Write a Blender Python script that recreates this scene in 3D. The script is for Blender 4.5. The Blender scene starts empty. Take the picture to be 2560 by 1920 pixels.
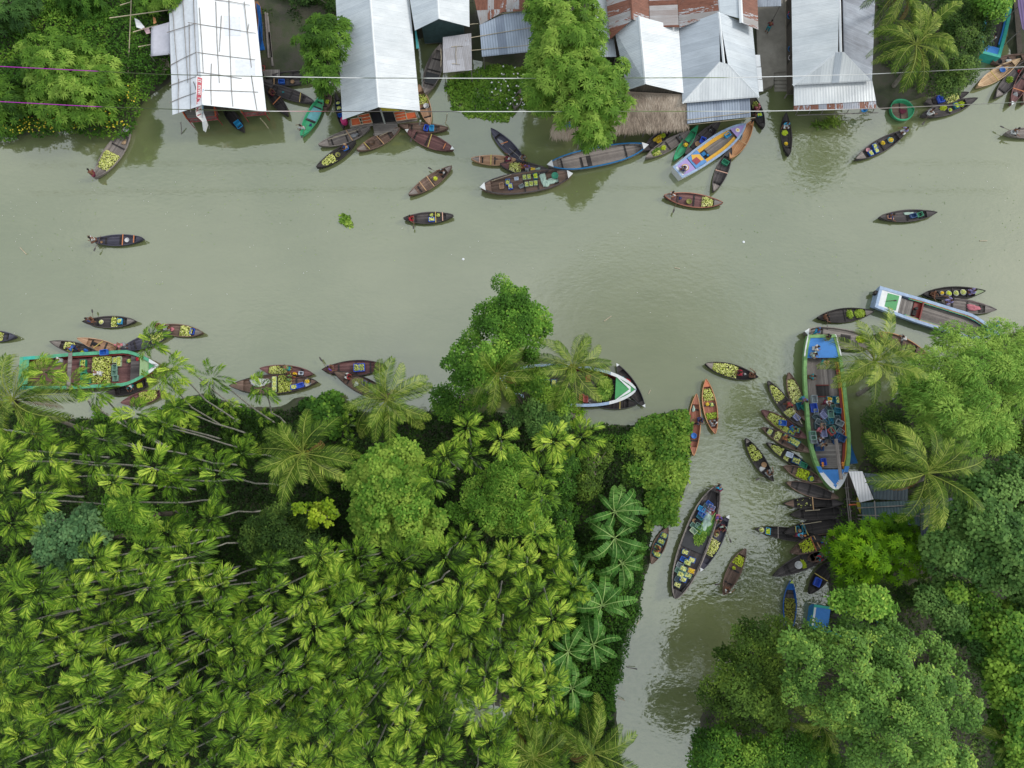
import bpy, math, random
import numpy as np
from mathutils import Vector, Matrix, Euler
random.seed(7); RNG = np.random.default_rng(7)
SC = bpy.context.scene
COL = SC.collection
R = math.radians
# ---------------------------------------------------------------- camera
H = 64.0; TILT = R(10.0); F = 1730.0
cam_d = bpy.data.cameras.new("camera"); cam = bpy.data.objects.new("camera", cam_d); COL.objects.link(cam)
cam.location = (0, 0, H); cam.rotation_euler = (TILT, 0, 0)
cam_d.sensor_width = 36.0; cam_d.lens = 36.0 * F / 2560.0; cam_d.clip_end = 3000.0; cam_d.clip_start = 0.5
SC.camera = cam
# ---------------------------------------------------------------- sky and sun (bright overcast)
SUN_EL = R(38); SUN_AZ = R(75)   # azimuth from +y towards +x
world = bpy.data.worlds.new("World"); SC.world = world; world.use_nodes = True
wn = world.node_tree.nodes; wl = world.node_tree.links
bg = wn["Background"]
sky = wn.new("ShaderNodeTexSky"); sky.sky_type = 'NISHITA'; sky.sun_disc = False
sky.sun_elevation = SUN_EL; sky.sun_rotation = SUN_AZ; sky.air_density = 1.0; sky.dust_density = 2.0
tc = wn.new("ShaderNodeTexCoord")
cn = wn.new("ShaderNodeTexNoise"); cn.inputs["Scale"].default_value = 5.0; cn.inputs["Detail"].default_value = 5.0
cr = wn.new("ShaderNodeValToRGB")
cr.color_ramp.elements[0].position = 0.36; cr.color_ramp.elements[0].color = (4.9, 5.4, 5.6, 1)
cr.color_ramp.elements[1].position = 0.62; cr.color_ramp.elements[1].color = (6.8, 7.1, 7.0, 1)
mx = wn.new("ShaderNodeMixRGB"); mx.inputs[0].default_value = 0.80
wl.new(tc.outputs["Generated"], cn.inputs["Vector"]); wl.new(cn.outputs["Fac"], cr.inputs["Fac"])
wl.new(sky.outputs["Color"], mx.inputs[1]); wl.new(cr.outputs["Color"], mx.inputs[2])
# an overcast sky is about three times brighter overhead than at the horizon
sz = wn.new("ShaderNodeSeparateXYZ"); wl.new(tc.outputs["Generated"], sz.inputs[0])
grd = wn.new("ShaderNodeMapRange"); grd.inputs["From Min"].default_value = 0.0; grd.inputs["From Max"].default_value = 1.0
grd.inputs["To Min"].default_value = 0.70; grd.inputs["To Max"].default_value = 1.20; wl.new(sz.outputs[2], grd.inputs["Value"])
mg = wn.new("ShaderNodeMixRGB"); mg.blend_type = 'MULTIPLY'; mg.inputs[0].default_value = 1.0
wl.new(mx.outputs["Color"], mg.inputs[1]); wl.new(grd.outputs[0], mg.inputs[2]); # one darker cloud overhead, mirrored in the middle of the river
dp = wn.new("ShaderNodeVectorMath"); dp.operation = 'DOT_PRODUCT'; _cl = Vector((12.5, 13.5, 64.0)).normalized(); dp.inputs[1].default_value = _cl
nd = wn.new("ShaderNodeTexNoise"); nd.inputs["Scale"].default_value = 9.0; nd.inputs["Detail"].default_value = 4.0; wl.new(tc.outputs["Generated"], nd.inputs["Vector"])
ad = wn.new("ShaderNodeMath"); ad.operation = 'MULTIPLY_ADD'; ad.inputs[1].default_value = 0.012; wl.new(nd.outputs["Fac"], ad.inputs[0]); wl.new(tc.outputs["Generated"], dp.inputs[0]); wl.new(dp.outputs["Value"], ad.inputs[2])
cm_ = wn.new("ShaderNodeMapRange"); cm_.interpolation_type = 'SMOOTHSTEP'; cm_.inputs["From Min"].default_value = 0.985; cm_.inputs["From Max"].default_value = 1.006; cm_.inputs["To Min"].default_value = 1.0; cm_.inputs["To Max"].default_value = 0.50; wl.new(ad.outputs[0], cm_.inputs["Value"])
mg2 = wn.new("ShaderNodeMixRGB"); mg2.blend_type = 'MULTIPLY'; mg2.inputs[0].default_value = 1.0; wl.new(mg.outputs["Color"], mg2.inputs[1]); wl.new(cm_.outputs[0], mg2.inputs[2]); wl.new(mg2.outputs["Color"], bg.inputs["Color"])
bg.inputs["Strength"].default_value = 0.10
sun_d = bpy.data.lights.new("sun", 'SUN'); sun_d.energy = 1.1; sun_d.angle = R(14); sun_d.color = (1.0, 0.95, 0.87)
sun = bpy.data.objects.new("sun", sun_d); COL.objects.link(sun)
_sd = Vector((math.cos(SUN_EL)*math.sin(SUN_AZ), math.cos(SUN_EL)*math.cos(SUN_AZ), math.sin(SUN_EL)))
sun.rotation_euler = _sd.to_track_quat('Z', 'Y').to_euler()
SC.view_settings.view_transform = 'Standard'; SC.view_settings.look = 'None'
SC.view_settings.exposure = 0.68; SC.view_settings.gamma = 1.0
SC.cycles.max_bounces = 5; SC.cycles.diffuse_bounces = 2; SC.cycles.glossy_bounces = 3
SC.cycles.transparent_max_bounces = 4; SC.cycles.use_denoising = True
# ---------------------------------------------------------------- picture pixel -> place
CT, ST = math.cos(TILT), math.sin(TILT)
def P(u, v, z=0.0):
    x = (u - 1280.0) / F; y = -(v - 960.0) / F
    d = (x, y*CT + ST, y*ST - CT)
    t = (H - z) / -d[2]
    return Vector((d[0]*t, d[1]*t, z))
def PO(a, z=0.0):               # overview (2212 wide) coordinates
    return P(a[0]*1.15732, a[1]*1.15732, z)
def mpp(u, v, z=0.0):           # metres per photo pixel
    return (P(u+1, v, z) - P(u, v, z)).length
# ---------------------------------------------------------------- object helpers
def link(o, parent=None):
    COL.objects.link(o)
    if parent is not None: o.parent = parent
    return o
def tag(o, label=None, cat=None, group=None, kind=None):
    if label: o["label"] = label
    if cat: o["category"] = cat
    if group: o["group"] = group
    if kind: o["kind"] = kind
    return o
def empty(name, loc=(0, 0, 0), rot=(0, 0, 0)):
    o = bpy.data.objects.new(name, None); o.location = loc; o.rotation_euler = rot; o.empty_display_size = 0.3
    return link(o)
def mesh(name, V, Fc, mats, fm=None, smooth=False, tint=None, uv=None):
    me = bpy.data.meshes.new(name)
    me.from_pydata([tuple(v) for v in V], [], [tuple(f) for f in Fc])
    if not isinstance(mats, (list, tuple)): mats = [mats]
    for m in mats: me.materials.append(m)
    if fm is not None: me.polygons.foreach_set("material_index", list(fm))
    if smooth: me.polygons.foreach_set("use_smooth", [True]*len(me.polygons))
    if tint is not None:
        a = me.attributes.new("tint", 'FLOAT', 'FACE'); a.data.foreach_set("value", list(tint))
    if uv is not None:
        l = me.uv_layers.new(name="UVMap"); flat = []
        for f in uv:
            for c in f: flat += [c[0], c[1]]
        l.data.foreach_set("uv", flat)
    me.update()
    return me
def npmesh(name, V, Q, mats, tint=None, k=4, smooth=False, fm=None):
    """V (n,3), Q (m,k) index array"""
    me = bpy.data.meshes.new(name); V = np.asarray(V, dtype=np.float32); Q = np.asarray(Q, dtype=np.int32)
    m = len(Q)
    me.vertices.add(len(V)); me.vertices.foreach_set("co", V.ravel())
    me.loops.add(m*k); me.loops.foreach_set("vertex_index", Q.ravel())
    me.polygons.add(m); me.polygons.foreach_set("loop_start", np.arange(0, m*k, k, dtype=np.int32))
    if not isinstance(mats, (list, tuple)): mats = [mats]
    for mt in mats: me.materials.append(mt)
    if fm is not None: me.polygons.foreach_set("material_index", np.asarray(fm, dtype=np.int32))
    if tint is not None:
        a = me.attributes.new("tint", 'FLOAT', 'FACE'); a.data.foreach_set("value", np.asarray(tint, dtype=np.float32))
    me.update(calc_edges=True)
    if smooth: me.polygons.foreach_set("use_smooth", np.ones(m, dtype=bool))
    return me
def obj(name, me, parent=None, loc=None, rot=None, scale=None):
    o = bpy.data.objects.new(name, me)
    if loc is not None: o.location = loc
    if rot is not None: o.rotation_euler = rot
    if scale is not None: o.scale = scale
    return link(o, parent)
class MB:
    """collects simple shapes into one mesh"""
    def __init__(s): s.V = []; s.F = []; s.M = []; s.T = []
    def add(s, V, Fc, m=0, t=0.5):
        n = len(s.V); s.V += [tuple(v) for v in V]; s.F += [tuple(i+n for i in f) for f in Fc]
        s.M += [m]*len(Fc); s.T += [t]*len(Fc); return s
    def box(s, c, d, rz=0.0, m=0, t=0.5, rx=0.0, ry=0.0):
        M = Matrix.Translation(Vector(c)) @ Euler((rx, ry, rz)).to_matrix().to_4x4()
        V = [M @ Vector((x*d[0]/2, y*d[1]/2, z*d[2]/2)) for x in (-1, 1) for y in (-1, 1) for z in (-1, 1)]
        return s.add(V, [(0, 1, 3, 2), (4, 6, 7, 5), (0, 4, 5, 1), (2, 3, 7, 6), (0, 2, 6, 4), (1, 5, 7, 3)], m, t)
    def bar(s, a, b, r, r2=None, n=7, m=0, t=0.5, cap=True):
        return s.tube([a, b], [r, r if r2 is None else r2], n, m, t, cap)
    def tube(s, pts, rad, n=7, m=0, t=0.5, cap=True):
        pts = [Vector(p) for p in pts]; V = []; Fc = []
        if not isinstance(rad, (list, tuple)): rad = [rad]*len(pts)
        for i, p in enumerate(pts):
            d = (pts[min(i+1, len(pts)-1)] - pts[max(i-1, 0)])
            if d.length < 1e-6: d = Vector((0, 0, 1))
            d.normalize(); ref = Vector((0, 0, 1)) if abs(d.z) < 0.9 else Vector((1, 0, 0))
            x = d.cross(ref).normalized(); y = d.cross(x)
            for k in range(n):
                a = 2*math.pi*k/n; V.append(p + (x*math.cos(a) + y*math.sin(a))*rad[i])
        for i in range(len(pts)-1):
            for k in range(n):
                k2 = (k+1) % n; Fc.append((i*n+k, i*n+k2, (i+1)*n+k2, (i+1)*n+k))
        if cap: Fc.append(tuple(range(n))); Fc.append(tuple((len(pts)-1)*n + k for k in reversed(range(n))))
        return s.add(V, Fc, m, t)
    def lathe(s, prof, c=(0, 0, 0), n=16, m=0, t=0.5):
        V = []; Fc = []
        for (r, z) in prof:
            for k in range(n):
                a = 2*math.pi*k/n; V.append((c[0]+r*math.cos(a), c[1]+r*math.sin(a), c[2]+z))
        for i in range(len(prof)-1):
            for k in range(n):
                k2 = (k+1) % n; Fc.append((i*n+k, i*n+k2, (i+1)*n+k2, (i+1)*n+k))
        Fc.append(tuple((len(prof)-1)*n + k for k in range(n))); Fc.append(tuple(reversed(range(n))))
        return s.add(V, Fc, m, t)
    def prism(s, pts, z0, z1, m=0, t=0.5):
        n = len(pts); V = [(p[0], p[1], z0) for p in pts] + [(p[0], p[1], z1) for p in pts]
        Fc = [tuple(range(n-1, -1, -1)), tuple(range(n, 2*n))] + [(i, (i+1) % n, n+(i+1) % n, n+i) for i in range(n)]
        return s.add(V, Fc, m, t)
    def slab(s, pts, th=0.03, m=0, t=0.5):
        """thin panel from 3-D outline, thickness downwards"""
        pts = [Vector(p) for p in pts]; n = len(pts)
        V = pts + [p - Vector((0, 0, th)) for p in pts]
        return s.add(V, [tuple(range(n)), tuple(range(2*n-1, n-1, -1))] + [((i+1) % n, i, n+i, n+(i+1) % n) for i in range(n)], m, t)
    def build(s, name, mats, parent=None, loc=None, rot=None, smooth=False):
        return obj(name, mesh(name, s.V, s.F, mats, s.M, smooth, s.T), parent, loc, rot)
# ---------------------------------------------------------------- materials
MATS = {}
def newmat(name):
    m = bpy.data.materials.new(name); m.use_nodes = True
    nt = m.node_tree; return m, nt, nt.nodes["Principled BSDF"]
def c4(c): return (c[0], c[1], c[2], 1.0)
def node(nt, typ, **kw):
    n = nt.nodes.new(typ)
    for k, v in kw.items(): setattr(n, k, v)
    return n
def ramp(nt, fac, stops):
    r = nt.nodes.new("ShaderNodeValToRGB"); e = r.color_ramp.elements
    e[0].position = stops[0][0]; e[0].color = c4(stops[0][1]); e[1].position = stops[-1][0]; e[1].color = c4(stops[-1][1])
    for p, c in stops[1:-1]:
        x = e.new(p); x.color = c4(c)
    nt.links.new(fac, r.inputs["Fac"]); return r.outputs["Color"]
def noise(nt, vec, scale, detail=3.0, rough=0.5, dist=0.0):
    n = nt.nodes.new("ShaderNodeTexNoise"); n.inputs["Scale"].default_value = scale; n.inputs["Detail"].default_value = detail
    n.inputs["Roughness"].default_value = rough; n.inputs["Distortion"].default_value = dist
    if vec is not None: nt.links.new(vec, n.inputs["Vector"])
    return n.outputs["Fac"]
def mapping(nt, vec, scale=(1, 1, 1), rot=(0, 0, 0)):
    mp = nt.nodes.new("ShaderNodeMapping"); mp.inputs["Scale"].default_value = scale; mp.inputs["Rotation"].default_value = rot
    nt.links.new(vec, mp.inputs["Vector"]); return mp.outputs["Vector"]
def mth(nt, op, a, b=None, c=None):
    n = nt.nodes.new("ShaderNodeMath"); n.operation = op
    for i, x in enumerate((a, b, c)):
        if x is None: continue
        if isinstance(x, (int, float)): n.inputs[i].default_value = x
        else: nt.links.new(x, n.inputs[i])
    return n.outputs[0]
def mixc(nt, fac, a, b, mode='MIX'):
    n = nt.nodes.new("ShaderNodeMixRGB"); n.blend_type = mode
    if isinstance(fac, (int, float)): n.inputs[0].default_value = fac
    else: nt.links.new(fac, n.inputs[0])
    for i, x in ((1, a), (2, b)):
        if isinstance(x, tuple): n.inputs[i].default_value = c4(x)
        else: nt.links.new(x, n.inputs[i])
    return n.outputs[0]
def bump(nt, h, bsdf, strength=0.4, dist=0.02):
    b = nt.nodes.new("ShaderNodeBump"); b.inputs["Strength"].default_value = strength; b.inputs["Distance"].default_value = dist
    nt.links.new(h, b.inputs["Height"]); nt.links.new(b.outputs["Normal"], bsdf.inputs["Normal"])
def objco(nt): return node(nt, "ShaderNodeTexCoord").outputs["Object"]
def wpos(nt): return node(nt, "ShaderNodeNewGeometry").outputs["Position"]
def orand(nt): return node(nt, "ShaderNodeObjectInfo").outputs["Random"]
def paint(name, col, rough=0.55, wear=0.25, spec=0.4):
    if name in MATS: return MATS[name]
    m, nt, b = newmat(name); v = objco(nt)
    f = noise(nt, v, 3.0, 5.0, 0.65); f2 = noise(nt, v, 22.0, 3.0)
    c = ramp(nt, f, [(0.3, tuple(x*(1-wear) for x in col)), (0.7, tuple(min(1, x*(1+wear*0.4)) for x in col))])
    c = mixc(nt, mth(nt, 'MULTIPLY', f2, 0.35*wear), c, tuple(x*0.4+0.05 for x in col))
    nt.links.new(c, b.inputs["Base Color"]); b.inputs["Roughness"].default_value = rough
    b.inputs["Specular IOR Level"].default_value = spec
    MATS[name] = m; return m
def wood(name, col, col2, freq=7.0, axis=1, rough=0.75, seam=0.5):
    """planks running along local x (axis=1) or y (axis=0), with dark seams and weathering"""
    if name in MATS: return MATS[name]
    m, nt, b = newmat(name); v = objco(nt)
    sep = node(nt, "ShaderNodeSeparateXYZ"); nt.links.new(v, sep.inputs[0])
    across = sep.outputs[axis]; sc = (1.2, 14, 3) if axis == 1 else (14, 1.2, 3)
    t = mth(nt, 'MULTIPLY', across, freq); fr = mth(nt, 'FRACT', t); idx = mth(nt, 'FLOOR', t)
    wn_ = node(nt, "ShaderNodeTexWhiteNoise", noise_dimensions='1D'); nt.links.new(idx, wn_.inputs["W"])
    g = noise(nt, mapping(nt, v, sc), 2.2, 6.0, 0.7); big = noise(nt, v, 1.3, 3.0)
    f = mth(nt, 'ADD', mth(nt, 'MULTIPLY', g, 0.55), mth(nt, 'MULTIPLY', wn_.outputs["Value"], 0.3))
    f = mth(nt, 'ADD', f, mth(nt, 'MULTIPLY', big, 0.3))
    rnd = mth(nt, 'MULTIPLY', orand(nt), 0.12); f = mth(nt, 'ADD', f, rnd)
    c = ramp(nt, f, [(0.35, col), (0.85, col2)])
    s1 = mth(nt, 'LESS_THAN', fr, 0.10)
    c = mixc(nt, mth(nt, 'MULTIPLY', s1, seam), c, tuple(x*0.12 for x in col))
    nt.links.new(c, b.inputs["Base Color"]); b.inputs["Roughness"].default_value = rough
    b.inputs["Specular IOR Level"].default_value = 0.25
    bump(nt, mth(nt, 'SUBTRACT', g, s1), b, 0.5, 0.01)
    MATS[name] = m; return m
def leafmat(name, dark, mid, light, rough=0.5, trans=0.0, spec=0.35):
    if name in MATS: return MATS[name]
    m, nt, b = newmat(name)
    a = node(nt, "ShaderNodeAttribute", attribute_name="tint"); rn = orand(nt)
    big = noise(nt, wpos(nt), 0.35, 2.0)
    f = mth(nt, 'ADD', a.outputs["Fac"], mth(nt, 'MULTIPLY', mth(nt, 'SUBTRACT', rn, 0.5), 0.35))
    f = mth(nt, 'ADD', f, mth(nt, 'MULTIPLY', mth(nt, 'SUBTRACT', big, 0.5), 0.6))
    c = ramp(nt, f, [(0.05, dark), (0.5, mid), (0.95, light)])
    nt.links.new(c, b.inputs["Base Color"]); b.inputs["Roughness"].default_value = rough
    b.inputs["Specular IOR Level"].default_value = spec*0.45
    if trans > 0:
        tr = node(nt, "ShaderNodeBsdfTranslucent"); nt.links.new(c, tr.inputs["Color"])
        mx_ = node(nt, "ShaderNodeMixShader"); mx_.inputs[0].default_value = trans
        nt.links.new(b.outputs[0], mx_.inputs[1]); nt.links.new(tr.outputs[0], mx_.inputs[2])
        nt.links.new(mx_.outputs[0], nt.nodes["Material Output"].inputs["Surface"])
    MATS[name] = m; return m
def srgb(r, g, b):
    f = lambda x: ((x/255+0.055)/1.055)**2.4 if x > 10 else x/255/12.92
    return (f(r), f(g), f(b))
def inpoly(px, py, poly):
    """numpy point in polygon"""
    px = np.asarray(px); py = np.asarray(py); r = np.zeros(px.shape, bool); n = len(poly)
    for i in range(n):
        x1, y1 = poly[i][:2]; x2, y2 = poly[(i+1) % n][:2]
        if y1 == y2: continue
        c = ((y1 > py) != (y2 > py)) & (px < (x2-x1)*(py-y1)/(y2-y1)+x1)
        r ^= c
    return r
def edgedist(px, py, poly):
    px = np.asarray(px, float); py = np.asarray(py, float); d = np.full(px.shape, 1e9); n = len(poly)
    for i in range(n):
        x1, y1 = poly[i][:2]; x2, y2 = poly[(i+1) % n][:2]; L = (x2-x1)**2+(y2-y1)**2+1e-9
        t = np.clip(((px-x1)*(x2-x1)+(py-y1)*(y2-y1))/L, 0, 1)
        d = np.minimum(d, np.hypot(px-x1-t*(x2-x1), py-y1-t*(y2-y1)))
    return d
# ================================================================ setting: water, ground
NORTH = [(-900,-900),(-900,300),(0,292),(60,285),(130,275),(200,288),(262,288),(285,262),(292,235),(320,215),(345,185),(372,165),(392,150),(560,150),
  (565,160),(600,165),(640,165),(725,170),(735,120),(880,95),(915,80),(950,95),(1030,130),(1140,150),(1180,200),(1300,225),(1450,215),(1560,205),(1640,190),(1700,160),(1700,205),(1890,215),(1900,235),
  (2010,205),(2075,195),(2105,160),(2125,60),(2130,-900)]
NE = [(2172,-900),(2178,100),(2195,150),(2230,170),(2900,175),(2900,-900)]
SOUTH = [(-900,860),(0,868),(60,880),(150,900),(250,905),(330,900),(380,865),(440,852),(500,872),(560,880),(615,880),(645,862),(700,855),(750,872),(790,895),(880,890),(950,880),(1080,890),
  (1180,905),(1265,920),(1330,912),(1372,922),(1390,900),(1430,888),(1488,884),(1496,930),(1494,1000),(1480,1060),(1460,1110),(1415,1140),(1410,1200),(1398,1250),(1385,1320),(1368,1360),(1350,1400),(1335,1480),(1330,1560),(1345,1659),(1380,2600),(-900,2600)]
EAST = [(2900,690),(2230,700),(2080,760),(1985,830),(1900,880),(1875,960),(1860,1010),(1830,1050),(1815,1110),(1800,1160),(1790,1230),(1800,1300),(1740,1350),(1640,1390),(1580,1450),(1530,1520),(1505,1580),(1488,1659),(1450,2600),(2900,2600)]
LANDS = [[PO(p, 0.25)[:2] for p in L] for L in (NORTH, NE, SOUTH, EAST)]
_inner = LANDS[0]
def land_sd(X, Y):
    """signed distance to the shore, positive on land"""
    s = np.full(X.shape, -1e9)
    for L in LANDS:
        ins = inpoly(X, Y, L); d = edgedist(X, Y, L)
        s = np.maximum(s, np.where(ins, d, -d))
    return s
def vnoise(X, Y, sc, seed=0):
    """cheap smooth value noise on arrays"""
    x = X*sc+seed*13.7; y = Y*sc+seed*7.3; xi = np.floor(x); yi = np.floor(y); fx = x-xi; fy = y-yi
    fx = fx*fx*(3-2*fx); fy = fy*fy*(3-2*fy)
    def h(a, b): v = np.sin(a*127.1+b*311.7+seed*74.7)*43758.5453; return v-np.floor(v)
    return (h(xi, yi)*(1-fx)+h(xi+1, yi)*fx)*(1-fy)+(h(xi, yi+1)*(1-fx)+h(xi+1, yi+1)*fx)*fy
def ground():
    xs = np.concatenate([[-1200, -400, -160], np.arange(-90, 90.1, 0.6), [160, 400, 1200]])
    ys = np.concatenate([[-1200, -400, -120], np.arange(-50, 78.1, 0.6), [140, 400, 1200]])
    X, Y = np.meshgrid(xs, ys); sd = land_sd(X, Y) + (vnoise(X, Y, 0.8, 1)-0.5)*0.7
    Z = np.clip(sd*0.45, -1.8, 0.32) + (vnoise(X, Y, 0.35, 2)-0.5)*0.16 + (vnoise(X, Y, 1.7, 5)-0.5)*0.1
    # shallow flooded furrows inside the palm grove
    f = (vnoise(X, Y, 0.16, 9) > 0.90) & (sd > 6) & (Y < 0)
    Z = np.where(f, Z-0.33, Z)
    V = np.stack([X.ravel(), Y.ravel(), Z.ravel()], 1); ny, nx = X.shape
    i = np.arange(ny-1)[:, None]*nx+np.arange(nx-1)[None]; Q = np.stack([i, i+1, i+nx+1, i+nx], -1).reshape(-1, 4)
    m, nt, b = newmat("mud"); v = wpos(nt)
    n1 = noise(nt, v, 0.5, 6.0, 0.65); n2 = noise(nt, v, 4.0, 5.0, 0.7)
    c = ramp(nt, n1, [(0.3, (0.028, 0.038, 0.014)), (0.45, (0.045, 0.060, 0.020)), (0.55, (0.070, 0.064, 0.044)), (0.75, (0.040, 0.065, 0.018))])
    c = mixc(nt, mth(nt, 'MULTIPLY', n2, 0.5), c, (0.03, 0.028, 0.02))
    nt.links.new(c, b.inputs["Base Color"]); b.inputs["Roughness"].default_value = 0.7
    bump(nt, n2, b, 0.6, 0.06)
    tag(obj("ground", npmesh("ground", V, Q, m, smooth=True)), kind="structure")
ground()
def water():
    m, nt, b = newmat("river_water"); v = wpos(nt)
    sep = node(nt, "ShaderNodeSeparateXYZ"); nt.links.new(v, sep.inputs[0])
    big = noise(nt, v, 0.045, 3.0, 0.55); med = noise(nt, mapping(nt, v, (0.25, 0.6, 1)), 1.0, 4.0, 0.6)
    c = ramp(nt, mth(nt, 'ADD', mth(nt, 'MULTIPLY', big, 0.7), mth(nt, 'MULTIPLY', med, 0.3)),
             [(0.33, (0.124, 0.150, 0.062)), (0.67, (0.174, 0.198, 0.094))])
    nt.links.new(c, b.inputs["Base Color"])
    b.inputs["Roughness"].default_value = 0.045; b.inputs["IOR"].default_value = 2.6
    # calm in the open river, livelier in the side canal and beside the landing stage
    def blob(cx, cy, r):
        dx = mth(nt, 'SUBTRACT', sep.outputs[0], cx); dy = mth(nt, 'SUBTRACT', sep.outputs[1], cy)
        d = mth(nt, 'SQRT', mth(nt, 'ADD', mth(nt, 'MULTIPLY', dx, dx), mth(nt, 'MULTIPLY', dy, dy)))
        mr = node(nt, "ShaderNodeMapRange"); nt.links.new(d, mr.inputs["Value"])
        mr.inputs["From Min"].default_value = r; mr.inputs["From Max"].default_value = r*0.35
        mr.inputs["To Min"].default_value = 0.0; mr.inputs["To Max"].default_value = 1.0; mr.interpolation_type = 'SMOOTHSTEP'
        return mr.outputs["Result"]
    c1 = PO((1640, 1160)); c2 = PO((1450, 1440)); c3 = PO((1760, 310)); c4_ = PO((1700, 900))
    msk = blob(c1.x, c1.y, 13.0)
    msk = mth(nt, 'MAXIMUM', msk, mth(nt, 'MULTIPLY', blob(c2.x, c2.y, 11.0), 0.55))
    msk = mth(nt, 'MAXIMUM', msk, mth(nt, 'MULTIPLY', blob(c3.x, c3.y, 9.0), 0.7))
    msk = mth(nt, 'MAXIMUM', msk, mth(nt, 'MULTIPLY', blob(c4_.x, c4_.y, 9.0), 0.55))
    r1 = noise(nt, mapping(nt, v, (1.0, 1.7, 1), (0, 0, 0.5)), 1.35, 2.5, 0.5, 0.25)
    r2 = noise(nt, mapping(nt, v, (1.0, 2.2, 1)), 1.8, 2.0, 0.5, 0.3)
    fine = noise(nt, v, 0.55, 2.0, 0.5)
    h = mth(nt, 'MULTIPLY', r1, mth(nt, 'ADD', mth(nt, 'MULTIPLY', msk, 0.75), 0.06))
    h = mth(nt, 'ADD', h, mth(nt, 'MULTIPLY', r2, 0.07)); h = mth(nt, 'ADD', h, mth(nt, 'MULTIPLY', fine, 0.10))
    bump(nt, h, b, 1.0, 0.10)
    xs = np.linspace(-1200, 1200, 25); X, Y = np.meshgrid(xs, xs)
    V = np.stack([X.ravel(), Y.ravel(), np.zeros(X.size)], 1); i = np.arange(24)[:, None]*25+np.arange(24)[None]
    tag(obj("water", npmesh("water", V, np.stack([i, i+1, i+26, i+25], -1).reshape(-1, 4), m)), kind="structure")
water()
# ================================================================ foliage
def unit(a): return a/np.maximum(np.linalg.norm(a, axis=-1, keepdims=True), 1e-9)
def leaves(c, ax, nr, ln, wd, droop=0.0):
    """diamond leaves: centres c, axes ax, normals nr, half... -> V (4n,3)"""
    ax = unit(ax); side = unit(np.cross(nr, ax)); ln = np.broadcast_to(np.asarray(ln, float), (len(c),))[:, None]; wd = np.broadcast_to(np.asarray(wd, float), (len(c),))[:, None]
    base = c; mid = c+ax*ln*0.5; tip = c+ax*ln - np.array([0, 0, 1.0])*ln*droop
    V = np.stack([base, mid-side*wd*0.5, tip, mid+side*wd*0.5], 1)
    return V.reshape(-1, 3)
def quads(n): return np.arange(n*4).reshape(-1, 4)
def lobe_points(poly, r, n_try=4000, sep=0.75, rng=RNG):
    xs = [p[0] for p in poly]; ys = [p[1] for p in poly]
    X = rng.uniform(min(xs), max(xs), n_try); Y = rng.uniform(min(ys), max(ys), n_try)
    ok = inpoly(X, Y, poly); X = X[ok]; Y = Y[ok]; d = edgedist(X, Y, poly); ok = d > r*0.58; X = X[ok]; Y = Y[ok]; d = d[ok]
    out = []
    for x, y, dd in zip(X, Y, d):
        if all((x-a)**2+(y-b)**2 > (r*sep)**2 for a, b, _ in out): out.append((x, y, dd))
    return out
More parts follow.
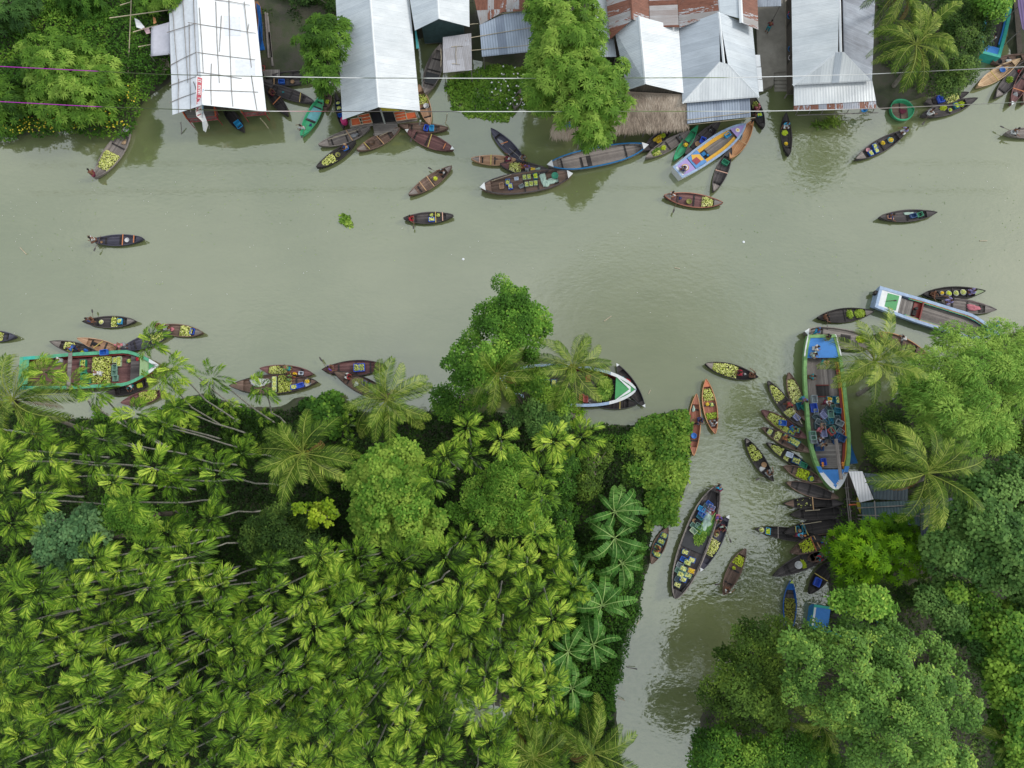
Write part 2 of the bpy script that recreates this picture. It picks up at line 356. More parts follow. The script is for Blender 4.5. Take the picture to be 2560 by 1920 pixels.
def crown_mesh(name, poly, zt, mat, lobe=0.9, leaf=0.24, dens=150, style='leaf', drop=3.0, edge=3.0, rng=None, holes=(), sep=0.75, zoff=None, light=0.0):
    """poly: world outline; zt: top height"""
    rng = rng or RNG; Vs = []; T = []; pts3 = []       # poly and holes in photo pixels: each clump is then set at its own height
    u0 = sum(p[0] for p in poly)/len(poly); v0 = sum(p[1] for p in poly)/len(poly); k = mpp(u0, v0, zt-1)
    L = [(x, y, d*k) for x, y, d in lobe_points(poly, lobe/k, rng=rng, sep=sep)]
    for (x, y, d) in L:
        if any((x-hx)**2+(y-hy)**2 < (hr/k)**2 for hx, hy, hr in holes) or rng.random() < .07: continue
        lsz = rng.uniform(.78, 1.3); r = lobe*rng.uniform(0.55, 1.25); z = zt - drop*(1-min(1, d/edge))**1.5 - rng.uniform(0, 2.1)
        w = P(x, y, z); x, y = w.x, w.y; lt = rng.uniform(-0.2, 0.2)+light; pts3.append((x, y, z))
        area = 4.2*r*r
        if style == 'star':
            n = max(4, int(area*dens/9)); u = unit(rng.normal(size=(n, 3)) + np.array([0, 0, 0.55])); rr = r*rng.uniform(0.75, 1.05, (n, 1))
            c = np.array([x, y, z-r*0.6]) + u*rr*np.array([1, 1, 0.75]); up = unit(u+np.array([0, 0, 0.8]))
            kk = 8; a0 = rng.uniform(0, 6.28, n); t1 = unit(np.cross(up, np.array([0.3, 0.9, 0.1]))); t2 = np.cross(up, t1)
            ang = a0[:, None]+np.arange(kk)[None]*2*np.pi/kk+rng.uniform(-.2, .2, (n, kk))
            ax = t1[:, None]*np.cos(ang)[..., None]+t2[:, None]*np.sin(ang)[..., None]+up[:, None]*0.25
            cc = np.repeat(c[:, None], kk, 1).reshape(-1, 3); nn = np.repeat(up[:, None], kk, 1).reshape(-1, 3)
            s = rng.uniform(0.75, 1.15, n*kk)
            V = leaves(cc, ax.reshape(-1, 3), nn, leaf*1.6*s, leaf*0.45*s, 0.28)
            t = np.clip(0.45+lt+np.repeat(rng.uniform(-.22, .22, n), kk)+rng.uniform(-.08, .08, n*kk), 0, 1)
            # young centre leaves stand up, paler
            Vs.append(V); T.append(t)
        else:
            n = max(10, int(area*dens)); u = unit(rng.normal(size=(n, 3)) + np.array([0, 0, 0.45])); rr = r*(1-0.35*rng.random((n, 1))**2)
            # lumpy surface
            lump = 1+0.16*np.sin(u[:, :1]*9+x)*np.cos(u[:, 1:2]*9+y)
            c = np.array([x, y, z-r*0.6]) + u*rr*lump*np.array([1, 1, 0.75])
            nr = unit(u*0.6+np.array([0, 0, 1.25])+rng.normal(size=(n, 3))*0.42); ax = unit(np.cross(nr, rng.normal(size=(n, 3))))
            s = rng.uniform(0.7, 1.25, n)*lsz
            if style == 'feather':
                ax = unit(u*np.array([1, 1, 0.2])+rng.normal(size=(n, 3))*0.45); V = leaves(c, ax, nr, leaf*2.0*s, leaf*0.38*s, 0.35)
            elif style == 'round': V = leaves(c, ax, nr, leaf*s, leaf*0.95*s, 0.05)
            else: V = leaves(c, ax, nr, leaf*s, leaf*0.55*s, 0.12)
            cl = vnoise(c[:, 0]*1.0, c[:, 1], 1.6, 3)
            t = np.clip(0.45+lt+0.34*(cl-0.45)+rng.uniform(-.16, .16, n)+(rng.random(n) > 0.955)*0.35, 0, 1)
            Vs.append(V); T.append(t)
    V = np.concatenate(Vs); T = np.concatenate(T)
    return npmesh(name, V, quads(len(V)//4), mat, T), pts3
BARK = None
def bark():
    global BARK
    if BARK: return BARK
    m, nt, b = newmat("bark"); v = objco(nt); n1 = noise(nt, mapping(nt, v, (4, 4, 1)), 3.0, 5.0, 0.7)
    nt.links.new(ramp(nt, n1, [(0.3, (0.07, 0.055, 0.04)), (0.7, (0.22, 0.19, 0.15))]), b.inputs["Base Color"])
    b.inputs["Roughness"].default_value = 0.85; bump(nt, n1, b, 0.6, 0.03); BARK = m; return m
TREE_N = [0]
def tree(name, label, cat, polyO, zt, mat, base=None, group=None, lobe=0.9, leaf=0.24, dens=150, style='leaf', drop=3.0, edge=3.0, holes=(), r0=0.22, nl=9, sep=0.75, light=0.0):
    rng = np.random.default_rng(100+TREE_N[0]); TREE_N[0] += 1
    poly = [(p[0]*1.15732, p[1]*1.15732) for p in polyO]; hs = [(h[0]*1.15732, h[1]*1.15732, h[2]) for h in holes]
    me, pts = crown_mesh("crown", poly, zt, mat, lobe, leaf, dens, style, drop, edge, rng, hs, sep, light=light)
    cx = sum(p[0] for p in pts)/len(pts); cy = sum(p[1] for p in pts)/len(pts)
    bx, by = (PO(base, 0.2)[:2] if base else (cx, cy))
    root = empty(name, (bx, by, 0.0)); tag(root, label, cat, group)
    me.transform(Matrix.Translation((-bx, -by, 0))); obj("crown", me, root)
    mb = MB(); fork = Vector(((cx-bx)*0.3, (cy-by)*0.3, zt*0.42))
    mb.tube([(0, 0, -0.6), (fork.x*0.4, fork.y*0.4, fork.z*0.5), fork], [r0*1.25, r0, r0*0.8], 8)
    sel = [pts[i] for i in rng.permutation(len(pts))[:nl*3]]
    for i, (x, y, z) in enumerate(sel):
        e = Vector((x-bx, y-by, z-lobe*0.4)); m1 = fork.lerp(e, 0.5)+Vector((rng.uniform(-.4, .4), rng.uniform(-.4, .4), 0.4))
        s = 1.0 if i < nl else 0.5
        mb.tube([fork, m1, e], [r0*0.5*s, r0*0.28*s, 0.02], 6)
    mb.build("trunk", bark(), root, smooth=True)
    return root
# leaf materials
G_STAR = leafmat("leaf_star", srgb(52, 84, 28), srgb(98, 138, 46), srgb(154, 184, 80), 0.6, 0.15)
G_BR = leafmat("leaf_bright", srgb(54, 92, 26), srgb(102, 148, 50), srgb(170, 198, 82), 0.65, 0.1)
G_FEA = leafmat("leaf_feather", srgb(62, 104, 34), srgb(114, 158, 62), srgb(168, 198, 90), 0.65, 0.15)
G_MID = leafmat("leaf_mid", srgb(38, 72, 20), srgb(74, 116, 36), srgb(136, 170, 60), 0.65, 0.1)
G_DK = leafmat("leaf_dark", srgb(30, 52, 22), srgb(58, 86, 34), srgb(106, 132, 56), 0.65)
G_BLUE = leafmat("leaf_bluish", srgb(34, 62, 26), srgb(68, 104, 46), srgb(112, 146, 72), 0.65)
G_LIME = leafmat("leaf_lime", srgb(56, 94, 8), srgb(104, 152, 16), srgb(154, 190, 34), 0.6, 0.1)
G_OLIVE = leafmat("leaf_olive", srgb(46, 70, 22), srgb(86, 114, 40), srgb(138, 162, 62), 0.65)
G_ARECA = leafmat("leaf_areca", srgb(32, 58, 12), srgb(98, 136, 32), srgb(186, 206, 78), 0.55, 0.1, 0.4)
G_COCO = leafmat("leaf_coconut", srgb(36, 60, 12), srgb(92, 120, 34), srgb(176, 188, 88), 0.5, 0.1, 0.4)
G_DEAD = leafmat("leaf_dead", srgb(90, 64, 36), srgb(134, 104, 62), srgb(170, 144, 92), 0.8)
G_BAN = leafmat("leaf_banana", srgb(44, 88, 32), srgb(82, 132, 54), srgb(128, 168, 84), 0.5, 0.12, 0.5)
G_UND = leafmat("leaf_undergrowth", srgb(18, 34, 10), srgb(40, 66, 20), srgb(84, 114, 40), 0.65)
G_VINE = leafmat("leaf_vine", srgb(40, 78, 24), srgb(84, 128, 44), srgb(150, 178, 70), 0.6, 0.1)
G_HYA = leafmat("leaf_hyacinth", srgb(54, 92, 26), srgb(104, 140, 46), srgb(160, 184, 84), 0.55)
def carpet(name, label, cat, polyO, z0, z1, mat, dens=40, leaf=0.2, style='leaf', seed=1, mound=0.35, mask=None, light=0.0, edge=1.2, kind="stuff", zb=0.2):
    rng = np.random.default_rng(seed); poly = [PO(p, 0.2+z1*0.45)[:2] for p in polyO]
    xs = [p[0] for p in poly]; ys = [p[1] for p in poly]
    A = (max(xs)-min(xs))*(max(ys)-min(ys)); n = int(A*dens)
    X = rng.uniform(min(xs), max(xs), n); Y = rng.uniform(min(ys), max(ys), n); ok = inpoly(X, Y, poly)
    X = X[ok]; Y = Y[ok]; d = edgedist(X, Y, poly)
    ok = d > (vnoise(X, Y, 1.1, 4)*0.9-0.25)*edge*0.6; X = X[ok]; Y = Y[ok]; d = d[ok]
    if mask is not None:
        ok = mask(X, Y); X = X[ok]; Y = Y[ok]; d = d[ok]
    hN = vnoise(X, Y, mound, seed)*0.6+vnoise(X, Y, mound*3, seed+1)*0.4
    Z = zb+z0+(z1-z0)*hN*np.clip(d/edge, 0.15, 1)*rng.uniform(0.75, 1.0, len(X))
    n = len(X); c = np.stack([X, Y, Z], 1); nr = unit(rng.normal(size=(n, 3))*0.55+np.array([0, 0, 1.0])); ax = unit(np.cross(nr, rng.normal(size=(n, 3)))); s = rng.uniform(0.6, 1.4, n)
    w = {'leaf': 0.55, 'round': 0.95, 'blade': 0.14, 'fern': 0.3}[style]; l = {'leaf': 1.0, 'round': 1.0, 'blade': 2.6, 'fern': 1.8}[style]
    V = leaves(c, ax, nr, leaf*l*s, leaf*w*s, 0.1)
    t = np.clip(0.42+light+(vnoise(X, Y, 0.9, seed+6)-0.5)*0.45+(vnoise(X, Y, 3.5, seed+7)-0.5)*0.3+rng.uniform(-.16, .16, n), 0, 1)
    return tag(obj(name, npmesh(name, V, quads(n), mat, t)), label, cat, kind=kind)
# ---------------------------------------------------------------- palms
def frond_pts(L, rise, arch, n):
    """rachis in x-z plane"""
    t = np.linspace(0, 1, n); x = L*(t-0.12*t**3*arch); z = rise*L*t*(1-0.25*t)-arch*L*0.55*t**2.3
    return np.stack([x, np.zeros(n), z], 1)
def feather(pts, leaflen, width, npair, fwd=0.55, droop=0.3, rng=RNG, t0=0.12, spread=1.0, segs=1, up=0.15, full=False, tv=.12):
    """leaflets both sides of a rachis; returns V,Q,T"""
    n = len(pts); tt = np.linspace(t0, 0.985, npair); idx = tt*(n-1); i0 = np.clip(idx.astype(int), 0, n-2); f = (idx-i0)[:, None]
    p = pts[i0]*(1-f)+pts[i0+1]*f; d = unit(pts[i0+1]-pts[i0]); side = unit(np.cross(np.array([0, 0, 1.0]), d)); nn = np.cross(d, side)
    prof = np.sin(np.clip((tt-t0)/(1-t0), 0, 1)*2.5+0.45)**0.8
    if full: prof = 0.72+0.28*np.sin(np.clip((tt-t0)/(1-t0), 0, 1)*2.6)
    Vs = []; T = []
    for sgn in (-1, 1):
        ln = leaflen*prof*rng.uniform(0.85, 1.1, npair); fw = fwd+0.5*tt[:, None]+rng.uniform(-.08, .08, (npair, 1))
        a = unit(side*sgn*spread+d*fw+nn*up*rng.uniform(0.3, 1.6, (npair, 1)))
        if segs == 1:
            Vs.append(leaves(p, a, nn, ln, width, droop)); T.append(rng.uniform(-tv, tv, npair))
        else:
            l1 = ln*0.55; e = p+a*l1[:, None]; s2 = unit(np.cross(nn, a))*width*0.5
            tip = e+unit(a*np.array([1, 1, 0.2])-np.array([0, 0, 1.0])*droop*2)*(ln*0.5)[:, None]
            Vs.append(np.stack([p-s2*.5, p+s2*.5, e+s2, e-s2], 1).reshape(-1, 3)); Vs.append(np.stack([e-s2, e+s2, tip, tip-s2*0.1], 1).reshape(-1, 3))
            t = rng.uniform(-tv, tv, npair); T += [t, t-.08]
    V = np.concatenate(Vs); return V, np.concatenate(T)
def rotz(V, a):
    c, s = math.cos(a), math.sin(a); return V @ np.array([[c, s, 0], [-s, c, 0], [0, 0, 1]])
def areca_crown(seed):
    rng = np.random.default_rng(seed); Vs = []; T = []; nf = int(rng.integers(8, 11)); big = rng.uniform(.85, 1.1)
    for k in range(nf):
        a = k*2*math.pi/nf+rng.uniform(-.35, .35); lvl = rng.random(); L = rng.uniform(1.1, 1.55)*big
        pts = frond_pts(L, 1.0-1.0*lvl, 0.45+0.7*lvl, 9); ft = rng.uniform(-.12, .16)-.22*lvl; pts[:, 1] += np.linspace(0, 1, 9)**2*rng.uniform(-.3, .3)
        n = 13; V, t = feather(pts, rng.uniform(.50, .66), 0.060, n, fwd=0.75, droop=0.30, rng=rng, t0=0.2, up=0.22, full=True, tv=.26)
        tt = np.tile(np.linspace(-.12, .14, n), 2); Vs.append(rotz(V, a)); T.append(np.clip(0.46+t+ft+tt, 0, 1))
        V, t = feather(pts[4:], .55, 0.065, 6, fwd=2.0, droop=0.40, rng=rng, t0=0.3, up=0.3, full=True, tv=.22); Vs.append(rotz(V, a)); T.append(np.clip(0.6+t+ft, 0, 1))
    for k in range(2):
        a = rng.uniform(0, 6.28); pts = frond_pts(.8, 1.3, 0.3, 8); V, t = feather(pts, 0.5, 0.07, 9, fwd=1.8, droop=0.1, rng=rng, up=0.2, tv=.2)
        Vs.append(rotz(V, a)); T.append(np.clip(0.68+t, 0, 1))
    V = np.concatenate(Vs); return npmesh("areca_crown", V, quads(len(V)//4), G_ARECA, np.concatenate(T))
def trunkmat(name, a, b_, ring=9.0):
    m, nt, b = newmat(name); v = objco(nt); sep = node(nt, "ShaderNodeSeparateXYZ"); nt.links.new(v, sep.inputs[0])
    w = mth(nt, 'FRACT', mth(nt, 'MULTIPLY', sep.outputs[2], ring)); n1 = noise(nt, v, 2.5, 4.0, 0.7)
    c = ramp(nt, n1, [(0.3, a), (0.7, b_)]); c = mixc(nt, mth(nt, 'MULTIPLY', mth(nt, 'LESS_THAN', w, 0.16), 0.5), c, tuple(x*0.35 for x in a))
    nt.links.new(c, b.inputs["Base Color"]); b.inputs["Roughness"].default_value = 0.8; return m
TR_AR = trunkmat("areca_bark", (0.19, 0.185, 0.16), (0.46, 0.45, 0.40), 3.0)
TR_CO = trunkmat("coconut_bark", (0.13, 0.11, 0.09), (0.30, 0.27, 0.23), 5.0)
SHAFT = paint("crownshaft_green", srgb(96, 130, 60), 0.4, 0.2)
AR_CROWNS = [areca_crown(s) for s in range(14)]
def _shaft():
    mb = MB(); mb.tube([(0, 0, -0.75), (0, 0, -0.45), (0, 0, 0.05)], [0.075, 0.105, 0.05], 8); return mesh("crownshaft", mb.V, mb.F, SHAFT, smooth=True)
AR_SHAFT = _shaft()
def areca(u, v, h, rz=None, base=None, label=None, s=1.0, rng=RNG, cat="areca palm", group="areca palms of the grove"):
    c = P(u, v, h); b = P(base[0], base[1], 0.1) if base else Vector((c.x+rng.uniform(-.5, .5), c.y+rng.uniform(-.5, .5), 0.1))
    root = empty("areca_palm", (b.x, b.y, 0.0)); d = c-Vector((b.x, b.y, 0.0))
    mid = d*0.5+Vector((rng.uniform(-.25, .25), rng.uniform(-.25, .25), 0)); mid.x -= d.x*0.12; mid.y -= d.y*0.12
    top = d-Vector((0, 0, 0.6)); mb = MB()
    mb.tube([(0, 0, -0.5), d*0.25*0.9+Vector((0, 0, d.z*0.02)), mid, (mid+top)/2+Vector((d.x*0.03, d.y*0.03, 0)), top], [0.085, 0.07, 0.064, 0.06, 0.056], 6)
    mb.build("trunk", TR_AR, root, smooth=True)
    o = obj("crown", AR_CROWNS[int(rng.integers(0, 14))], root, d, (rng.uniform(-.25, .25), rng.uniform(-.25, .25), rng.uniform(0, 6.28) if rz is None else rz), (s, s, s))
    obj("crownshaft", AR_SHAFT, root, d)
    tag(root, label or "slender areca palm of the dense grove in the lower left", cat, group if not label else None)
    return root
CO_RACH = paint("rachis_yellow", srgb(150, 162, 72), 0.5, 0.2)
def coco_frond(seed):
    rng = np.random.default_rng(50+seed); L = 3.9; arch = [0.75, 1.0, 1.2][seed % 3]; rise = [0.85, 0.55, 0.2][seed % 3]
    pts = frond_pts(L, rise, arch, 14); pts[:, 1] += np.linspace(0, 1, 14)**1.8*(.75 if seed % 2 else -.55)*rng.uniform(.6, 1.3)
    V, t = feather(pts, 0.95, 0.052, 38, fwd=0.62, droop=0.75, rng=rng, t0=0.15, segs=2, up=-0.05, tv=.26)
    f = npmesh("frond", V, quads(len(V)//4), G_COCO, np.clip(0.5+t, 0, 1))
    mb = MB(); mb.tube(pts, [0.045-0.037*i/13 for i in range(14)], 5); return f, mesh("rachis", mb.V, mb.F, CO_RACH, smooth=True)
CO_FR = [coco_frond(i) for i in range(6)]
CO_DEAD = []
for _i in (2, 5): _m = CO_FR[_i][0].copy(); _m.materials[0] = G_DEAD; CO_DEAD.append(_m)
def _nuts():
    mb = MB()
    for k in range(9):
        a = k*0.7; z = -0.35-0.12*(k % 3); mb.lathe([(0.02, -0.13), (0.10, -0.07), (0.125, 0.0), (0.10, 0.08), (0.02, 0.13)], (0.27*math.cos(a), 0.27*math.sin(a), z), 8)
    return mesh("coconuts", mb.V, mb.F, paint("coconut_husk", srgb(150, 140, 50), 0.5, 0.3), smooth=True)
CO_NUTS = _nuts()
def coconut(label, u, v, h, base=None, n=19, s=1.0, seed=0, nuts=False, rot0=0.0):
    rng = np.random.default_rng(500+seed); c = P(u, v, h); b = P(base[0], base[1], 0.1) if base else Vector((c.x+0.6, c.y+0.4, 0.1))
    root = empty("coconut_palm", (b.x, b.y, 0.0)); tag(root, label, "coconut palm"); d = c-Vector((b.x, b.y, 0)); mb = MB()
    mb.tube([(0, 0, -0.5), (d.x*0.18, d.y*0.18, d.z*0.3), (d.x*0.5, d.y*0.5, d.z*0.62), (d.x, d.y, d.z-0.1)], [0.24, 0.17, 0.15, 0.13], 8); mb.build("trunk", TR_CO, root, smooth=True)
    for k in range(n):
        lvl = k/n; i = (0, 3)[k % 2] if lvl > 0.72 else ((1, 4)[k % 2] if lvl > 0.33 else (2, 5)[k % 2])
        a = rot0+k*2.39996+rng.uniform(-.3, .3); tilt = -0.95*max(0, lvl-0.55)*2+rng.uniform(-.16, .16); sc = s*rng.uniform(0.78, 1.1)*(1-0.25*max(0, lvl-0.8)*5*0.5)
        f, ra = CO_FR[i]; fo = obj("frond", f, root, d, Euler((rng.uniform(-.25, .25), tilt, a)), (sc, sc, sc)); obj("rachis", ra, fo)
    for k in range(2):
        a = rng.uniform(0, 6.28); fo = obj("frond", CO_DEAD[k], root, d-Vector((0, 0, .2)), Euler((rng.uniform(-.4, .4), rng.uniform(.45, .8), a)), (s*.8, s*.7, s*.8)); fo["label"] = "dead brown hanging frond"; obj("rachis", CO_FR[(2, 5)[k]][1], fo)
    if nuts: obj("coconut_bunch", CO_NUTS, root, d)
    return root
def ban_leaf(seed):
    rng = np.random.default_rng(80+seed); L = 2.5; n = 22; t = np.linspace(0, 1, n); x = L*(t-0.15*t**3); z = 0.75*L*t-0.95*L*t**2.1
    w = 0.36*np.clip(np.sin(np.clip(t*1.02, 0, 1)*math.pi)**0.42, 0.0, 1)*(t > 0.12); Vs = []; T = []
    for i in range(2, n-1):
        for sg in (-1, 1):
            g = 0.012 if rng.random() < 0.8 else 0.05; a0 = x[i]+g; a1 = x[i+1]-0.004; dz = rng.uniform(0.0, 0.14); sk = 0.05
            Vs.append([(a0, 0, z[i]), (a1, 0, z[i+1]), (a1+sk, sg*w[i+1], z[i+1]-dz-0.03), (a0+sk, sg*w[i], z[i]-dz-0.03)]); T.append(0.5+rng.uniform(-.14, .14))
    m1 = npmesh("banana_leaf", np.array(Vs).reshape(-1, 3), quads(len(Vs)), G_BAN, T)
    mb = MB(); mb.tube([(x[i], 0, z[i]+0.01) for i in range(0, n, 3)], [0.04-0.03*i/n for i in range(0, n, 3)], 5)
    return m1, mesh("midrib", mb.V, mb.F, paint("banana_midrib", srgb(160, 190, 110), 0.4, 0.1), smooth=True)
BAN = [ban_leaf(i) for i in range(4)]
def banana(label, u, v, h, dirs, seed=0, s=1.0):
    rng = np.random.default_rng(900+seed); c = P(u, v, h); root = empty("banana_plant", (c.x, c.y, 0.0)); tag(root, label, "banana plant")
    mb = MB(); mb.tube([(0, 0, -0.3), (0.05, 0, h*0.5), (0, 0, h)], [0.16, 0.13, 0.07], 8); mb.build("stem", paint("banana_stem", srgb(120, 140, 80), 0.6, 0.3), root, smooth=True)
    dirs = list(dirs)+[float(x) for x in rng.uniform(0, 360, 4)]
    for k, a in enumerate(dirs):
        l, mr = BAN[k % 4]; sc = s*rng.uniform(0.85, 1.4)*(.8 if k >= len(dirs)-4 else 1); o = obj("leaf", l, root, (0, 0, h-0.15), Euler((rng.uniform(-.55, .55), rng.uniform(-.35, .35), R(a+rng.uniform(-9, 9)))), (sc, sc*rng.uniform(.75, 1.05), sc)); obj("midrib", mr, o)
# ================================================================ buildings on the north bank
def metal(name, col, col2, rust=0.0, sheet=0.85, dirt=0.25, rib=0.17, rough=0.45, row=7.0, metallic=0.15, ruststripe=False, stripes=0.1):
    """corrugated sheet metal; UV in metres: u along the ridge, v down the slope"""
    if name in MATS: return MATS[name]
    m, nt, b = newmat(name); uv = node(nt, "ShaderNodeUVMap").outputs["UV"]
    sp = node(nt, "ShaderNodeSeparateXYZ"); nt.links.new(uv, sp.inputs[0]); u, v = sp.outputs[0], sp.outputs[1]
    iu = mth(nt, 'FLOOR', mth(nt, 'DIVIDE', u, sheet)); iv = mth(nt, 'FLOOR', mth(nt, 'DIVIDE', v, row))
    wn2 = node(nt, "ShaderNodeTexWhiteNoise", noise_dimensions='2D'); cb = node(nt, "ShaderNodeCombineXYZ")
    nt.links.new(iu, cb.inputs[0]); nt.links.new(iv, cb.inputs[1]); nt.links.new(cb.outputs[0], wn2.inputs["Vector"]); rs = wn2.outputs["Value"]
    st = noise(nt, mapping(nt, uv, (2.6, 0.22, 1)), 1.6, 5.0, 0.7); bl = noise(nt, uv, 0.35, 4.0, 0.6)
    f = mth(nt, 'ADD', mth(nt, 'MULTIPLY', st, 0.5), mth(nt, 'MULTIPLY', bl, 0.5)); f = mth(nt, 'ADD', f, mth(nt, 'MULTIPLY', mth(nt, 'SUBTRACT', rs, 0.5), dirt*1.2))
    c = ramp(nt, f, [(0.25, col2), (0.62, col)])
    sm = noise(nt, mapping(nt, uv, (.9, .35, 1)), 0.8, 7.0, 0.75); c = mixc(nt, mth(nt, 'MULTIPLY', mth(nt, 'SUBTRACT', sm, 0.42), 1.1), c, tuple(x*0.55 for x in col2)); sp_ = noise(nt, uv, 9.0, 2.0); c = mixc(nt, mth(nt, 'MULTIPLY', mth(nt, 'GREATER_THAN', sp_, .70), .35), c, (0.16, 0.12, 0.08))
    rbn = mth(nt, 'SINE', mth(nt, 'MULTIPLY', u, 2*math.pi/rib))
    c = mixc(nt, mth(nt, 'MULTIPLY', mth(nt, 'LESS_THAN', rbn, -0.4), stripes*2), c, tuple(x*0.72 for x in col2))
    seam = mth(nt, 'LESS_THAN', mth(nt, 'FRACT', mth(nt, 'DIVIDE', u, sheet)), 0.035)
    seam2 = mth(nt, 'LESS_THAN', mth(nt, 'FRACT', mth(nt, 'DIVIDE', v, row)), 0.018)
    c = mixc(nt, mth(nt, 'MULTIPLY', mth(nt, 'MAXIMUM', seam, seam2), 0.35), c, tuple(x*0.5 for x in col2))
    if rust > 0:
        rn = noise(nt, mapping(nt, uv, (2.0, 0.5, 1)), 2.4, 6.0, 0.75)
        if ruststripe: rm = mth(nt, 'GREATER_THAN', mth(nt, 'ADD', mth(nt, 'MULTIPLY', rn, 0.9), mth(nt, 'MULTIPLY', rs, 0.6)), 1.12-rust)
        else: rm = mth(nt, 'GREATER_THAN', mth(nt, 'ADD', rn, mth(nt, 'MULTIPLY', rs, 0.25)), 1.0-rust)
        rc = ramp(nt, rn, [(0.3, (0.10, 0.035, 0.02)), (0.7, (0.25, 0.10, 0.065))])
        c = mixc(nt, rm, c, rc)
    nt.links.new(c, b.inputs["Base Color"]); b.inputs["Roughness"].default_value = rough; b.inputs["Metallic"].default_value = metallic
    b.inputs["Specular IOR Level"].default_value = 0.4
    bump(nt, mth(nt, 'ADD', mth(nt, 'MULTIPLY', rbn, 0.5), mth(nt, 'MULTIPLY', st, 0.8)), b, 0.35, 0.03)
    MATS[name] = m; return m
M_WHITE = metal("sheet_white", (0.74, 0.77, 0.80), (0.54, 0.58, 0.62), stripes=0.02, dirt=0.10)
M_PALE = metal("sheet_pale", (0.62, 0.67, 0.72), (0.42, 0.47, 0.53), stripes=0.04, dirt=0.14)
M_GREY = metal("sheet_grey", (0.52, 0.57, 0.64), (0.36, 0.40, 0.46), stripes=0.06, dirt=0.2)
M_GREYD = metal("sheet_grey_dirty", (0.34, 0.38, 0.45), (0.12, 0.13, 0.16), dirt=0.15, stripes=0.03)
M_RIB = metal("sheet_ribbed", (0.74, 0.77, 0.80), (0.60, 0.63, 0.67), rib=0.28, stripes=0.07, rough=0.45)
M_BLUE = metal("sheet_bluegrey", (0.36, 0.42, 0.52), (0.22, 0.26, 0.34), rib=0.26, stripes=0.25, dirt=0.5)
M_RUST = metal("sheet_rusty", (0.48, 0.52, 0.58), (0.30, 0.28, 0.28), rust=0.45, ruststripe=True, dirt=0.5, row=3.4, sheet=0.62)
M_RUST2 = metal("sheet_rusty_light", (0.50, 0.50, 0.52), (0.33, 0.28, 0.27), rust=0.3, ruststripe=True, dirt=0.4, row=3.0, sheet=.55)
M_DARKT = metal("sheet_dark", (0.07, 0.10, 0.12), (0.035, 0.05, 0.065), dirt=0.3, rib=0.3, stripes=0.2)
M_PURP = metal("sheet_purple", (0.16, 0.10, 0.26), (0.08, 0.05, 0.14), rib=0.3, stripes=0.3)
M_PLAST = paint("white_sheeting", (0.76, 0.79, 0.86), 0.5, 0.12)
M_PLAST2 = paint("white_sheeting_sunlit", (0.88, 0.90, 0.93), 0.45, 0.06)  # lit copy of the sheeting: sunlight painted into the right slope
M_CAP = paint("ridge_white", (0.76, 0.79, 0.83), 0.45, 0.12)
BAMB = paint("bamboo_grey", (0.26, 0.235, 0.22), 0.7, 0.35); BAMY = paint("bamboo_pale", (0.50, 0.43, 0.31), 0.6, 0.3)
PLANK_X = wood("plank_grey", (0.13, 0.115, 0.11), (0.34, 0.31, 0.29), 5.0, 1); PLANK_Y = wood("plank_grey_y", (0.13, 0.115, 0.11), (0.34, 0.31, 0.29), 5.0, 0)
WALL_D = wood("wall_boards", (0.05, 0.045, 0.04), (0.14, 0.12, 0.10), 4.0, 0); TEAL = paint("wall_teal", (0.045, 0.085, 0.09), 0.6, 0.3); TURQ = paint("turquoise_wall", (0.08, 0.42, 0.45), 0.5, 0.2)
def plane(a, b, c): a, b, c = Vector(a), Vector(b), Vector(c); return a, (b-a).cross(c-a).normalized()
CAMP = Vector((0, 0, H))
def PP(u, v, pl, up=0.0):
    d = (P(u, v, 0)-CAMP); t = (pl[0]-CAMP).dot(pl[1])/d.dot(pl[1]); return CAMP+d*t+Vector((0, 0, up))
def panel(name, pts, mat, parent, th=0.035, ridge=(0, 1), lift=0.0):
    """pts: 3-D outline; ridge: indices of the edge that gives the u direction"""
    pts = [Vector(p)+Vector((0, 0, lift)) for p in pts]; o = Vector(parent.location) if parent is not None else Vector((0, 0, 0))
    pts = [p-o for p in pts]
    a, b = pts[ridge[0]], pts[ridge[1]]; ux = (b-a).normalized(); nrm = Vector((0, 0, 0))
    for i in range(1, len(pts)-1): nrm += (pts[i]-pts[0]).cross(pts[i+1]-pts[0])
    nrm.normalize()
    if nrm.z < 0: nrm = -nrm; pts = pts[::-1]
    vy = nrm.cross(ux); n = len(pts); uvp = [((p-a).dot(ux), (p-a).dot(vy)) for p in pts]
    off = nrm*th; V = pts+[p-off for p in pts]
    Fc = [tuple(range(n)), tuple(range(2*n-1, n-1, -1))]+[((i+1) % n, i, n+i, n+(i+1) % n) for i in range(n)]
    uv = [uvp, list(reversed(uvp))]+[[uvp[(i+1) % n], uvp[i], uvp[i], uvp[(i+1) % n]] for i in range(n)]
    return obj(name, mesh(name, V, Fc, mat, uv=uv), parent)
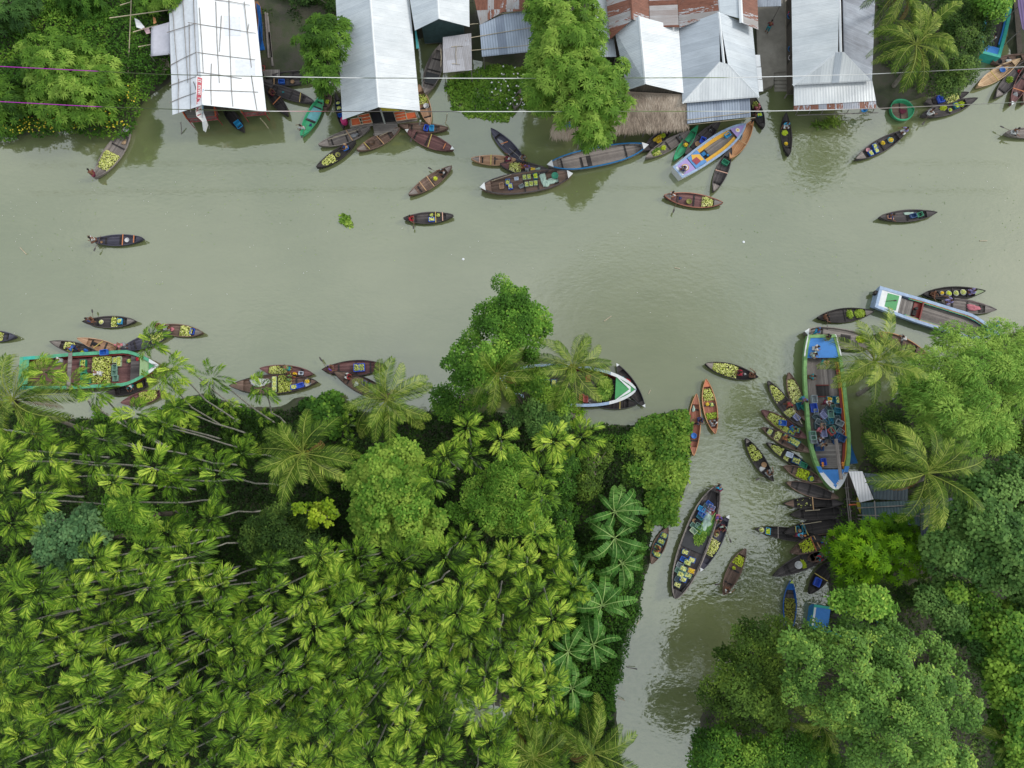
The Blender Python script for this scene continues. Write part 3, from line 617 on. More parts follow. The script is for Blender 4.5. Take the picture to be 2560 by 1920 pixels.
def walls(root, outline, ztop, zb, mat, inset=0.25, floor=True, stilts=True, gable=None, name="wall", matf=None):
    """outline: world 2-D corner list (eaves); each wall its own part"""
    o = Vector(root.location); c = Vector((sum(p[0] for p in outline)/len(outline), sum(p[1] for p in outline)/len(outline)))
    q = [Vector((p[0], p[1]))+(c-Vector((p[0], p[1]))).normalized()*inset for p in outline]; n = len(q)
    for i in range(n):
        a, b = q[i], q[(i+1) % n]; d = (b-a).normalized(); nr = Vector((d.y, -d.x))*0.03
        V = []
        for z in (zb, ztop-0.06):
            for p, s in ((a, 1), (b, 1), (b, -1), (a, -1)): V.append((p.x+nr.x*s-o.x, p.y+nr.y*s-o.y, z))
        Fc = [(0, 1, 2, 3), (4, 7, 6, 5), (0, 4, 5, 1), (1, 5, 6, 2), (2, 6, 7, 3), (3, 7, 4, 0)]
        if gable and i in gable:
            ap = gable[i]; V += [(ap[0]+nr.x-o.x, ap[1]+nr.y-o.y, ap[2]-0.08), (ap[0]-nr.x-o.x, ap[1]-nr.y-o.y, ap[2]-0.08)]
            Fc = [(0, 1, 2, 3), (0, 4, 8, 5, 1), (1, 5, 6, 2), (2, 6, 9, 7, 3), (3, 7, 4, 0), (4, 7, 9, 8), (8, 9, 6, 5)]
        obj(name, mesh(name, V, Fc, mat), root)
    if floor:
        mb = MB(); mb.prism([(p.x-o.x, p.y-o.y) for p in q], zb-0.1, zb+0.002); mb.build("platform", matf or PLANK_X, root)
    if stilts:
        for i in range(n):
            a, b = q[i], q[(i+1) % n]; k = max(1, int((b-a).length/2.2))
            for j in range(k):
                p = a.lerp(b, j/k); mb = MB(); mb.tube([(p.x-o.x, p.y-o.y, -1.2), (p.x-o.x, p.y-o.y, zb-0.1)], 0.07, 6); mb.build("stilt", BAMB, root)
def building(name, label, at, cat="building", group=None):
    p = P(at[0], at[1], 0); r = empty(name, (p.x, p.y, 0)); return tag(r, label, cat, group)
def cap(root, a, b, w=0.12, mat=None, name="ridge_cap"):
    o = Vector(root.location); a = Vector(a)-o; b = Vector(b)-o; d = (b-a).normalized(); s = Vector((d.y, -d.x, 0)).normalized()*w
    V = [a+Vector((0, 0, .05)), b+Vector((0, 0, .05)), b+s-Vector((0, 0, .03)), a+s-Vector((0, 0, .03)), b-s-Vector((0, 0, .03)), a-s-Vector((0, 0, .03))]
    V += [v-Vector((0, 0, .03)) for v in V]
    obj(name, mesh(name, V, [(0, 3, 2, 1), (0, 1, 4, 5), (6, 7, 8, 9), (6, 11, 10, 7), (3, 9, 8, 2), (5, 4, 10, 11), (0, 5, 11, 6), (0, 6, 9, 3), (1, 2, 8, 7), (1, 7, 10, 4)], mat or M_CAP), root)
def gable(name, label, L0, L1, R0, R1, A0, A1, zE, zR, mL, mR, wall, zb=0.7, stilts=True, capm=True, zE2=None, wname="wall", inset=0.3):
    root = building(name, label, ((L1[0]+R1[0])/2, L1[1])); zE2 = zE2 or zE
    l0, l1, r0, r1 = P(*L0, zE), P(*L1, zE), P(*R0, zE2), P(*R1, zE2); a0, a1 = P(*A0, zR), P(*A1, zR)
    panel("roof_slope", [a0, a1, l1, l0], mL, root); panel("roof_slope", [a0, a1, r1, r0], mR, root)
    if capm: cap(root, a0, a1)
    walls(root, [l0, l1, r1, r0], min(zE, zE2), zb, wall, inset, gable={1: a1-(a1-a0).normalized()*inset, 3: a0+(a1-a0).normalized()*inset}, stilts=stilts, name=wname)
    return root, plane(a0, a1, l1), plane(a0, a1, r1)
def poles_on(root, pl, segs, r=0.035, mat=None, up=0.05):
    o = Vector(root.location)
    for (x0, y0, x1, y1) in segs:
        a, b = PP(x0, y0, pl, up)-o, PP(x1, y1, pl, up)-o; m_ = a.lerp(b, .5)+Vector((random.uniform(-.05, .05), random.uniform(-.05, .05), 0.02))
        mb = MB(); mb.tube([a, m_, b], [r, r*0.9, r*0.7], 6); mb.build("bamboo_pole", mat or BAMB, root, smooth=True)
# --- B1 sheeting roof lashed with bamboo
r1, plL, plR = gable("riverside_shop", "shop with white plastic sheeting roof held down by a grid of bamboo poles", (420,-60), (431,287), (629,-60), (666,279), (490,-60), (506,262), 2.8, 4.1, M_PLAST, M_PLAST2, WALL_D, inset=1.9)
poles_on(r1, plL, [(430,0,447,212), (457,0,470,208), (473,60,477,281), (447,198,447,286), (484,0,494,188), (418,82,491,59), (426,164,492,131), (424,215,491,192), (423,258,491,232), (416,22,452,10), (484,205,490,225)])
poles_on(r1, plR, [(499,20,509,182), (540,5,549,208), (573,0,578,190), (578,190,583,267), (611,5,629,170), (629,190,643,276), (529,160,529,262), (619,80,623,60), (470,57,640,84), (494,132,639,150), (494,181,605,197), (512,226,646,231), (537,0,626,14), (554,40,549,130)])
_o = Vector(r1.location)
for (x0, y0, w_, h_) in ((519,150,60,34), (588,150,48,38), (560,40,40,50), (500,90,30,60)):
    q = [PP(x0, y0, plR, 0.012), PP(x0+w_, y0+2, plR, 0.012), PP(x0+w_+2, y0+h_, plR, 0.012), PP(x0+1, y0+h_, plR, 0.012)]
    panel("sheeting_patch", q, M_PLAST if x0 > 550 else M_PLAST2, r1, 0.008)
# porch bays with red lattice below the eave
RED = paint("lattice_red", (0.36, 0.045, 0.05), 0.55, 0.2); ORG = paint("orange_paint", srgb(208, 104, 66), 0.55, 0.15); GRNW = paint("green_board", (0.10, 0.16, 0.07), 0.6, 0.3)
def porch(u0, v0, u1, v1, u2, v2, u3, v3, zz=1.0):
    q = [P(u0, v0, zz), P(u1, v1, zz), P(u2, v2, zz), P(u3, v3, zz)]; q = [p-_o for p in q]; mb = MB(); mb.slab(q, 0.06); mb.build("porch_floor", PLANK_X, r1)
    mb = MB()
    for i in range(4):
        mb.bar(q[i]+Vector((0, 0, .05)), q[(i+1) % 4]+Vector((0, 0, .05)), 0.035, n=5)
        mb.bar(q[i]+Vector((0, 0, .6)), q[(i+1) % 4]+Vector((0, 0, .6)), 0.03, n=5); mb.bar(q[i]+Vector((0, 0, -1.4)), q[i]+Vector((0, 0, .65)), 0.04, n=5)
    for i in (1, 2):
        a, b = q[i], q[(i+1) % 4]
        for k in range(4):
            c, d = a.lerp(b, k/4), a.lerp(b, (k+1)/4); mb.bar(c+Vector((0, 0, .05)), d+Vector((0, 0, .6)), 0.022, n=4); mb.bar(d+Vector((0, 0, .05)), c+Vector((0, 0, .6)), 0.022, n=4)
    mb.build("porch_lattice", RED, r1)
    for i, j in ((0, 3), (1, 2)): mb = MB(); mb.bar(q[i]+Vector((0, 0, .66)), q[j]+Vector((0, 0, .66)), 0.07, n=4); mb.build("porch_rail", ORG, r1)
porch(458, 278, 540, 262, 546, 299, 475, 306); porch(600, 268, 664, 270, 665, 287, 612, 291)
# --- banner hung from the ridge
def banner():
    BW = paint("banner_white", (0.82, 0.82, 0.84), 0.5, 0.08); BR = paint("banner_red", (0.50, 0.10, 0.13), 0.5, 0.1); BB = paint("banner_blue", (0.22, 0.42, 0.62), 0.5, 0.1)
    L = [(492,190,4.6), (490,240,4.5), (489,288,3.2), (506,304,2.4)]; Rr = [(511,196,4.1), (509,240,4.0), (508,280,2.8), (514,312,1.6)]
    root = empty("banner", P(500, 240, 4.2)); tag(root, "red and white cloth banner draped over the ridge of the bamboo-lashed roof", "banner"); o = Vector(root.location)
    def strip(f0, f1, mat, up, name, i0=0, i1=3, k=10):
        mb = MB(); rows = []
        for j in range(k+1):
            t = i0+(i1-i0)*j/k; i = min(int(t), 2); f = t-i
            a = P(*L[i]).lerp(P(*L[i+1]), f); b = P(*Rr[i]).lerp(P(*Rr[i+1]), f); rows.append((a.lerp(b, f0)-o+Vector((0, 0, up)), a.lerp(b, f1)-o+Vector((0, 0, up))))
        for (a, b), (c, d) in zip(rows, rows[1:]): mb.add([a, b, d, c, a-Vector((0, 0, .01)), b-Vector((0, 0, .01)), d-Vector((0, 0, .01)), c-Vector((0, 0, .01))], [(0, 1, 2, 3), (7, 6, 5, 4), (0, 4, 5, 1), (1, 5, 6, 2), (2, 6, 7, 3), (3, 7, 4, 0)])
        mb.build(name, mat, root)
    strip(0, 1, BW, 0, "cloth"); strip(0.10, 0.72, BR, 0.014, "red_band", 0.03, 2.2); strip(0.86, 1.0, BB, 0.014, "blue_edge", 0.6, 2.9)
    # white lettering along the band
    rr = random.Random(3); mb = MB(); t = 0.15
    while t < 2.05:
        i = min(int(t), 2); f = t-i; a = P(*L[i]).lerp(P(*L[i+1]), f)-o; b = P(*Rr[i]).lerp(P(*Rr[i+1]), f)-o; z = Vector((0, 0, 0.04))
        p0, p1 = a.lerp(b, 0.24)+z, a.lerp(b, 0.58)+z; i2 = min(int(t+0.05), 2); f2 = t+0.05-i2
        n0 = P(*L[i2]).lerp(P(*L[i2+1]), f2)-o; n1 = P(*Rr[i2]).lerp(P(*Rr[i2+1]), f2)-o; mb.bar(p0, p1, 0.035, n=4)
        q0 = n0.lerp(n1, 0.24)+z; q1 = n0.lerp(n1, 0.58)+z
        if rr.random() < 0.8: mb.bar(p1, q1, 0.032, n=4)
        if rr.random() < 0.5: mb.bar(p0, q1, 0.03, n=4)
        if rr.random() < 0.4: mb.bar(p0, q0, 0.03, n=4)
        t += 0.09 if rr.random() < 0.8 else 0.22
    mb.build("lettering", BW, root)
    mb = MB(); q = [P(508,280,2.9), P(516,300,2.4), (P(520,312,1.7)), P(514,330,1.2), P(508,326,1.3), P(505,305,2.2)]; mb.slab([p-o for p in q], 0.05); mb.build("cloth_tail", BW, root)
banner()
# side awning, deck, scaffold poles and hanging clothes left of the shop
def simple(name, label, cat, at, group=None, z=0.0):
    r = empty(name, P(at[0], at[1], z)); return tag(r, label, cat, group), Vector(r.location)
aw, o = simple("cloth_awning", "grey-white cloth awning stretched left of the bamboo-lashed roof", "awning", (402, 100))
g = 7; V = []; Fc = []
for i in range(g):
    for j in range(g):
        a = P(378, 68, 2.6).lerp(P(424, 55, 2.7), i/6); b = P(377, 141, 2.3).lerp(P(426, 136, 2.5), i/6); p = a.lerp(b, j/6)-o
        V.append((p.x, p.y, p.z-0.25*math.sin(math.pi*i/6)*math.sin(math.pi*j/6)))
for i in range(g-1):
    for j in range(g-1): Fc.append((i*g+j, (i+1)*g+j, (i+1)*g+j+1, i*g+j+1))
ob = obj("cloth", mesh("cloth", V, Fc, paint("awning_cloth", (0.50, 0.50, 0.58), 0.7, 0.1), smooth=True), aw)
ob.modifiers.new("s", 'SOLIDIFY').thickness = 0.01
for (u, v, h_) in ((379, 70, 2.7), (377, 140, 2.4), (423, 137, 2.6)):
    p = P(u, v, h_)-o; mb = MB(); mb.bar((p.x, p.y, -1), (p.x, p.y, h_+0.2), 0.04, n=6); mb.build("post", BAMB, aw)
dk, o = simple("plank_deck", "small deck of pale vertical boards under the cloth awning", "deck", (412, 160))
mb = MB(); mb.slab([P(397,146,.7)-o, P(427,146,.7)-o, P(427,172,.7)-o, P(413,175,.7)-o, P(411,188,.7)-o, P(402,187,.7)-o], 0.06); mb.build("boards", wood("deck_pale", (0.25, 0.20, 0.15), (0.52, 0.44, 0.35), 4.5, 0), dk)
for u, v in ((399, 150), (425, 150), (404, 184)):
    p = P(u, v, .7)-o; mb = MB(); mb.bar((p.x, p.y, -1), (p.x, p.y, .64), 0.05, n=6); mb.build("post", BAMB, dk)
for i, (x0, y0, z0, x1, y1, z1, lb) in enumerate([(274,45,3,421,25,3.2,"long bamboo pole reaching left from the shop roof"), (300,13,3,327,5,3,"short bamboo pole at the upper left behind the scaffold"),
      (328,0,4,320,187,.4,"upright bamboo pole leaning over the weeds beside the awning"), (346,117,2,391,109,2.2,"bamboo stub just left of the cloth awning"), (333,80,2.4,395,62,2.6,"bamboo pole carrying the hanging clothes"),
      (700,1,.6,700,1,.6,"")][:5]):
    c = (P(x0, y0, z0)+P(x1, y1, z1))/2; mb = MB(); mb.tube([P(x0, y0, z0)-c, P(x1, y1, z1)-c], [0.05, 0.04], 7); tag(mb.build("bamboo_pole", BAMY, None, c, smooth=True), lb, "pole", "bamboo poles left of the shop")
cl, o = simple("hanging_clothes", "bundle of white and pink washing hung between bamboo poles", "washing", (355, 65))
for nm, c, q in (("white_cloth", (0.7, 0.72, 0.75), [(336,45),(347,50),(362,68),(353,72),(341,68)]), ("pink_cloth", (0.55, 0.38, 0.42), [(358,70),(372,70),(377,82),(366,85)]), ("red_cloth", (0.45, 0.06, 0.18), [(350,66),(360,64),(362,72),(352,74)]), ("orange_cloth", (0.6, 0.28, 0.12), [(382,42),(388,44),(391,56),(384,60)])):
    mb = MB(); mb.slab([P(a, b, 2.2+0.1*i)-o for i, (a, b) in enumerate(q)], 0.03); mb.build(nm, paint(nm, c, 0.7, 0.2), cl)
# blue tarp and boards on the right of the shop
tp, o = simple("blue_tarpaulin", "crumpled bright blue tarpaulin over brown bundles right of the shop", "tarpaulin", (648, 70))
mb = MB(); mb.slab([P(640,8,1.5)-o, P(650,14,1.7)-o, P(655,60,1.8)-o, P(656,100,1.6)-o, P(662,124,1.2)-o, P(648,126,1.1)-o, P(644,90,1.4)-o, P(646,50,1.6)-o], 0.08); mb.build("sheet", paint("tarp_blue", (0.02, 0.15, 0.52), 0.4, 0.3), tp)
mb = MB(); mb.box(P(643, 45, .8)-o, (0.5, 3.0, 1.0), 0.05); mb.build("bundle", paint("bundle_brown", (0.35, 0.17, 0.09), 0.7, 0.4), tp)
for k, (x0, y0, x1, y1) in enumerate([(663,30,672,145), (668,32,679,144), (673,80,682,165)]):
    a, b = P(x0, y0, .5), P(x1, y1, .45); c = (a+b)/2; d = b-a; mb = MB(); mb.box((0, 0, 0), (d.length, 0.17, 0.05)); tag(mb.build("walkway_plank", PLANK_X, None, c, (0, 0, math.atan2(d.y, d.x))), ("inner", "middle", "outer")[k]+" grey plank of the walkway beside the blue tarpaulin", "plank", "walkway planks")
rc_, o = simple("red_frame_chair", "red tubular metal frame lying beside the small grey jetty", "metal frame", (650, 168))
mb = MB(); pts = [P(645,164,.6)-o, P(662,165,.6)-o, P(661,176,.9)-o, P(652,176,.9)-o, P(645,164,.6)-o]; mb.tube(pts, 0.03, 5); mb.tube([P(650,164,.6)-o, P(655,182,.5)-o], 0.03, 5); mb.build("frame_tube", RED, rc_)
jt, o = simple("small_jetty", "little grey plank jetty right of the shop", "jetty", (680, 180))
mb = MB(); mb.slab([P(658,174,.45)-o, P(700,174,.45)-o, P(699,190,.45)-o, P(660,192,.45)-o], 0.06); mb.build("boards", PLANK_Y, jt)
for u, v in ((660,190), (698,189)):
    p = P(u, v, .4)-o; mb = MB(); mb.bar((p.x, p.y, -1), (p.x, p.y, .39), 0.05, n=6); mb.build("post", BAMB, jt)
# --- B2 big white roof with orange counters
r2, p2L, p2R = gable("large_shop", "long shop with wide pale metal gable roof and orange counters at the water", (836,-60), (856,299), (1018,-60), (1050,277), (921,-60), (946,268), 3.0, 4.5, M_PALE, M_WHITE, WALL_D, inset=2.2)  # whiter right slope has the sunny side painted into its sheet colour
o2 = Vector(r2.location)
YEL = paint("yellow_board", (0.50, 0.42, 0.04), 0.55, 0.2)
mb = MB(); mb.slab([P(948,266,3.6)-o2, P(1000,275,3.1)-o2, P(992,279,3.0)-o2, P(955,276,3.0)-o2], 0.05); mb.build("yellow_fascia", YEL, r2)
def counter(q, cols, rows):
    q = [P(a, b, 1.3)-o2 for a, b in q]; mb = MB(); mb.slab(q, 0.05); mb.build("counter_flap", ORG, r2); mb = MB()
    for i in range(cols+1): mb.bar(q[0].lerp(q[1], i/cols)+Vector((0, 0, .03)), q[3].lerp(q[2], i/cols)+Vector((0, 0, .03)), 0.035, n=4)
    for i in range(rows+1): mb.bar(q[0].lerp(q[3], i/rows)+Vector((0, 0, .03)), q[1].lerp(q[2], i/rows)+Vector((0, 0, .03)), 0.035, n=4)
    mb.build("flap_frame", BAMY, r2)
counter([(877,298),(903,293),(907,311),(880,315)], 1, 1); counter([(895,289),(923,283),(931,307),(903,311)], 1, 3)
counter([(984,281),(1012,276),(1018,299),(991,303)], 1, 3); counter([(1013,283),(1038,280),(1043,296),(1017,299)], 1, 1)
for q in ([(872,300),(932,307),(932,314),(875,318)], [(991,303),(1044,297),(1043,302),(994,308)]):
    mb = MB(); mb.slab([P(a, b, .9)-o2 for a, b in q], 0.07); mb.build("porch_beam", PLANK_X, r2)
mb = MB(); mb.slab([P(927,282,.75)-o2, P(985,280,.75)-o2, P(992,302,.75)-o2, P(932,308,.75)-o2], 0.06); mb.build("dark_floor", paint("tarred_floor", (0.035, 0.035, 0.04), 0.5, 0.3), r2)
for (a, b, c, d) in ((951,272,962,308), (1040,278,1047,294), (1051,302,1049,312)):
    mb = MB(); mb.tube([P(a, b, 2.9)-o2, P(c, d, .7)-o2], 0.09, 6); mb.build("porch_post", paint("post_pale", (0.42, 0.44, 0.42), 0.6, 0.3), r2)
lp, o = simple("landing_platform", "weathered plank landing platform in front of the orange counters", "platform", (963, 320))
mb = MB(); mb.slab([P(931,309,.5)-o, P(992,303,.5)-o, P(996,324,.5)-o, P(966,331,.5)-o, P(937,340,.5)-o], 0.08); mb.build("boards", PLANK_X, lp)
for u, v in ((934,335), (994,322), (965,328)):
    p = P(u, v, .4)-o; mb = MB(); mb.bar((p.x, p.y, -1), (p.x, p.y, .4), 0.06, n=6); mb.build("post", BAMB, lp)
pk, o = simple("pink_drum", "magenta plastic drum under the corner of the large shop roof", "drum", (863, 308), z=.35)
mb = MB(); mb.lathe([(.30, 0), (.33, .1), (.33, .62), (.28, .68)], n=14); mb.build("drum_body", paint("magenta_plastic", (0.5, 0.03, 0.16), 0.4, 0.1), pk, smooth=True); mb = MB(); mb.lathe([(.29, 0), (.29, .05)], (0, 0, .68), 14); mb.build("lid", paint("magenta_lid", (0.55, 0.06, 0.2), 0.4, 0.1), pk)
# --- B3 green walled house
r3, _, _ = gable("green_house", "small house with pale gable roof and dark green front wall", (1015,-60), (1037,76), (1172,-60), (1174,67), (1090,-60), (1097,47), 3.4, 4.4, M_PALE, M_WHITE, TEAL, zb=0.4, stilts=False, inset=1.0)  # paler right slope paints in sunlight from that side
tw, o = simple("turquoise_screen", "narrow turquoise board against the right side of the large shop", "board", (1043, 97)); mb = MB(); mb.slab([P(1037,75,2.6)-o, P(1041,76,2.4)-o, P(1048,120,1.6)-o, P(1041,121,1.8)-o], 0.08); mb.build("board", TURQ, tw)
# --- B4 flat sheet roof on posts
def flat(name, label, q, z, mat, zb=0.2, cat="shed", posts=True, ridge=(0, 1), zs=None):
    c = (sum(a[0] for a in q)/len(q), sum(a[1] for a in q)/len(q)); root, o = simple(name, label, cat, c); zs = zs or [z]*len(q)
    w = [P(a, b, zz) for (a, b), zz in zip(q, zs)]; panel("roof_sheet", w, mat, root, ridge=ridge)
    if posts:
        cc = sum((p for p in w), Vector())/len(w)
        for p in w:
            e = p.lerp(cc, 0.06)-o; mb = MB(); mb.bar((e.x, e.y, -0.9), (e.x, e.y, p.z-0.06), 0.05, n=6); mb.build("post", BAMB, root)
    return root
f4 = flat("sheet_shelter", "square rust-spotted grey sheet shelter between two houses", [(1107,93),(1178,83),(1180,175),(1108,182)], 2.4, metal("sheet_spotted", (0.50, 0.50, 0.55), (0.33, 0.31, 0.32), rust=0.14, dirt=0.3, row=1.3))
o = Vector(f4.location); pl4 = plane(P(1107,93,2.4), P(1178,83,2.4), P(1180,175,2.4)); poles_on(f4, pl4, [(1102,123,1102,168), (1128,118,1158,116), (1140,117,1141,160), (1130,160,1150,162)], 0.03, BAMY)
# --- B5 rusty shed roofs left of the big tree
flat("rusty_house", "rust-striped tin roof behind the patched sheet lean-to", [(1172,-60),(1345,-60),(1352,24),(1256,30),(1200,62),(1186,0)], 3.8, M_RUST, cat="building", zs=[3.8,3.8,3.4,3.4,3.0,3.4])
f5 = flat("patched_lean_to", "lean-to roof of patched blue-grey sheets crossed by poles, left of the big tree", [(1199,62),(1258,36),(1352,22),(1358,126),(1205,142)], 2.7, M_BLUE, zs=[3.0,3.1,3.1,2.4,2.4], ridge=(4, 3))
pl5 = plane(P(1199,62,3.0), P(1352,22,3.1), P(1205,142,2.4)); poles_on(f5, pl5, [(1178,95,1340,68), (1178,127,1345,112), (1230,38,1330,26), (1175,62,1196,60)], 0.035, BAMY, 0.06)
# --- B6 slivers right of the big tree
flat("white_lean_to", "narrow white roof strip between the big tree and rusty roofs", [(1478,-60),(1512,-60),(1525,96),(1487,97)], 3.0, M_WHITE, cat="building", ridge=(0, 3))
flat("grey_lean_to", "ribbed blue-grey roof strip just right of the big tree", [(1485,98),(1535,97),(1541,142),(1500,142)], 2.6, M_GREY, ridge=(0, 1))
# --- B7 rusty row behind the pale roofs
r7, o7 = simple("rusty_row", "row of rust-streaked tin roofs behind the two pale roofs", "building", (1600, 20))
def pz(L): return [P(*p) for p in L]
panel("roof_slope", pz([(1576,-60,4.6),(1581,48,4.6),(1525,98,3.6),(1510,-60,3.6)]), M_RUST, r7); panel("roof_slope", pz([(1576,-60,4.6),(1581,48,4.6),(1625,66,3.7),(1620,-60,3.7)]), M_RUST, r7)
panel("roof_slope", pz([(1620,-60,3.75),(1690,-60,3.9),(1697,68,3.9),(1625,66,3.75)]), M_RUST2, r7, ridge=(0, 3)); cap(r7, P(1576,-60,4.62), P(1581,48,4.62), .13, paint("ridge_rust", (0.22, 0.09, 0.06), 0.7, 0.3))
r7b, o7b = simple("rusty_house", "rust-banded tin roof with white ridge cap behind the hipped grey roof", "building", (1790, 20))
panel("roof_slope", pz([(1690,-60,3.8),(1790,-60,4.4),(1798,32,4.4),(1698,70,3.8)]), M_RUST, r7b, ridge=(0, 3)); panel("roof_slope", pz([(1790,-60,4.42),(1846,-60,4.6),(1851,46,4.6),(1798,32,4.42)]), M_PALE, r7b, ridge=(0, 3))
panel("roof_slope", pz([(1849,-60,4.7),(1855,57,4.7),(1896,74,4.0),(1892,-60,4.0)]), M_RUST, r7b); cap(r7b, P(1848,-60,4.75), P(1854,57,4.75), .18)
flat("blue_hut_roof", "dark blue-grey tin roof at the top end of the lane", [(1893,-60),(1953,-60),(1953,15),(1893,17)], 3.0, M_GREYD, cat="building")
# --- B8
r8, _, _ = gable("white_roof_house", "house with smooth white gable roof next to the big tree and above the thatch", (1535,72), (1568,225), (1697,68), (1709,233), (1598,40), (1614,210), 3.3, 4.6, M_PALE, M_WHITE, WALL_D)  # left slope greyer, right whiter: sun and shade painted into the sheets
mb = MB(); p = P(1622, 216, 3.2)-Vector(r8.location); mb.lathe([(.3, 0), (.3, .3), (.2, .36)], p, 14); mb.build("tank", M_CAP, r8)
# --- B9 hipped grey roof
r9, o9 = simple("hipped_house", "largest grey metal hipped roof with ribbed skirt beside the lane", "building", (1800, 200)); LZ = 3.2
a0, a1, a2 = P(1797,30,4.9), P(1800,155,4.9), P(1820,160,4.75)
l0, l1, q0, q1 = P(1698,68,LZ), P(1706,258,LZ), P(1881,66,LZ), P(1898,243,LZ)
panel("roof_slope", [a0, a1, l1, l0], M_GREY, r9); panel("roof_slope", [a0, a2, q1, q0], M_PALE, r9, ridge=(3, 2)); panel("hip_slope", [a1, a2, q1, l1], M_RIB, r9, ridge=(3, 2))
cap(r9, a0, a1+(a2-a1)*.5, .12); cap(r9, a1, l1, .09); cap(r9, a2, q1, .09)
panel("skirt_roof", pz([(1717,252,2.9),(1874,241,2.9),(1877,292,2.4),(1718,309,2.4)]), M_BLUE, r9); walls(r9, [l0, l1, q1, q0], LZ, .7, WALL_D, .3)
mb = MB(); mb.bar(P(1716,300,2.55)-o9, P(1874,281,2.6)-o9, .035, n=6); mb.build("bamboo_pole", BAMY, r9); mb = MB(); mb.bar(P(1720,312,2.2)-o9, P(1888,294,2.2)-o9, .035, n=6); mb.build("bamboo_pole", BAMY, r9)
for i, (x, y) in enumerate(((1888,137), (1891,168), (1894,199))):
    panel("awning_panel", pz([(x,y,2.8),(x+12,y,2.6),(x+14,y+29,2.6),(x+3,y+30,2.8)]), M_CAP, r9, 0.03)
# --- thatched front
def thatch(name, label, q, zs, n, seed, dirx=0.0):
    rng = np.random.default_rng(seed); c = (sum(a[0] for a in q)/len(q), sum(a[1] for a in q)/len(q)); root, o = simple(name, label, "thatched roof", c)
    w = [P(a, b, z) for (a, b), z in zip(q, zs)]; mb = MB(); mb.slab([p-o for p in w], 0.12); SM = leafmat("straw", (0.20, 0.155, 0.12), (0.40, 0.32, 0.255), (0.60, 0.51, 0.42), 0.8); mb.build("thatch_base", SM, root)
    # straw
    a, b, c_, d = [np.array(p) for p in (w[0], w[1], w[2], w[3])]; s = rng.random((n, 1)); t = rng.random((n, 1))*0.97
    p = (a*(1-s)+b*s)*(1-t)+(d*(1-s)+c_*s)*t; down = unit((d-a)*(1-s)+(c_-b)*s); nr = unit(np.cross(b-a, d-a)); nr = nr*np.sign(nr[2])
    ax = unit(down+np.cross(nr, down)*(rng.normal(size=(n, 1))*0.22+0.3*np.sin(s*9+seed))+nr*0.04*rng.random((n, 1)))
    V = leaves(p+nr*rng.uniform(0.0, 0.1, (n, 1))-np.array(o), ax, nr+rng.normal(size=(n, 3))*.2, rng.uniform(.5, 1.0, n), rng.uniform(.03, .07, n), 0.03)
    obj("straw", npmesh("straw", V, quads(n), SM, np.clip(0.5+(vnoise(p[:, 0], p[:, 1], 1.3, seed)-.5)*.5+rng.uniform(-.25, .25, n), 0, 1)), root)
    for k in range(5):
        e = w[3].lerp(w[2], k/4)-o; e = e*0.93; mb = MB(); mb.bar((e.x, e.y, -1.0), (e.x, e.y, w[3].z-.1), .05, n=6); mb.build("post", BAMB, root)
    return root
thatch("thatched_porch", "wide straw-thatched roof below the white roof house, right of the big tree", [(1520,226),(1712,236),(1716,311),(1515,326)], [3.0,3.0,2.1,2.1], 9000, 4)
thatch("thatched_lean_to", "small ragged thatch corner left of the big tree foot", [(1380,312),(1442,300),(1444,332),(1384,333)], [1.6,1.7,1.2,1.2], 1800, 5)
bt, o = simple("blue_tarpaulin", "blue plastic sheet on the small thatch under the big tree", "tarpaulin", (1425, 312)); mb = MB(); mb.slab([P(1412,306,1.9)-o, P(1440,303,2.0)-o, P(1441,316,1.9)-o, P(1413,318,1.85)-o], .04); mb.build("sheet", paint("tarp_slate", (0.06, 0.16, 0.32), 0.4, 0.2), bt)
lt, o = simple("bamboo_ladder", "horizontal bamboo ladder along the thatched porch edge", "ladder", (1660, 316)); mb = MB()
a, b, c, d = [P(*q)-o for q in ((1631,314,.9),(1700,308,.9),(1632,322,.9),(1701,316,.9))]; mb.bar(a, b, .04, n=5); mb.bar(c, d, .04, n=5); mb.build("rail", BAMY, lt); mb = MB()
for k in range(15): mb.bar(a.lerp(b, k/14), c.lerp(d, k/14), .03, n=4)
mb.build("rungs", BAMB, lt)
for e in (a, b): mb = MB(); mb.bar((e.x, e.y, -1), (e.x, e.y, .86), .045, n=6); mb.build("post", BAMB, lt)
# --- lane and steps
def slabobj(name, q, z, th, mat, label=None, cat=None, kind=None, group=None):
    c = P(sum(a[0] for a in q)/len(q), sum(a[1] for a in q)/len(q), z); mb = MB(); mb.slab([P(a, b, z)-c for a, b in q], th); return tag(mb.build(name, mat, None, c), label, cat, group, kind)
m, nt, b_ = newmat("lane_concrete"); v_ = wpos(nt); n1 = noise(nt, v_, 0.7, 7.0, 0.7)
nt.links.new(ramp(nt, n1, [(0.3, (0.17, 0.155, 0.13)), (0.7, (0.29, 0.27, 0.235))]), b_.inputs["Base Color"]); b_.inputs["Roughness"].default_value = 0.8; MATS["lane"] = m
slabobj("lane", [(1888,-80),(1968,-80),(1972,178),(1935,182),(1934,212),(1896,228)], 0.55, 1.6, m, kind="structure")
slabobj("kerb_wall", [(1960,-80),(1966,-80),(1975,178),(1969,178)], 0.72, 1.8, paint("kerb_tan", (0.30, 0.27, 0.22), 0.8, 0.3), "long tan kerb wall along the right edge of the lane", "wall")
st, o = simple("landing_steps", "concrete landing steps going down into the water at the lane end", "steps", (1954, 200), z=0)
for k in range(6):
    y = 181+k*9.5; z = 0.46-0.11*k; mb = MB(); mb.slab([P(1936,y,z)-o, P(1972,y-1,z)-o, P(1973,y+9,z)-o, P(1936,y+9.5,z)-o], 1.2-0.1*k); mb.build("step", m, st)
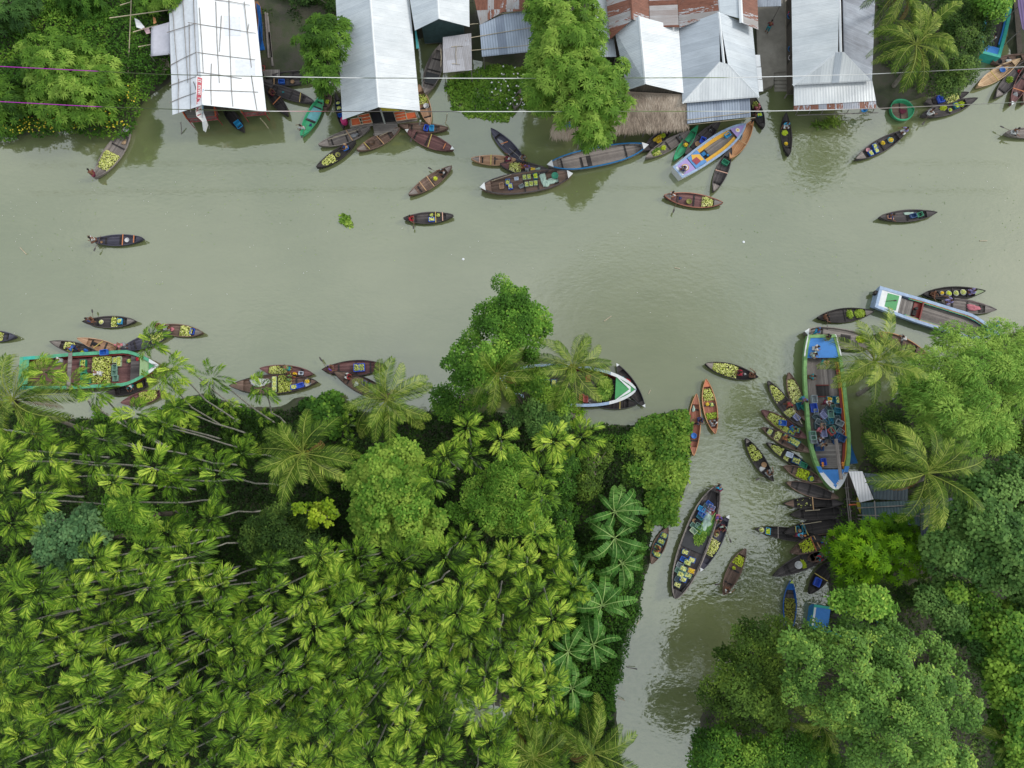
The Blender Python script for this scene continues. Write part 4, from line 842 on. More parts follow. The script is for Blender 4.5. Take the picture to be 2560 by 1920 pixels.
# --- B10
r10, o10 = simple("right_warehouse", "warehouse with white left slope, dark right slope and rust-patched skirt beside the coconut palm", "building", (2080, 150)); LZ = 3.3
a0, a1, a2 = P(2098,-60,4.9), P(2095,130,4.9), P(2110,130,4.9); l0, l1, q0, q1 = P(1978,-60,LZ), P(1982,213,LZ), P(2190,-60,LZ), P(2180,203,LZ)
panel("roof_slope", [a0, a1, l1, l0], M_WHITE, r10); panel("roof_slope", [a0+Vector((.3, 0, 0)), a2, q1, q0], M_GREYD, r10); panel("hip_slope", [a1, a2, q1, l1], M_RIB, r10, ridge=(3, 2)); cap(r10, a0, (a1+a2)/2, .12); cap(r10, a1, l1, .12)
panel("skirt_roof", pz([(1985,209,3.0),(2180,199,3.0),(2190,252,2.6),(1985,264,2.6)]), M_RIB, r10); panel("skirt_edge", pz([(1985,262,2.56),(2190,250,2.56),(2192,272,2.4),(1984,277,2.4)]), metal("sheet_rust_patch", (0.42, 0.45, 0.52), (0.28, 0.3, 0.36), rust=0.36, sheet=0.8, row=5, dirt=0.5), r10)
panel("skylight_strip", pz([(2089,131,4.93),(2106,131,4.93),(2097,206,3.36),(2080,207,3.36)]), M_GREY, r10, 0.02); walls(r10, [l0, l1, q1, q0], LZ, .7, WALL_D, .9)
for k in range(7):
    x = 1995+k*32; mb = MB(); mb.bar(P(x, 275-k*1.2, 2.0)-o10, P(x-6, 287-k*.9, .6)-o10, .045, n=5); mb.build("brace", BAMB, r10)
mb = MB(); mb.bar(P(1993,288,.6)-o10, P(2195,282,.6)-o10, .05, n=5); mb.build("edge_beam", BAMB, r10)
for i, (x, y, c, lb) in enumerate(((1976,38,(.5,.05,.1),"red basin hung on the warehouse wall"), (1974,44,(.03,.2,.5),"small blue basin under the red one on the warehouse wall"), (1976,126,(.02,.16,.42),"large blue plastic basin beside the warehouse wall"), (1977,148,(.7,.65,.68),"white round tray beside the warehouse wall"), (2157,276,(.03,.25,.6),"blue tub under the rusty skirt roof edge"))):
    rt, o = simple("basin", lb, "basin", (x, y), z=1.3 if i < 4 else .9); mb = MB(); mb.lathe([(.22, 0), (.33, .22), (.35, .24), (.31, .24), (.20, .04), (.01, .03)], n=16); mb.build("bowl", paint("basin%d" % i, c, .4, .1), rt, smooth=True)
# --- purple roof and dark bank at the top right
flat("purple_roof_house", "small purple ribbed roof at the right edge of the picture", [(2542,-60),(2620,-60),(2622,130),(2556,72),(2545,15)], 2.8, M_PURP, cat="building")
slabobj("canal_revetment", [(2530,-60),(2542,-60),(2556,130),(2544,135)], .4, 1.5, paint("revet", (0.09, 0.075, 0.06), .8, .4), "dark mossy timber revetment along the narrow inlet", "revetment")
# --- B11 hut group on the east bank
flat("white_sheet_roof", "white ribbed sheet roof panel beside the bow of the big crate boat", [(2122,1179),(2156,1178),(2184,1248),(2150,1256)], 2.3, metal("sheet_white_rib", (0.80, 0.80, 0.84), (0.62, 0.62, 0.66), rib=0.26, stripes=0.3), cat="shed", ridge=(0, 1))
r11, o11 = simple("dark_sheet_shed", "dark blue-green sheet shed crossed by bamboo under the right coconut palm", "shed", (2280, 1270))
panel("roof_sheet", pz([(2160,1182,2.2),(2270,1195,2.4),(2270,1252,2.3),(2186,1248,2.2)]), M_DARKT, r11); panel("roof_sheet", pz([(2152,1257,2.1),(2300,1250,2.3),(2300,1315,2.2),(2156,1300,2.0)]), metal("sheet_teal", (0.08, 0.14, 0.155), (0.04, 0.075, 0.09), rib=.28, stripes=.2), r11); panel("roof_sheet", pz([(2302,1245,2.4),(2420,1245,2.4),(2420,1345,2.2),(2302,1340,2.2)]), metal("sheet_navy", (0.09, 0.12, 0.18), (0.05, 0.065, 0.10), rib=.28, stripes=.2), r11)
for s in ((2143,1270,2300,1262), (2145,1288,2300,1290), (2300,1258,2385,1258), (2300,1285,2380,1283), (2310,1315,2385,1316), (2186,1252,2190,1305), (2340,1240,2336,1345)):
    mb = MB(); mb.bar(P(s[0], s[1], 2.45)-o11, P(s[2], s[3], 2.5)-o11, .05, n=5); mb.build("bamboo_pole", BAMY if s[0] > 2299 else BAMB, r11)
for (x, y) in ((2165,1190), (2260,1195), (2165,1298), (2295,1310), (2410,1335), (2410,1250)):
    p = P(x, y, 2.1)-o11; mb = MB(); mb.bar((p.x, p.y, -.5), (p.x, p.y, 2.0), .06, n=6); mb.build("post", BAMB, r11)
jw, o = simple("dark_jetty", "long dark plank walkway on the east bank between the moored boats and shed", "jetty", (2125, 1245))
mb = MB(); mb.slab([P(2113,1185,.6)-o, P(2146,1185,.6)-o, P(2156,1312,.6)-o, P(2127,1312,.6)-o], .08); mb.build("boards", WALL_D, jw)
for a, b in ((2111, 2124), (2116, 2129)): mb = MB(); mb.bar(P(a,1186,.95)-o, P(b,1312,.95)-o, .045, n=5); mb.build("rail", BAMB, jw)
for k in range(5): p = P(2114+k*3.2, 1190+k*29, .6)-o; mb = MB(); mb.bar((p.x, p.y, -1.2), (p.x, p.y, .97), .06, n=6); mb.build("post", BAMB, jw)
slabobj("yellow_board", [(2142,1244),(2146,1243),(2153,1268),(2151,1284),(2142,1262)], 1.6, .05, YEL, "torn yellow board standing below the white sheet roof panel", "board")
mb = MB(); c = P(2131,1262,1.2); mb.bar(P(2122,1262,1.2)-c, P(2141,1261,1.4)-c, .06, n=6); tag(mb.build("orange_pipe", ORG, None, c), "short orange pipe beside the torn yellow board", "pipe")
slabobj("blue_tarpaulin", [(2112,1040),(2118,1075),(2134,1130),(2145,1158),(2127,1160),(2118,1120),(2112,1080)], .35, .25, paint("tarp_deep", (0.01, 0.12, 0.34), .35, .2), "long tapering deep blue sheet trailing from the big crate boat", "tarpaulin")
# --- power lines
def cable(pts, zs, lb, k0):
    m, nt, b = newmat("cable%d" % k0); v = objco(nt); sp = node(nt, "ShaderNodeSeparateXYZ"); nt.links.new(v, sp.inputs[0])
    xs = [P(p[0], p[1], z).x for p, z in zip(pts, zs)]; mr = node(nt, "ShaderNodeMapRange"); nt.links.new(sp.outputs[0], mr.inputs["Value"]); mr.inputs["From Min"].default_value = P(0, pts[0][1], zs[0]).x; mr.inputs["From Max"].default_value = P(2560, pts[-1][1], zs[-1]).x
    W_ = (.80, .80, .80); D_ = (.05, .07, .02); M_ = (.42, .01, .42)
    seq = [(0, M_), (.087, M_), (.089, D_), (.25, D_), (.262, W_), (.345, W_), (.352, D_), (.408, D_), (.415, W_), (.50, W_), (.512, (.2, .25, .15)), (.615, (.12, .16, .05)), (.71, (.14, .2, .04)), (.72, W_), (.86, W_), (.90, (.2, .2, .18)), (1.0, (.4, .4, .4))]
    if k0: seq = [(0, M_), (.089, M_), (.092, D_), (.24, D_), (.26, W_), (.30, (.5, .1, .12)), (.315, (.1, .08, .07)), (.44, (.1, .1, .1)), (.45, W_), (.515, W_), (.53, (.25, .3, .2)), (.67, (.14, .2, .04)), (.70, (.7, .7, .66)), (.81, W_), (.85, (.35, .3, .28)), (1.0, (.2, .22, .18))]
    nt.links.new(ramp(nt, mr.outputs["Result"], seq), b.inputs["Base Color"]); b.inputs["Roughness"].default_value = .5
    mb = MB(); W = [P(p[0], p[1], z) for p, z in zip(pts, zs)]; mb.tube(W, .036, 6); tag(mb.build("power_line", m, None, smooth=True), lb, "cable", "power lines over the north bank")
cable([(-300,150),(0,166),(222,177),(400,186),(640,191),(900,195),(1280,196),(1570,195),(1830,194),(1920,192),(2160,186),(2450,172),(2560,167),(2900,150)], [9.5,8.8,8.4,8.1,7.8,7.6,7.4,7.5,7.7,7.8,8.1,8.5,8.7,9.3], "upper of the two cables strung over the roofs and boats", 0)
cable([(-300,238),(0,254),(226,266),(430,273),(640,278),(1045,279),(1280,279),(1900,278),(2010,276),(2200,271),(2560,255),(2900,238)], [9.5,8.8,8.4,8.1,7.8,7.6,7.4,7.6,7.8,8.1,8.7,9.3], "lower of the two cables strung over the roofs and boats", 1)
# ================================================================ vegetation, placed (overview coordinates for outlines, photo pixels for palms)
# ---- broadleaf trees
tree("broadleaf_tree", "rounded star-leaved tree on the upper left bank crossed by the cables", "tree", [(18,90),(60,62),(115,50),(170,72),(225,110),(262,150),(258,190),(225,215),(235,245),(190,262),(150,255),(110,262),(70,240),(60,190),(38,150)], 6.5, G_STAR, (140,160), lobe=1.0, leaf=.33, dens=70, style='star', drop=2.6)
tree("broadleaf_tree", "low star-leaved tree at the left edge under the magenta cable ends", "tree", [(-60,170),(0,165),(40,180),(62,215),(50,262),(10,272),(-60,270)], 4.5, G_STAR, None, lobe=.9, leaf=.33, dens=60, style='star', drop=2)
tree("broadleaf_tree", "dusty green small tree in the top left corner", "tree", [(-60,-50),(60,-50),(80,20),(60,52),(10,70),(-60,60)], 5.5, G_BLUE, None, lobe=.9, leaf=.3, dens=60, style='star')
tree("broadleaf_tree", "thin branching bush between the corner tree and the bamboo scaffold", "tree", [(100,-50),(200,-50),(230,10),(190,48),(130,40),(95,20)], 4.5, G_MID, None, lobe=.8, leaf=.28, dens=60, style='star')
tree("broadleaf_tree", "bright tree at the top edge left of the bamboo-lashed roof", "tree", [(270,-60),(385,-60),(390,8),(365,20),(345,12),(330,45),(310,30),(285,10)], 6, G_STAR, None, lobe=.8, leaf=.3, dens=70, style='star', drop=2)
tree("broadleaf_tree", "slim star-leaved tree left of the long white shop roof", "tree", [(665,32),(690,20),(715,35),(742,30),(752,48),(745,62),(762,92),(752,112),(735,135),(738,165),(722,178),(708,204),(690,196),(676,172),(655,168),(650,150),(662,130),(648,108),(632,85),(645,62)], 8.0, G_STAR, (700,140), lobe=.75, leaf=.36, dens=80, style='star', drop=2.6, edge=2.5, sep=.9, r0=.14)
tree("broadleaf_tree", "largest star-leaved tree hanging over the thatch in the middle of the north bank", "tree", [(1145,-40),(1290,-40),(1300,5),(1318,40),(1310,75),(1295,100),(1318,125),(1330,112),(1362,120),(1368,150),(1355,175),(1372,210),(1368,240),(1345,258),(1320,272),(1325,300),(1312,318),(1318,330),(1290,333),(1262,318),(1250,290),(1230,280),(1200,264),(1185,240),(1150,235),(1128,210),(1125,180),(1135,150),(1150,120),(1145,80),(1138,40)], 9.5, G_STAR, (1240,190), lobe=.95, leaf=.34, dens=85, style='star', drop=3.6, edge=3.2, r0=.3, nl=14)
tree("broadleaf_tree", "dark fine-leaved tree between the coconut palm and the turquoise boat", "tree", [(2040,-50),(2150,-50),(2158,20),(2150,70),(2148,100),(2118,118),(2122,150),(2098,185),(2060,200),(2030,190),(2035,140),(2048,80),(2030,30)], 7.0, G_DK, (2085,90), lobe=.85, leaf=.2, dens=120, drop=2.6, r0=.2)
tree("broadleaf_tree", "bright green crown above the end of the turquoise boat", "tree", [(2100,-50),(2200,-50),(2192,8),(2170,34),(2146,38),(2118,28),(2100,0)], 9.0, G_BR, None, lobe=.8, leaf=.24, dens=120)
tree("broadleaf_tree", "small dark bush at the top edge between the shops", "tree", [(590,-50),(730,-50),(728,22),(712,28),(690,12),(640,18),(600,10)], 4.0, G_DK, None, lobe=.7, leaf=.22, dens=90)
# centre tree over the river
tree("broadleaf_tree", "tall ragged tree leaning over the river in the middle of the picture", "tree", [(1062,592),(1085,585),(1098,600),(1118,610),(1135,605),(1145,625),(1150,650),(1168,665),(1185,665),(1182,685),(1196,695),(1192,715),(1178,725),(1180,745),(1165,765),(1160,785),(1120,782),(1100,800),(1050,830),(1010,838),(980,830),(958,812),(952,785),(960,760),(988,748),(985,735),(1000,720),(985,705),(1008,700),(1005,690),(1030,690),(1035,668),(1045,650),(1052,635),(1065,630),(1058,610)], 13.0, G_BR, (1110,830), lobe=.85, leaf=.21, dens=130, drop=3.0, edge=3.0, holes=((1052,722,.7),(1020,745,.5)), r0=.3, nl=14, sep=.62)
tree("broadleaf_tree", "dark glossy tree just below the ragged tall tree in the centre", "tree", [(930,820),(970,830),(1010,845),(1060,840),(1075,870),(1030,890),(980,905),(940,890),(925,860)], 8, G_MID, None, lobe=.8, leaf=.22, dens=110)
tree("broadleaf_tree", "blue-green tree between the two centre coconut palms", "tree", [(1120,850),(1170,850),(1215,865),(1240,890),(1235,925),(1200,940),(1160,945),(1110,925),(1090,890)], 8, G_BLUE, None, lobe=.8, leaf=.24, dens=110)
tree("broadleaf_tree", "dense green tree hiding the left half of the pale blue-rimmed boat", "tree", [(1080,800),(1130,795),(1170,800),(1185,815),(1215,830),(1240,850),(1245,880),(1215,900),(1150,880),(1100,860),(1075,835)], 8.5, G_MID, (1120,900), lobe=.75, leaf=.22, dens=120)
tree("broadleaf_tree", "lime-tipped bush on the shore below the hidden blue-rimmed boat", "tree", [(1195,885),(1230,880),(1262,878),(1270,895),(1255,918),(1220,920),(1200,905)], 5, G_LIME, None, lobe=.6, leaf=.2, dens=90)
tree("broadleaf_tree", "round-leaved bright tree right of the lower centre coconut palm", "tree", [(770,980),(800,962),(850,955),(900,958),(915,985),(905,1010),(930,1040),(950,1070),(955,1100),(975,1130),(950,1160),(960,1185),(915,1205),(870,1190),(835,1180),(800,1175),(765,1150),(750,1110),(755,1075),(745,1040),(760,1010)], 9.5, G_BR, None, lobe=.85, leaf=.24, dens=105, style='round', drop=3, sep=.7, r0=.25)
tree("broadleaf_tree", "wide small-leaved bright tree in the middle of the palm grove", "tree", [(1040,1010),(1080,985),(1105,960),(1125,985),(1150,1010),(1180,1050),(1180,1100),(1195,1140),(1175,1165),(1150,1150),(1110,1165),(1070,1160),(1040,1140),(1000,1135),(960,1120),(945,1095),(975,1080),(1000,1050)], 9.5, G_BR, None, lobe=.85, leaf=.2, dens=135, drop=3, sep=.7, r0=.25, light=.06)
tree("broadleaf_tree", "darker bushy tree left of the lime-topped tree in the grove", "tree", [(540,1110),(580,1090),(630,1085),(650,1110),(700,1150),(720,1190),(690,1215),(640,1210),(620,1235),(570,1225),(520,1200),(505,1160)], 8, G_DK, None, lobe=.8, leaf=.2, dens=110)
tree("broadleaf_tree", "small lime-topped tree below the lower centre coconut palm", "tree", [(632,1090),(660,1082),(690,1078),(710,1085),(732,1085),(730,1110),(712,1122),(716,1135),(700,1142),(672,1140),(655,1118),(635,1112)], 9.2, leafmat("leaf_yellow", srgb(80,112,20), srgb(136,164,32), srgb(188,204,64)), None, lobe=.42, leaf=.22, dens=110, style='round', drop=1.6, edge=1.5, sep=1.55)
tree("broadleaf_tree", "blue-green spreading tree near the left edge of the grove", "tree", [(45,1165),(70,1140),(90,1120),(130,1100),(175,1092),(205,1100),(225,1130),(218,1165),(190,1190),(170,1212),(150,1225),(100,1235),(60,1225),(48,1195)], 13, leafmat('leaf_bluegreen', srgb(46, 78, 46), srgb(84, 122, 76), srgb(128, 164, 104), .65), None, lobe=.85, leaf=.26, dens=95, style='round', drop=3)
tree("broadleaf_tree", "pale green domed tree right of the blue-green tree in the grove", "tree", [(210,1080),(240,1060),(275,1058),(300,1080),(330,1105),(340,1140),(320,1165),(280,1170),(245,1150),(215,1120),(200,1100)], 13.5, G_BR, None, lobe=.8, leaf=.2, dens=125, light=.05)
tree("broadleaf_tree", "dusky small tree between two palms right of the pale domed tree", "tree", [(335,1090),(370,1080),(400,1100),(410,1125),(380,1150),(345,1130)], 7, G_MID, None, lobe=.7, leaf=.22, dens=100)
tree("broadleaf_tree", "olive bush beside the bare soil patch on the headland", "tree", [(1262,970),(1300,955),(1330,960),(1325,985),(1310,1010),(1300,1050),(1270,1075),(1240,1070),(1235,1030),(1245,995)], 5, G_OLIVE, None, lobe=.7, leaf=.2, dens=110)
tree("broadleaf_tree", "fine-leaved green tree between the grove and the banana plants", "tree", [(1190,980),(1235,970),(1250,1010),(1240,1060),(1210,1090),(1200,1050),(1180,1010)], 7, G_MID, None, lobe=.7, leaf=.2, dens=110)
tree("broadleaf_tree", "dark tree filling the gap left of the banana plants", "tree", [(1180,1080),(1230,1080),(1255,1110),(1240,1160),(1260,1200),(1225,1230),(1190,1210),(1175,1150)], 6, G_MID, None, lobe=.7, leaf=.22, dens=100)
tree("broadleaf_tree", "dark dome-shaped shore bush below the two loaded guava boats", "bush", [(640,880),(655,860),(690,852),(720,850),(750,862),(765,885),(755,910),(740,940),(700,945),(660,925),(640,905)], 3.2, G_MID, None, lobe=.8, leaf=.3, dens=80, style='round', drop=1.6)
# right side
tree("broadleaf_tree", "feathery bright green tree spreading over the moored boats on the right", "tree", [(1945,790),(1975,768),(2010,748),(2035,735),(2028,700),(2050,678),(2075,700),(2110,702),(2140,705),(2165,690),(2212,698),(2290,700),(2290,900),(2215,900),(2200,935),(2180,965),(2150,975),(2120,990),(2085,985),(2060,965),(2030,960),(1995,930),(1975,900),(1955,880),(1938,850),(1942,815)], 11.5, G_FEA, (2120,850), lobe=.8, leaf=.17, dens=150, style='feather', drop=3.6, edge=3.2, r0=.35, nl=14, sep=.85)
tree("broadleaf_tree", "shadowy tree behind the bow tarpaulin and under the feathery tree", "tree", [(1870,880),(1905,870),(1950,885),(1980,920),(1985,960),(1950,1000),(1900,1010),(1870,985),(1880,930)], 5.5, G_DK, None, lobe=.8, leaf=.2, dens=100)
tree("broadleaf_tree", "olive tree at the right edge below the feathery tree", "tree", [(2150,900),(2290,890),(2290,1010),(2200,1010),(2160,990)], 9, G_OLIVE, None, lobe=.9, leaf=.22, dens=110)
tree("broadleaf_tree", "lime green tree overhanging the moored black boats on the east bank", "tree", [(1782,1170),(1800,1150),(1830,1135),(1850,1118),(1880,1115),(1900,1130),(1930,1115),(1965,1120),(1985,1150),(2005,1175),(2010,1210),(1995,1245),(1955,1258),(1920,1262),(1880,1258),(1845,1262),(1815,1258),(1790,1240),(1800,1215),(1780,1195)], 9.0, G_LIME, (1900,1200), lobe=.8, leaf=.27, dens=85, style='star', drop=2.8, edge=2.6, sep=.78, r0=.25)
tree("broadleaf_tree", "tall blue-green tree filling the right edge", "tree", [(2130,1000),(2290,990),(2290,1330),(2225,1330),(2190,1300),(2160,1270),(2100,1255),(2040,1240),(2010,1220),(1995,1180),(2010,1130),(2060,1100),(2090,1050)], 13.0, G_BLUE, None, lobe=1.05, leaf=.26, dens=85, style='round', drop=4, edge=4, r0=.4, nl=16, sep=.72)
tree("broadleaf_tree", "deep green tree in the lower right corner", "tree", [(2040,1250),(2110,1270),(2180,1290),(2290,1310),(2290,1690),(2190,1690),(2150,1640),(2140,1560),(2130,1480),(2120,1400),(2080,1340),(2045,1300)], 12.0, G_MID, None, lobe=1.05, leaf=.25, dens=85, style='round', drop=4, edge=4, r0=.4, nl=16, sep=.72)
tree("broadleaf_tree", "huge bright crown with yellow-green tips at the lower right", "tree", [(1700,1390),(1720,1362),(1750,1350),(1775,1345),(1790,1360),(1825,1350),(1845,1330),(1850,1300),(1880,1340),(1930,1330),(1960,1350),(1985,1325),(2010,1345),(2035,1370),(2045,1400),(2090,1420),(2100,1460),(2130,1520),(2125,1570),(2105,1600),(2110,1690),(1850,1690),(1830,1640),(1840,1610),(1800,1600),(1770,1580),(1760,1550),(1720,1530),(1700,1500),(1690,1450)], 15.5, leafmat("leaf_bright_tip", srgb(62, 98, 38), srgb(112, 152, 66), srgb(176, 200, 84), 0.55, 0.1), (1930,1480), lobe=.85, leaf=.24, dens=130, drop=4.6, edge=3.8, holes=((1795,1470,.9),(2012,1440,.8)), r0=.45, nl=22, sep=.95, light=.05)
tree("broadleaf_tree", "pale green crown over the hidden blue boat at the lower right", "tree", [(1795,1290),(1815,1285),(1835,1270),(1870,1263),(1895,1275),(1925,1290),(1950,1300),(1945,1330),(1900,1335),(1860,1330),(1830,1325),(1800,1310)], 14.5, G_BR, (1890,1310), lobe=.8, leaf=.24, dens=110, drop=2.4, edge=2, light=-.08)
tree("broadleaf_tree", "olive tree overhanging the right side of the canal mouth", "tree", [(1525,1395),(1545,1372),(1590,1345),(1625,1330),(1660,1318),(1700,1325),(1740,1335),(1730,1350),(1700,1380),(1695,1440),(1710,1510),(1700,1580),(1650,1590),(1600,1590),(1560,1570),(1535,1540),(1520,1500),(1518,1470),(1535,1440),(1548,1425)], 11.0, G_OLIVE, (1640,1460), lobe=.9, leaf=.2, dens=105, drop=3.6, edge=3.2, r0=.35, nl=14, sep=.75)
tree("broadleaf_tree", "rough green tree at the bottom edge right of the canal", "tree", [(1495,1600),(1530,1570),(1570,1575),(1620,1590),(1680,1560),(1740,1580),(1790,1600),(1830,1650),(1850,1700),(1480,1700)], 10.5, G_MID, None, lobe=.9, leaf=.22, dens=100, drop=3, r0=.3)
tree("broadleaf_tree", "dull undergrowth tree in the shade behind the lime green tree", "tree", [(1790,1262),(1880,1262),(1960,1262),(2030,1250),(2060,1300),(2000,1330),(1950,1300),(1890,1270),(1840,1275)], 6, G_DK, None, lobe=.8, leaf=.22, dens=90)
tree("broadleaf_tree", "mid green tree between the huge bright crown and the right edge trees", "tree", [(1985,1262),(2050,1245),(2110,1270),(2140,1330),(2150,1420),(2160,1500),(2130,1480),(2100,1410),(2060,1390),(2030,1340),(1990,1310)], 10.5, G_BLUE, None, lobe=.9, leaf=.25, dens=95, sep=.7)
# ---- ground covers
carpet("weeds", "tangled weeds and creepers with yellow flowers along the upper left bank", "weeds", [(-200,-80),(395,-80),(372,60),(368,140),(345,172),(322,200),(300,225),(288,250),(272,283),(250,296),(200,292),(130,284),(60,288),(0,300),(-200,305)], .3, 2.4, G_MID, dens=95, leaf=.26, seed=11, light=.05)
def petals(name, label, polyO, n, col, z, size=.09, seed=3, cat="flowers"):
    rng = np.random.default_rng(seed); poly = [PO(p, z)[:2] for p in polyO]; xs = [p[0] for p in poly]; ys = [p[1] for p in poly]
    X = rng.uniform(min(xs), max(xs), n*3); Y = rng.uniform(min(ys), max(ys), n*3); ok = inpoly(X, Y, poly) & (vnoise(X, Y, .5, seed) > .3); X = X[ok][:n]; Y = Y[ok][:n]; k = len(X)
    c = np.stack([X, Y, rng.uniform(z-.4, z+.35, k)], 1); nr = unit(rng.normal(size=(k, 3))*.4+np.array([0, 0, 1.])); ax = unit(np.cross(nr, rng.normal(size=(k, 3))))
    tag(obj(name, npmesh(name, leaves(c, ax, nr, size*rng.uniform(.7, 1.5, k), size, 0), quads(k), paint("petal_"+name+str(seed), col, .6, .1))), label, cat, kind="stuff")
petals("flowers", "small yellow flowers dotted along the upper left shore", [(0,200),(290,190),(285,270),(130,282),(0,285)], 420, (.62, .50, .03), 1.9, .16)
petals("litter", "white scraps of rubbish among the weeds beside the sheet shelter", [(1040,130),(1135,140),(1150,230),(1090,235),(1050,180)], 45, (.7, .7, .7), .7, .2, 5, "litter")
carpet("shore_weeds", "water hyacinth patch floating below the sheet shelter", "water weeds", [(958,178),(975,160),(1010,150),(1040,135),(1135,135),(1180,160),(1190,235),(1150,235),(1120,232),(1100,258),(1060,262),(1010,248),(975,235),(965,205)], .05, .55, G_HYA, dens=150, leaf=.2, style='round', seed=12, zb=0.0, light=.14)
carpet("undergrowth", "dark undergrowth behind the houses at the top of the north bank", "undergrowth", [(555,-60),(735,-60),(735,165),(700,168),(640,60),(600,20),(575,60),(572,150),(556,155)], .1, .7, G_UND, dens=34, leaf=.22, seed=13, mask=lambda X, Y: vnoise(X, Y, .35, 3) > .5)
carpet("undergrowth", "dark undergrowth around the coconut palm at the top right", "undergrowth", [(1900,-60),(2150,-60),(2130,60),(2105,170),(2060,200),(2000,210),(1900,120)], .2, 1.4, G_DK, dens=60, leaf=.22, seed=14)
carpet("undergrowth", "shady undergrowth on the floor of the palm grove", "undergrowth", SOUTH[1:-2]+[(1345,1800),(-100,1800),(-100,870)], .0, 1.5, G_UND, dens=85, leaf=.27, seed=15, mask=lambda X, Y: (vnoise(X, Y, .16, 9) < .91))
carpet("creepers", "mat of broad-leaved creepers under the leaning palms by the left shore", "creepers", [(180,860),(240,905),(300,905),(380,862),(440,850),(500,868),(560,880),(640,900),(600,1000),(500,1000),(400,1010),(300,1000),(200,930)], .05, .5, G_MID, dens=110, leaf=.24, style='round', seed=16, mask=lambda X, Y: (vnoise(X, Y, .5, 21) > .33))
carpet("creepers", "thick creeper-covered mound on the headland at the canal mouth", "creepers", [(1355,960),(1352,940),(1372,925),(1388,900),(1430,888),(1450,885),(1488,878),(1498,900),(1499,975),(1492,1005),(1492,1050),(1478,1085),(1472,1115),(1472,1142),(1440,1138),(1418,1145),(1405,1150),(1400,1150),(1390,1110),(1400,1060),(1360,1050),(1345,1010),(1372,985)], .5, 2.3, G_VINE, dens=150, leaf=.24, style='round', seed=17, mound=.5, light=.14)
carpet("shrubs", "belt of low green shrubs between the grove and the canal water", "shrubs", [(1300,935),(1370,925),(1375,960),(1345,985),(1310,965),(1275,950)], .5, 2.6, G_MID, dens=130, leaf=.22, seed=18)
carpet("creepers", "trailing creepers spilling into the canal beside the banana plants", "creepers", [(1405,1150),(1402,1190),(1396,1215),(1396,1250),(1394,1290),(1390,1330),(1378,1365),(1365,1400),(1352,1450),(1340,1500),(1330,1550),(1300,1530),(1310,1450),(1320,1400),(1330,1340),(1340,1260),(1350,1190),(1380,1150)], .3, 1.7, G_VINE, dens=120, leaf=.2, seed=19, light=-.05)
carpet("shrubs", "bushy shrubs and ferns under the banana plants", "shrubs", [(1230,1160),(1380,1120),(1400,1200),(1340,1400),(1330,1560),(1200,1600),(1195,1400)], .3, 2.0, G_MID, dens=70, leaf=.24, seed=20)
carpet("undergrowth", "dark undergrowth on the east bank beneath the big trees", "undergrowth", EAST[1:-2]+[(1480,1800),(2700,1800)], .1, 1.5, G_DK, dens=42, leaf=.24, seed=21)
carpet("shrubs", "low shrubs hanging over the inlet behind the blue tarpaulin", "shrubs", [(1862,900),(1895,880),(1960,920),(1990,1020),(1950,1060),(1900,1020),(1868,960)], .3, 2.2, G_OLIVE, dens=70, leaf=.22, seed=22)
carpet("floating_weed", "small clump of bright weed drifting alone in mid river", "floating weed", [(733,461),(742,457),(750,462),(756,472),(760,485),(752,488),(740,482),(732,480)], .02, .4, G_HYA, dens=220, leaf=.24, style='round', seed=23, kind=None, edge=.5, zb=0)
carpet("floating_weed", "straggly weed clump below the rusty skirt roof", "floating weed", [(1758,262),(1790,250),(1822,252),(1828,262),(1800,268),(1785,276),(1762,270)], .05, .8, G_OLIVE, dens=160, leaf=.3, style='fern', seed=24, kind=None, edge=.8, zb=0)
# drifting leaf scraps
def scraps(name, label, poly, n, mat, seed, size=.1):
    rng = np.random.default_rng(seed); q = [P(a, b, .015)[:2] for a, b in poly]; xs = [p[0] for p in q]; ys = [p[1] for p in q]; X = rng.uniform(min(xs), max(xs), n*2); Y = rng.uniform(min(ys), max(ys), n*2)
    ok = inpoly(X, Y, q) & (vnoise(X, Y, .22, seed) > .52); X = X[ok]; Y = Y[ok]; k = len(X); c = np.stack([X, Y, np.full(k, .02)], 1); a = rng.uniform(0, 6.28, k); ax = np.stack([np.cos(a), np.sin(a), a*0], 1)
    tag(obj(name, npmesh(name, leaves(c, ax, np.tile([0, 0, 1.], (k, 1)), size*rng.uniform(.5, 1.6, k), size*.7, 0), quads(k), mat, rng.random(k))), label, "floating scraps", kind="stuff")
scraps("floating_scraps", "tiny leaf scraps drifting across the open river", [(0,420),(2560,420),(2560,700),(1750,800),(1200,640),(0,760)], 420, G_HYA, 31, .09)
scraps("floating_specks", "tiny pale specks drifting across the open river", [(0,420),(2560,420),(2560,700),(1750,900),(1200,640),(0,860)], 150, paint("speck_white", (.7, .7, .66), .6, .1), 32, .08)
for i, (x0, y0, x1, y1, lb) in enumerate(((50,619,66,636,"tan stick floating near the left edge of the river"), (1510,803,1528,790,"pale bamboo stick floating in mid river"), (1686,669,1700,672,"short white stick floating in mid river"), (2449,602,2468,602,"yellowish stick floating near the right edge of the river"), (1621,985,1626,975,"bamboo stub sticking out beside the white-tipped black boat"))):
    a, b = P(x0, y0, .03), P(x1, y1, .03); c = (a+b)/2; mb = MB(); mb.tube([a-c, b-c], .045, 6); tag(mb.build("floating_stick", BAMY, None, c), lb, "stick", "sticks floating in the river")
for i, (x, y, lb) in enumerate(((1158,648,"white scrap floating left of the ragged tall tree"), (1859,605,"white scrap floating at the right of the open river"))):
    mb = MB(); mb.lathe([(.02, 0), (.13, .02), (.1, .05), (.02, .06)], n=9); tag(mb.build("floating_scrap", M_CAP, None, P(x, y, .0)), lb, "litter")
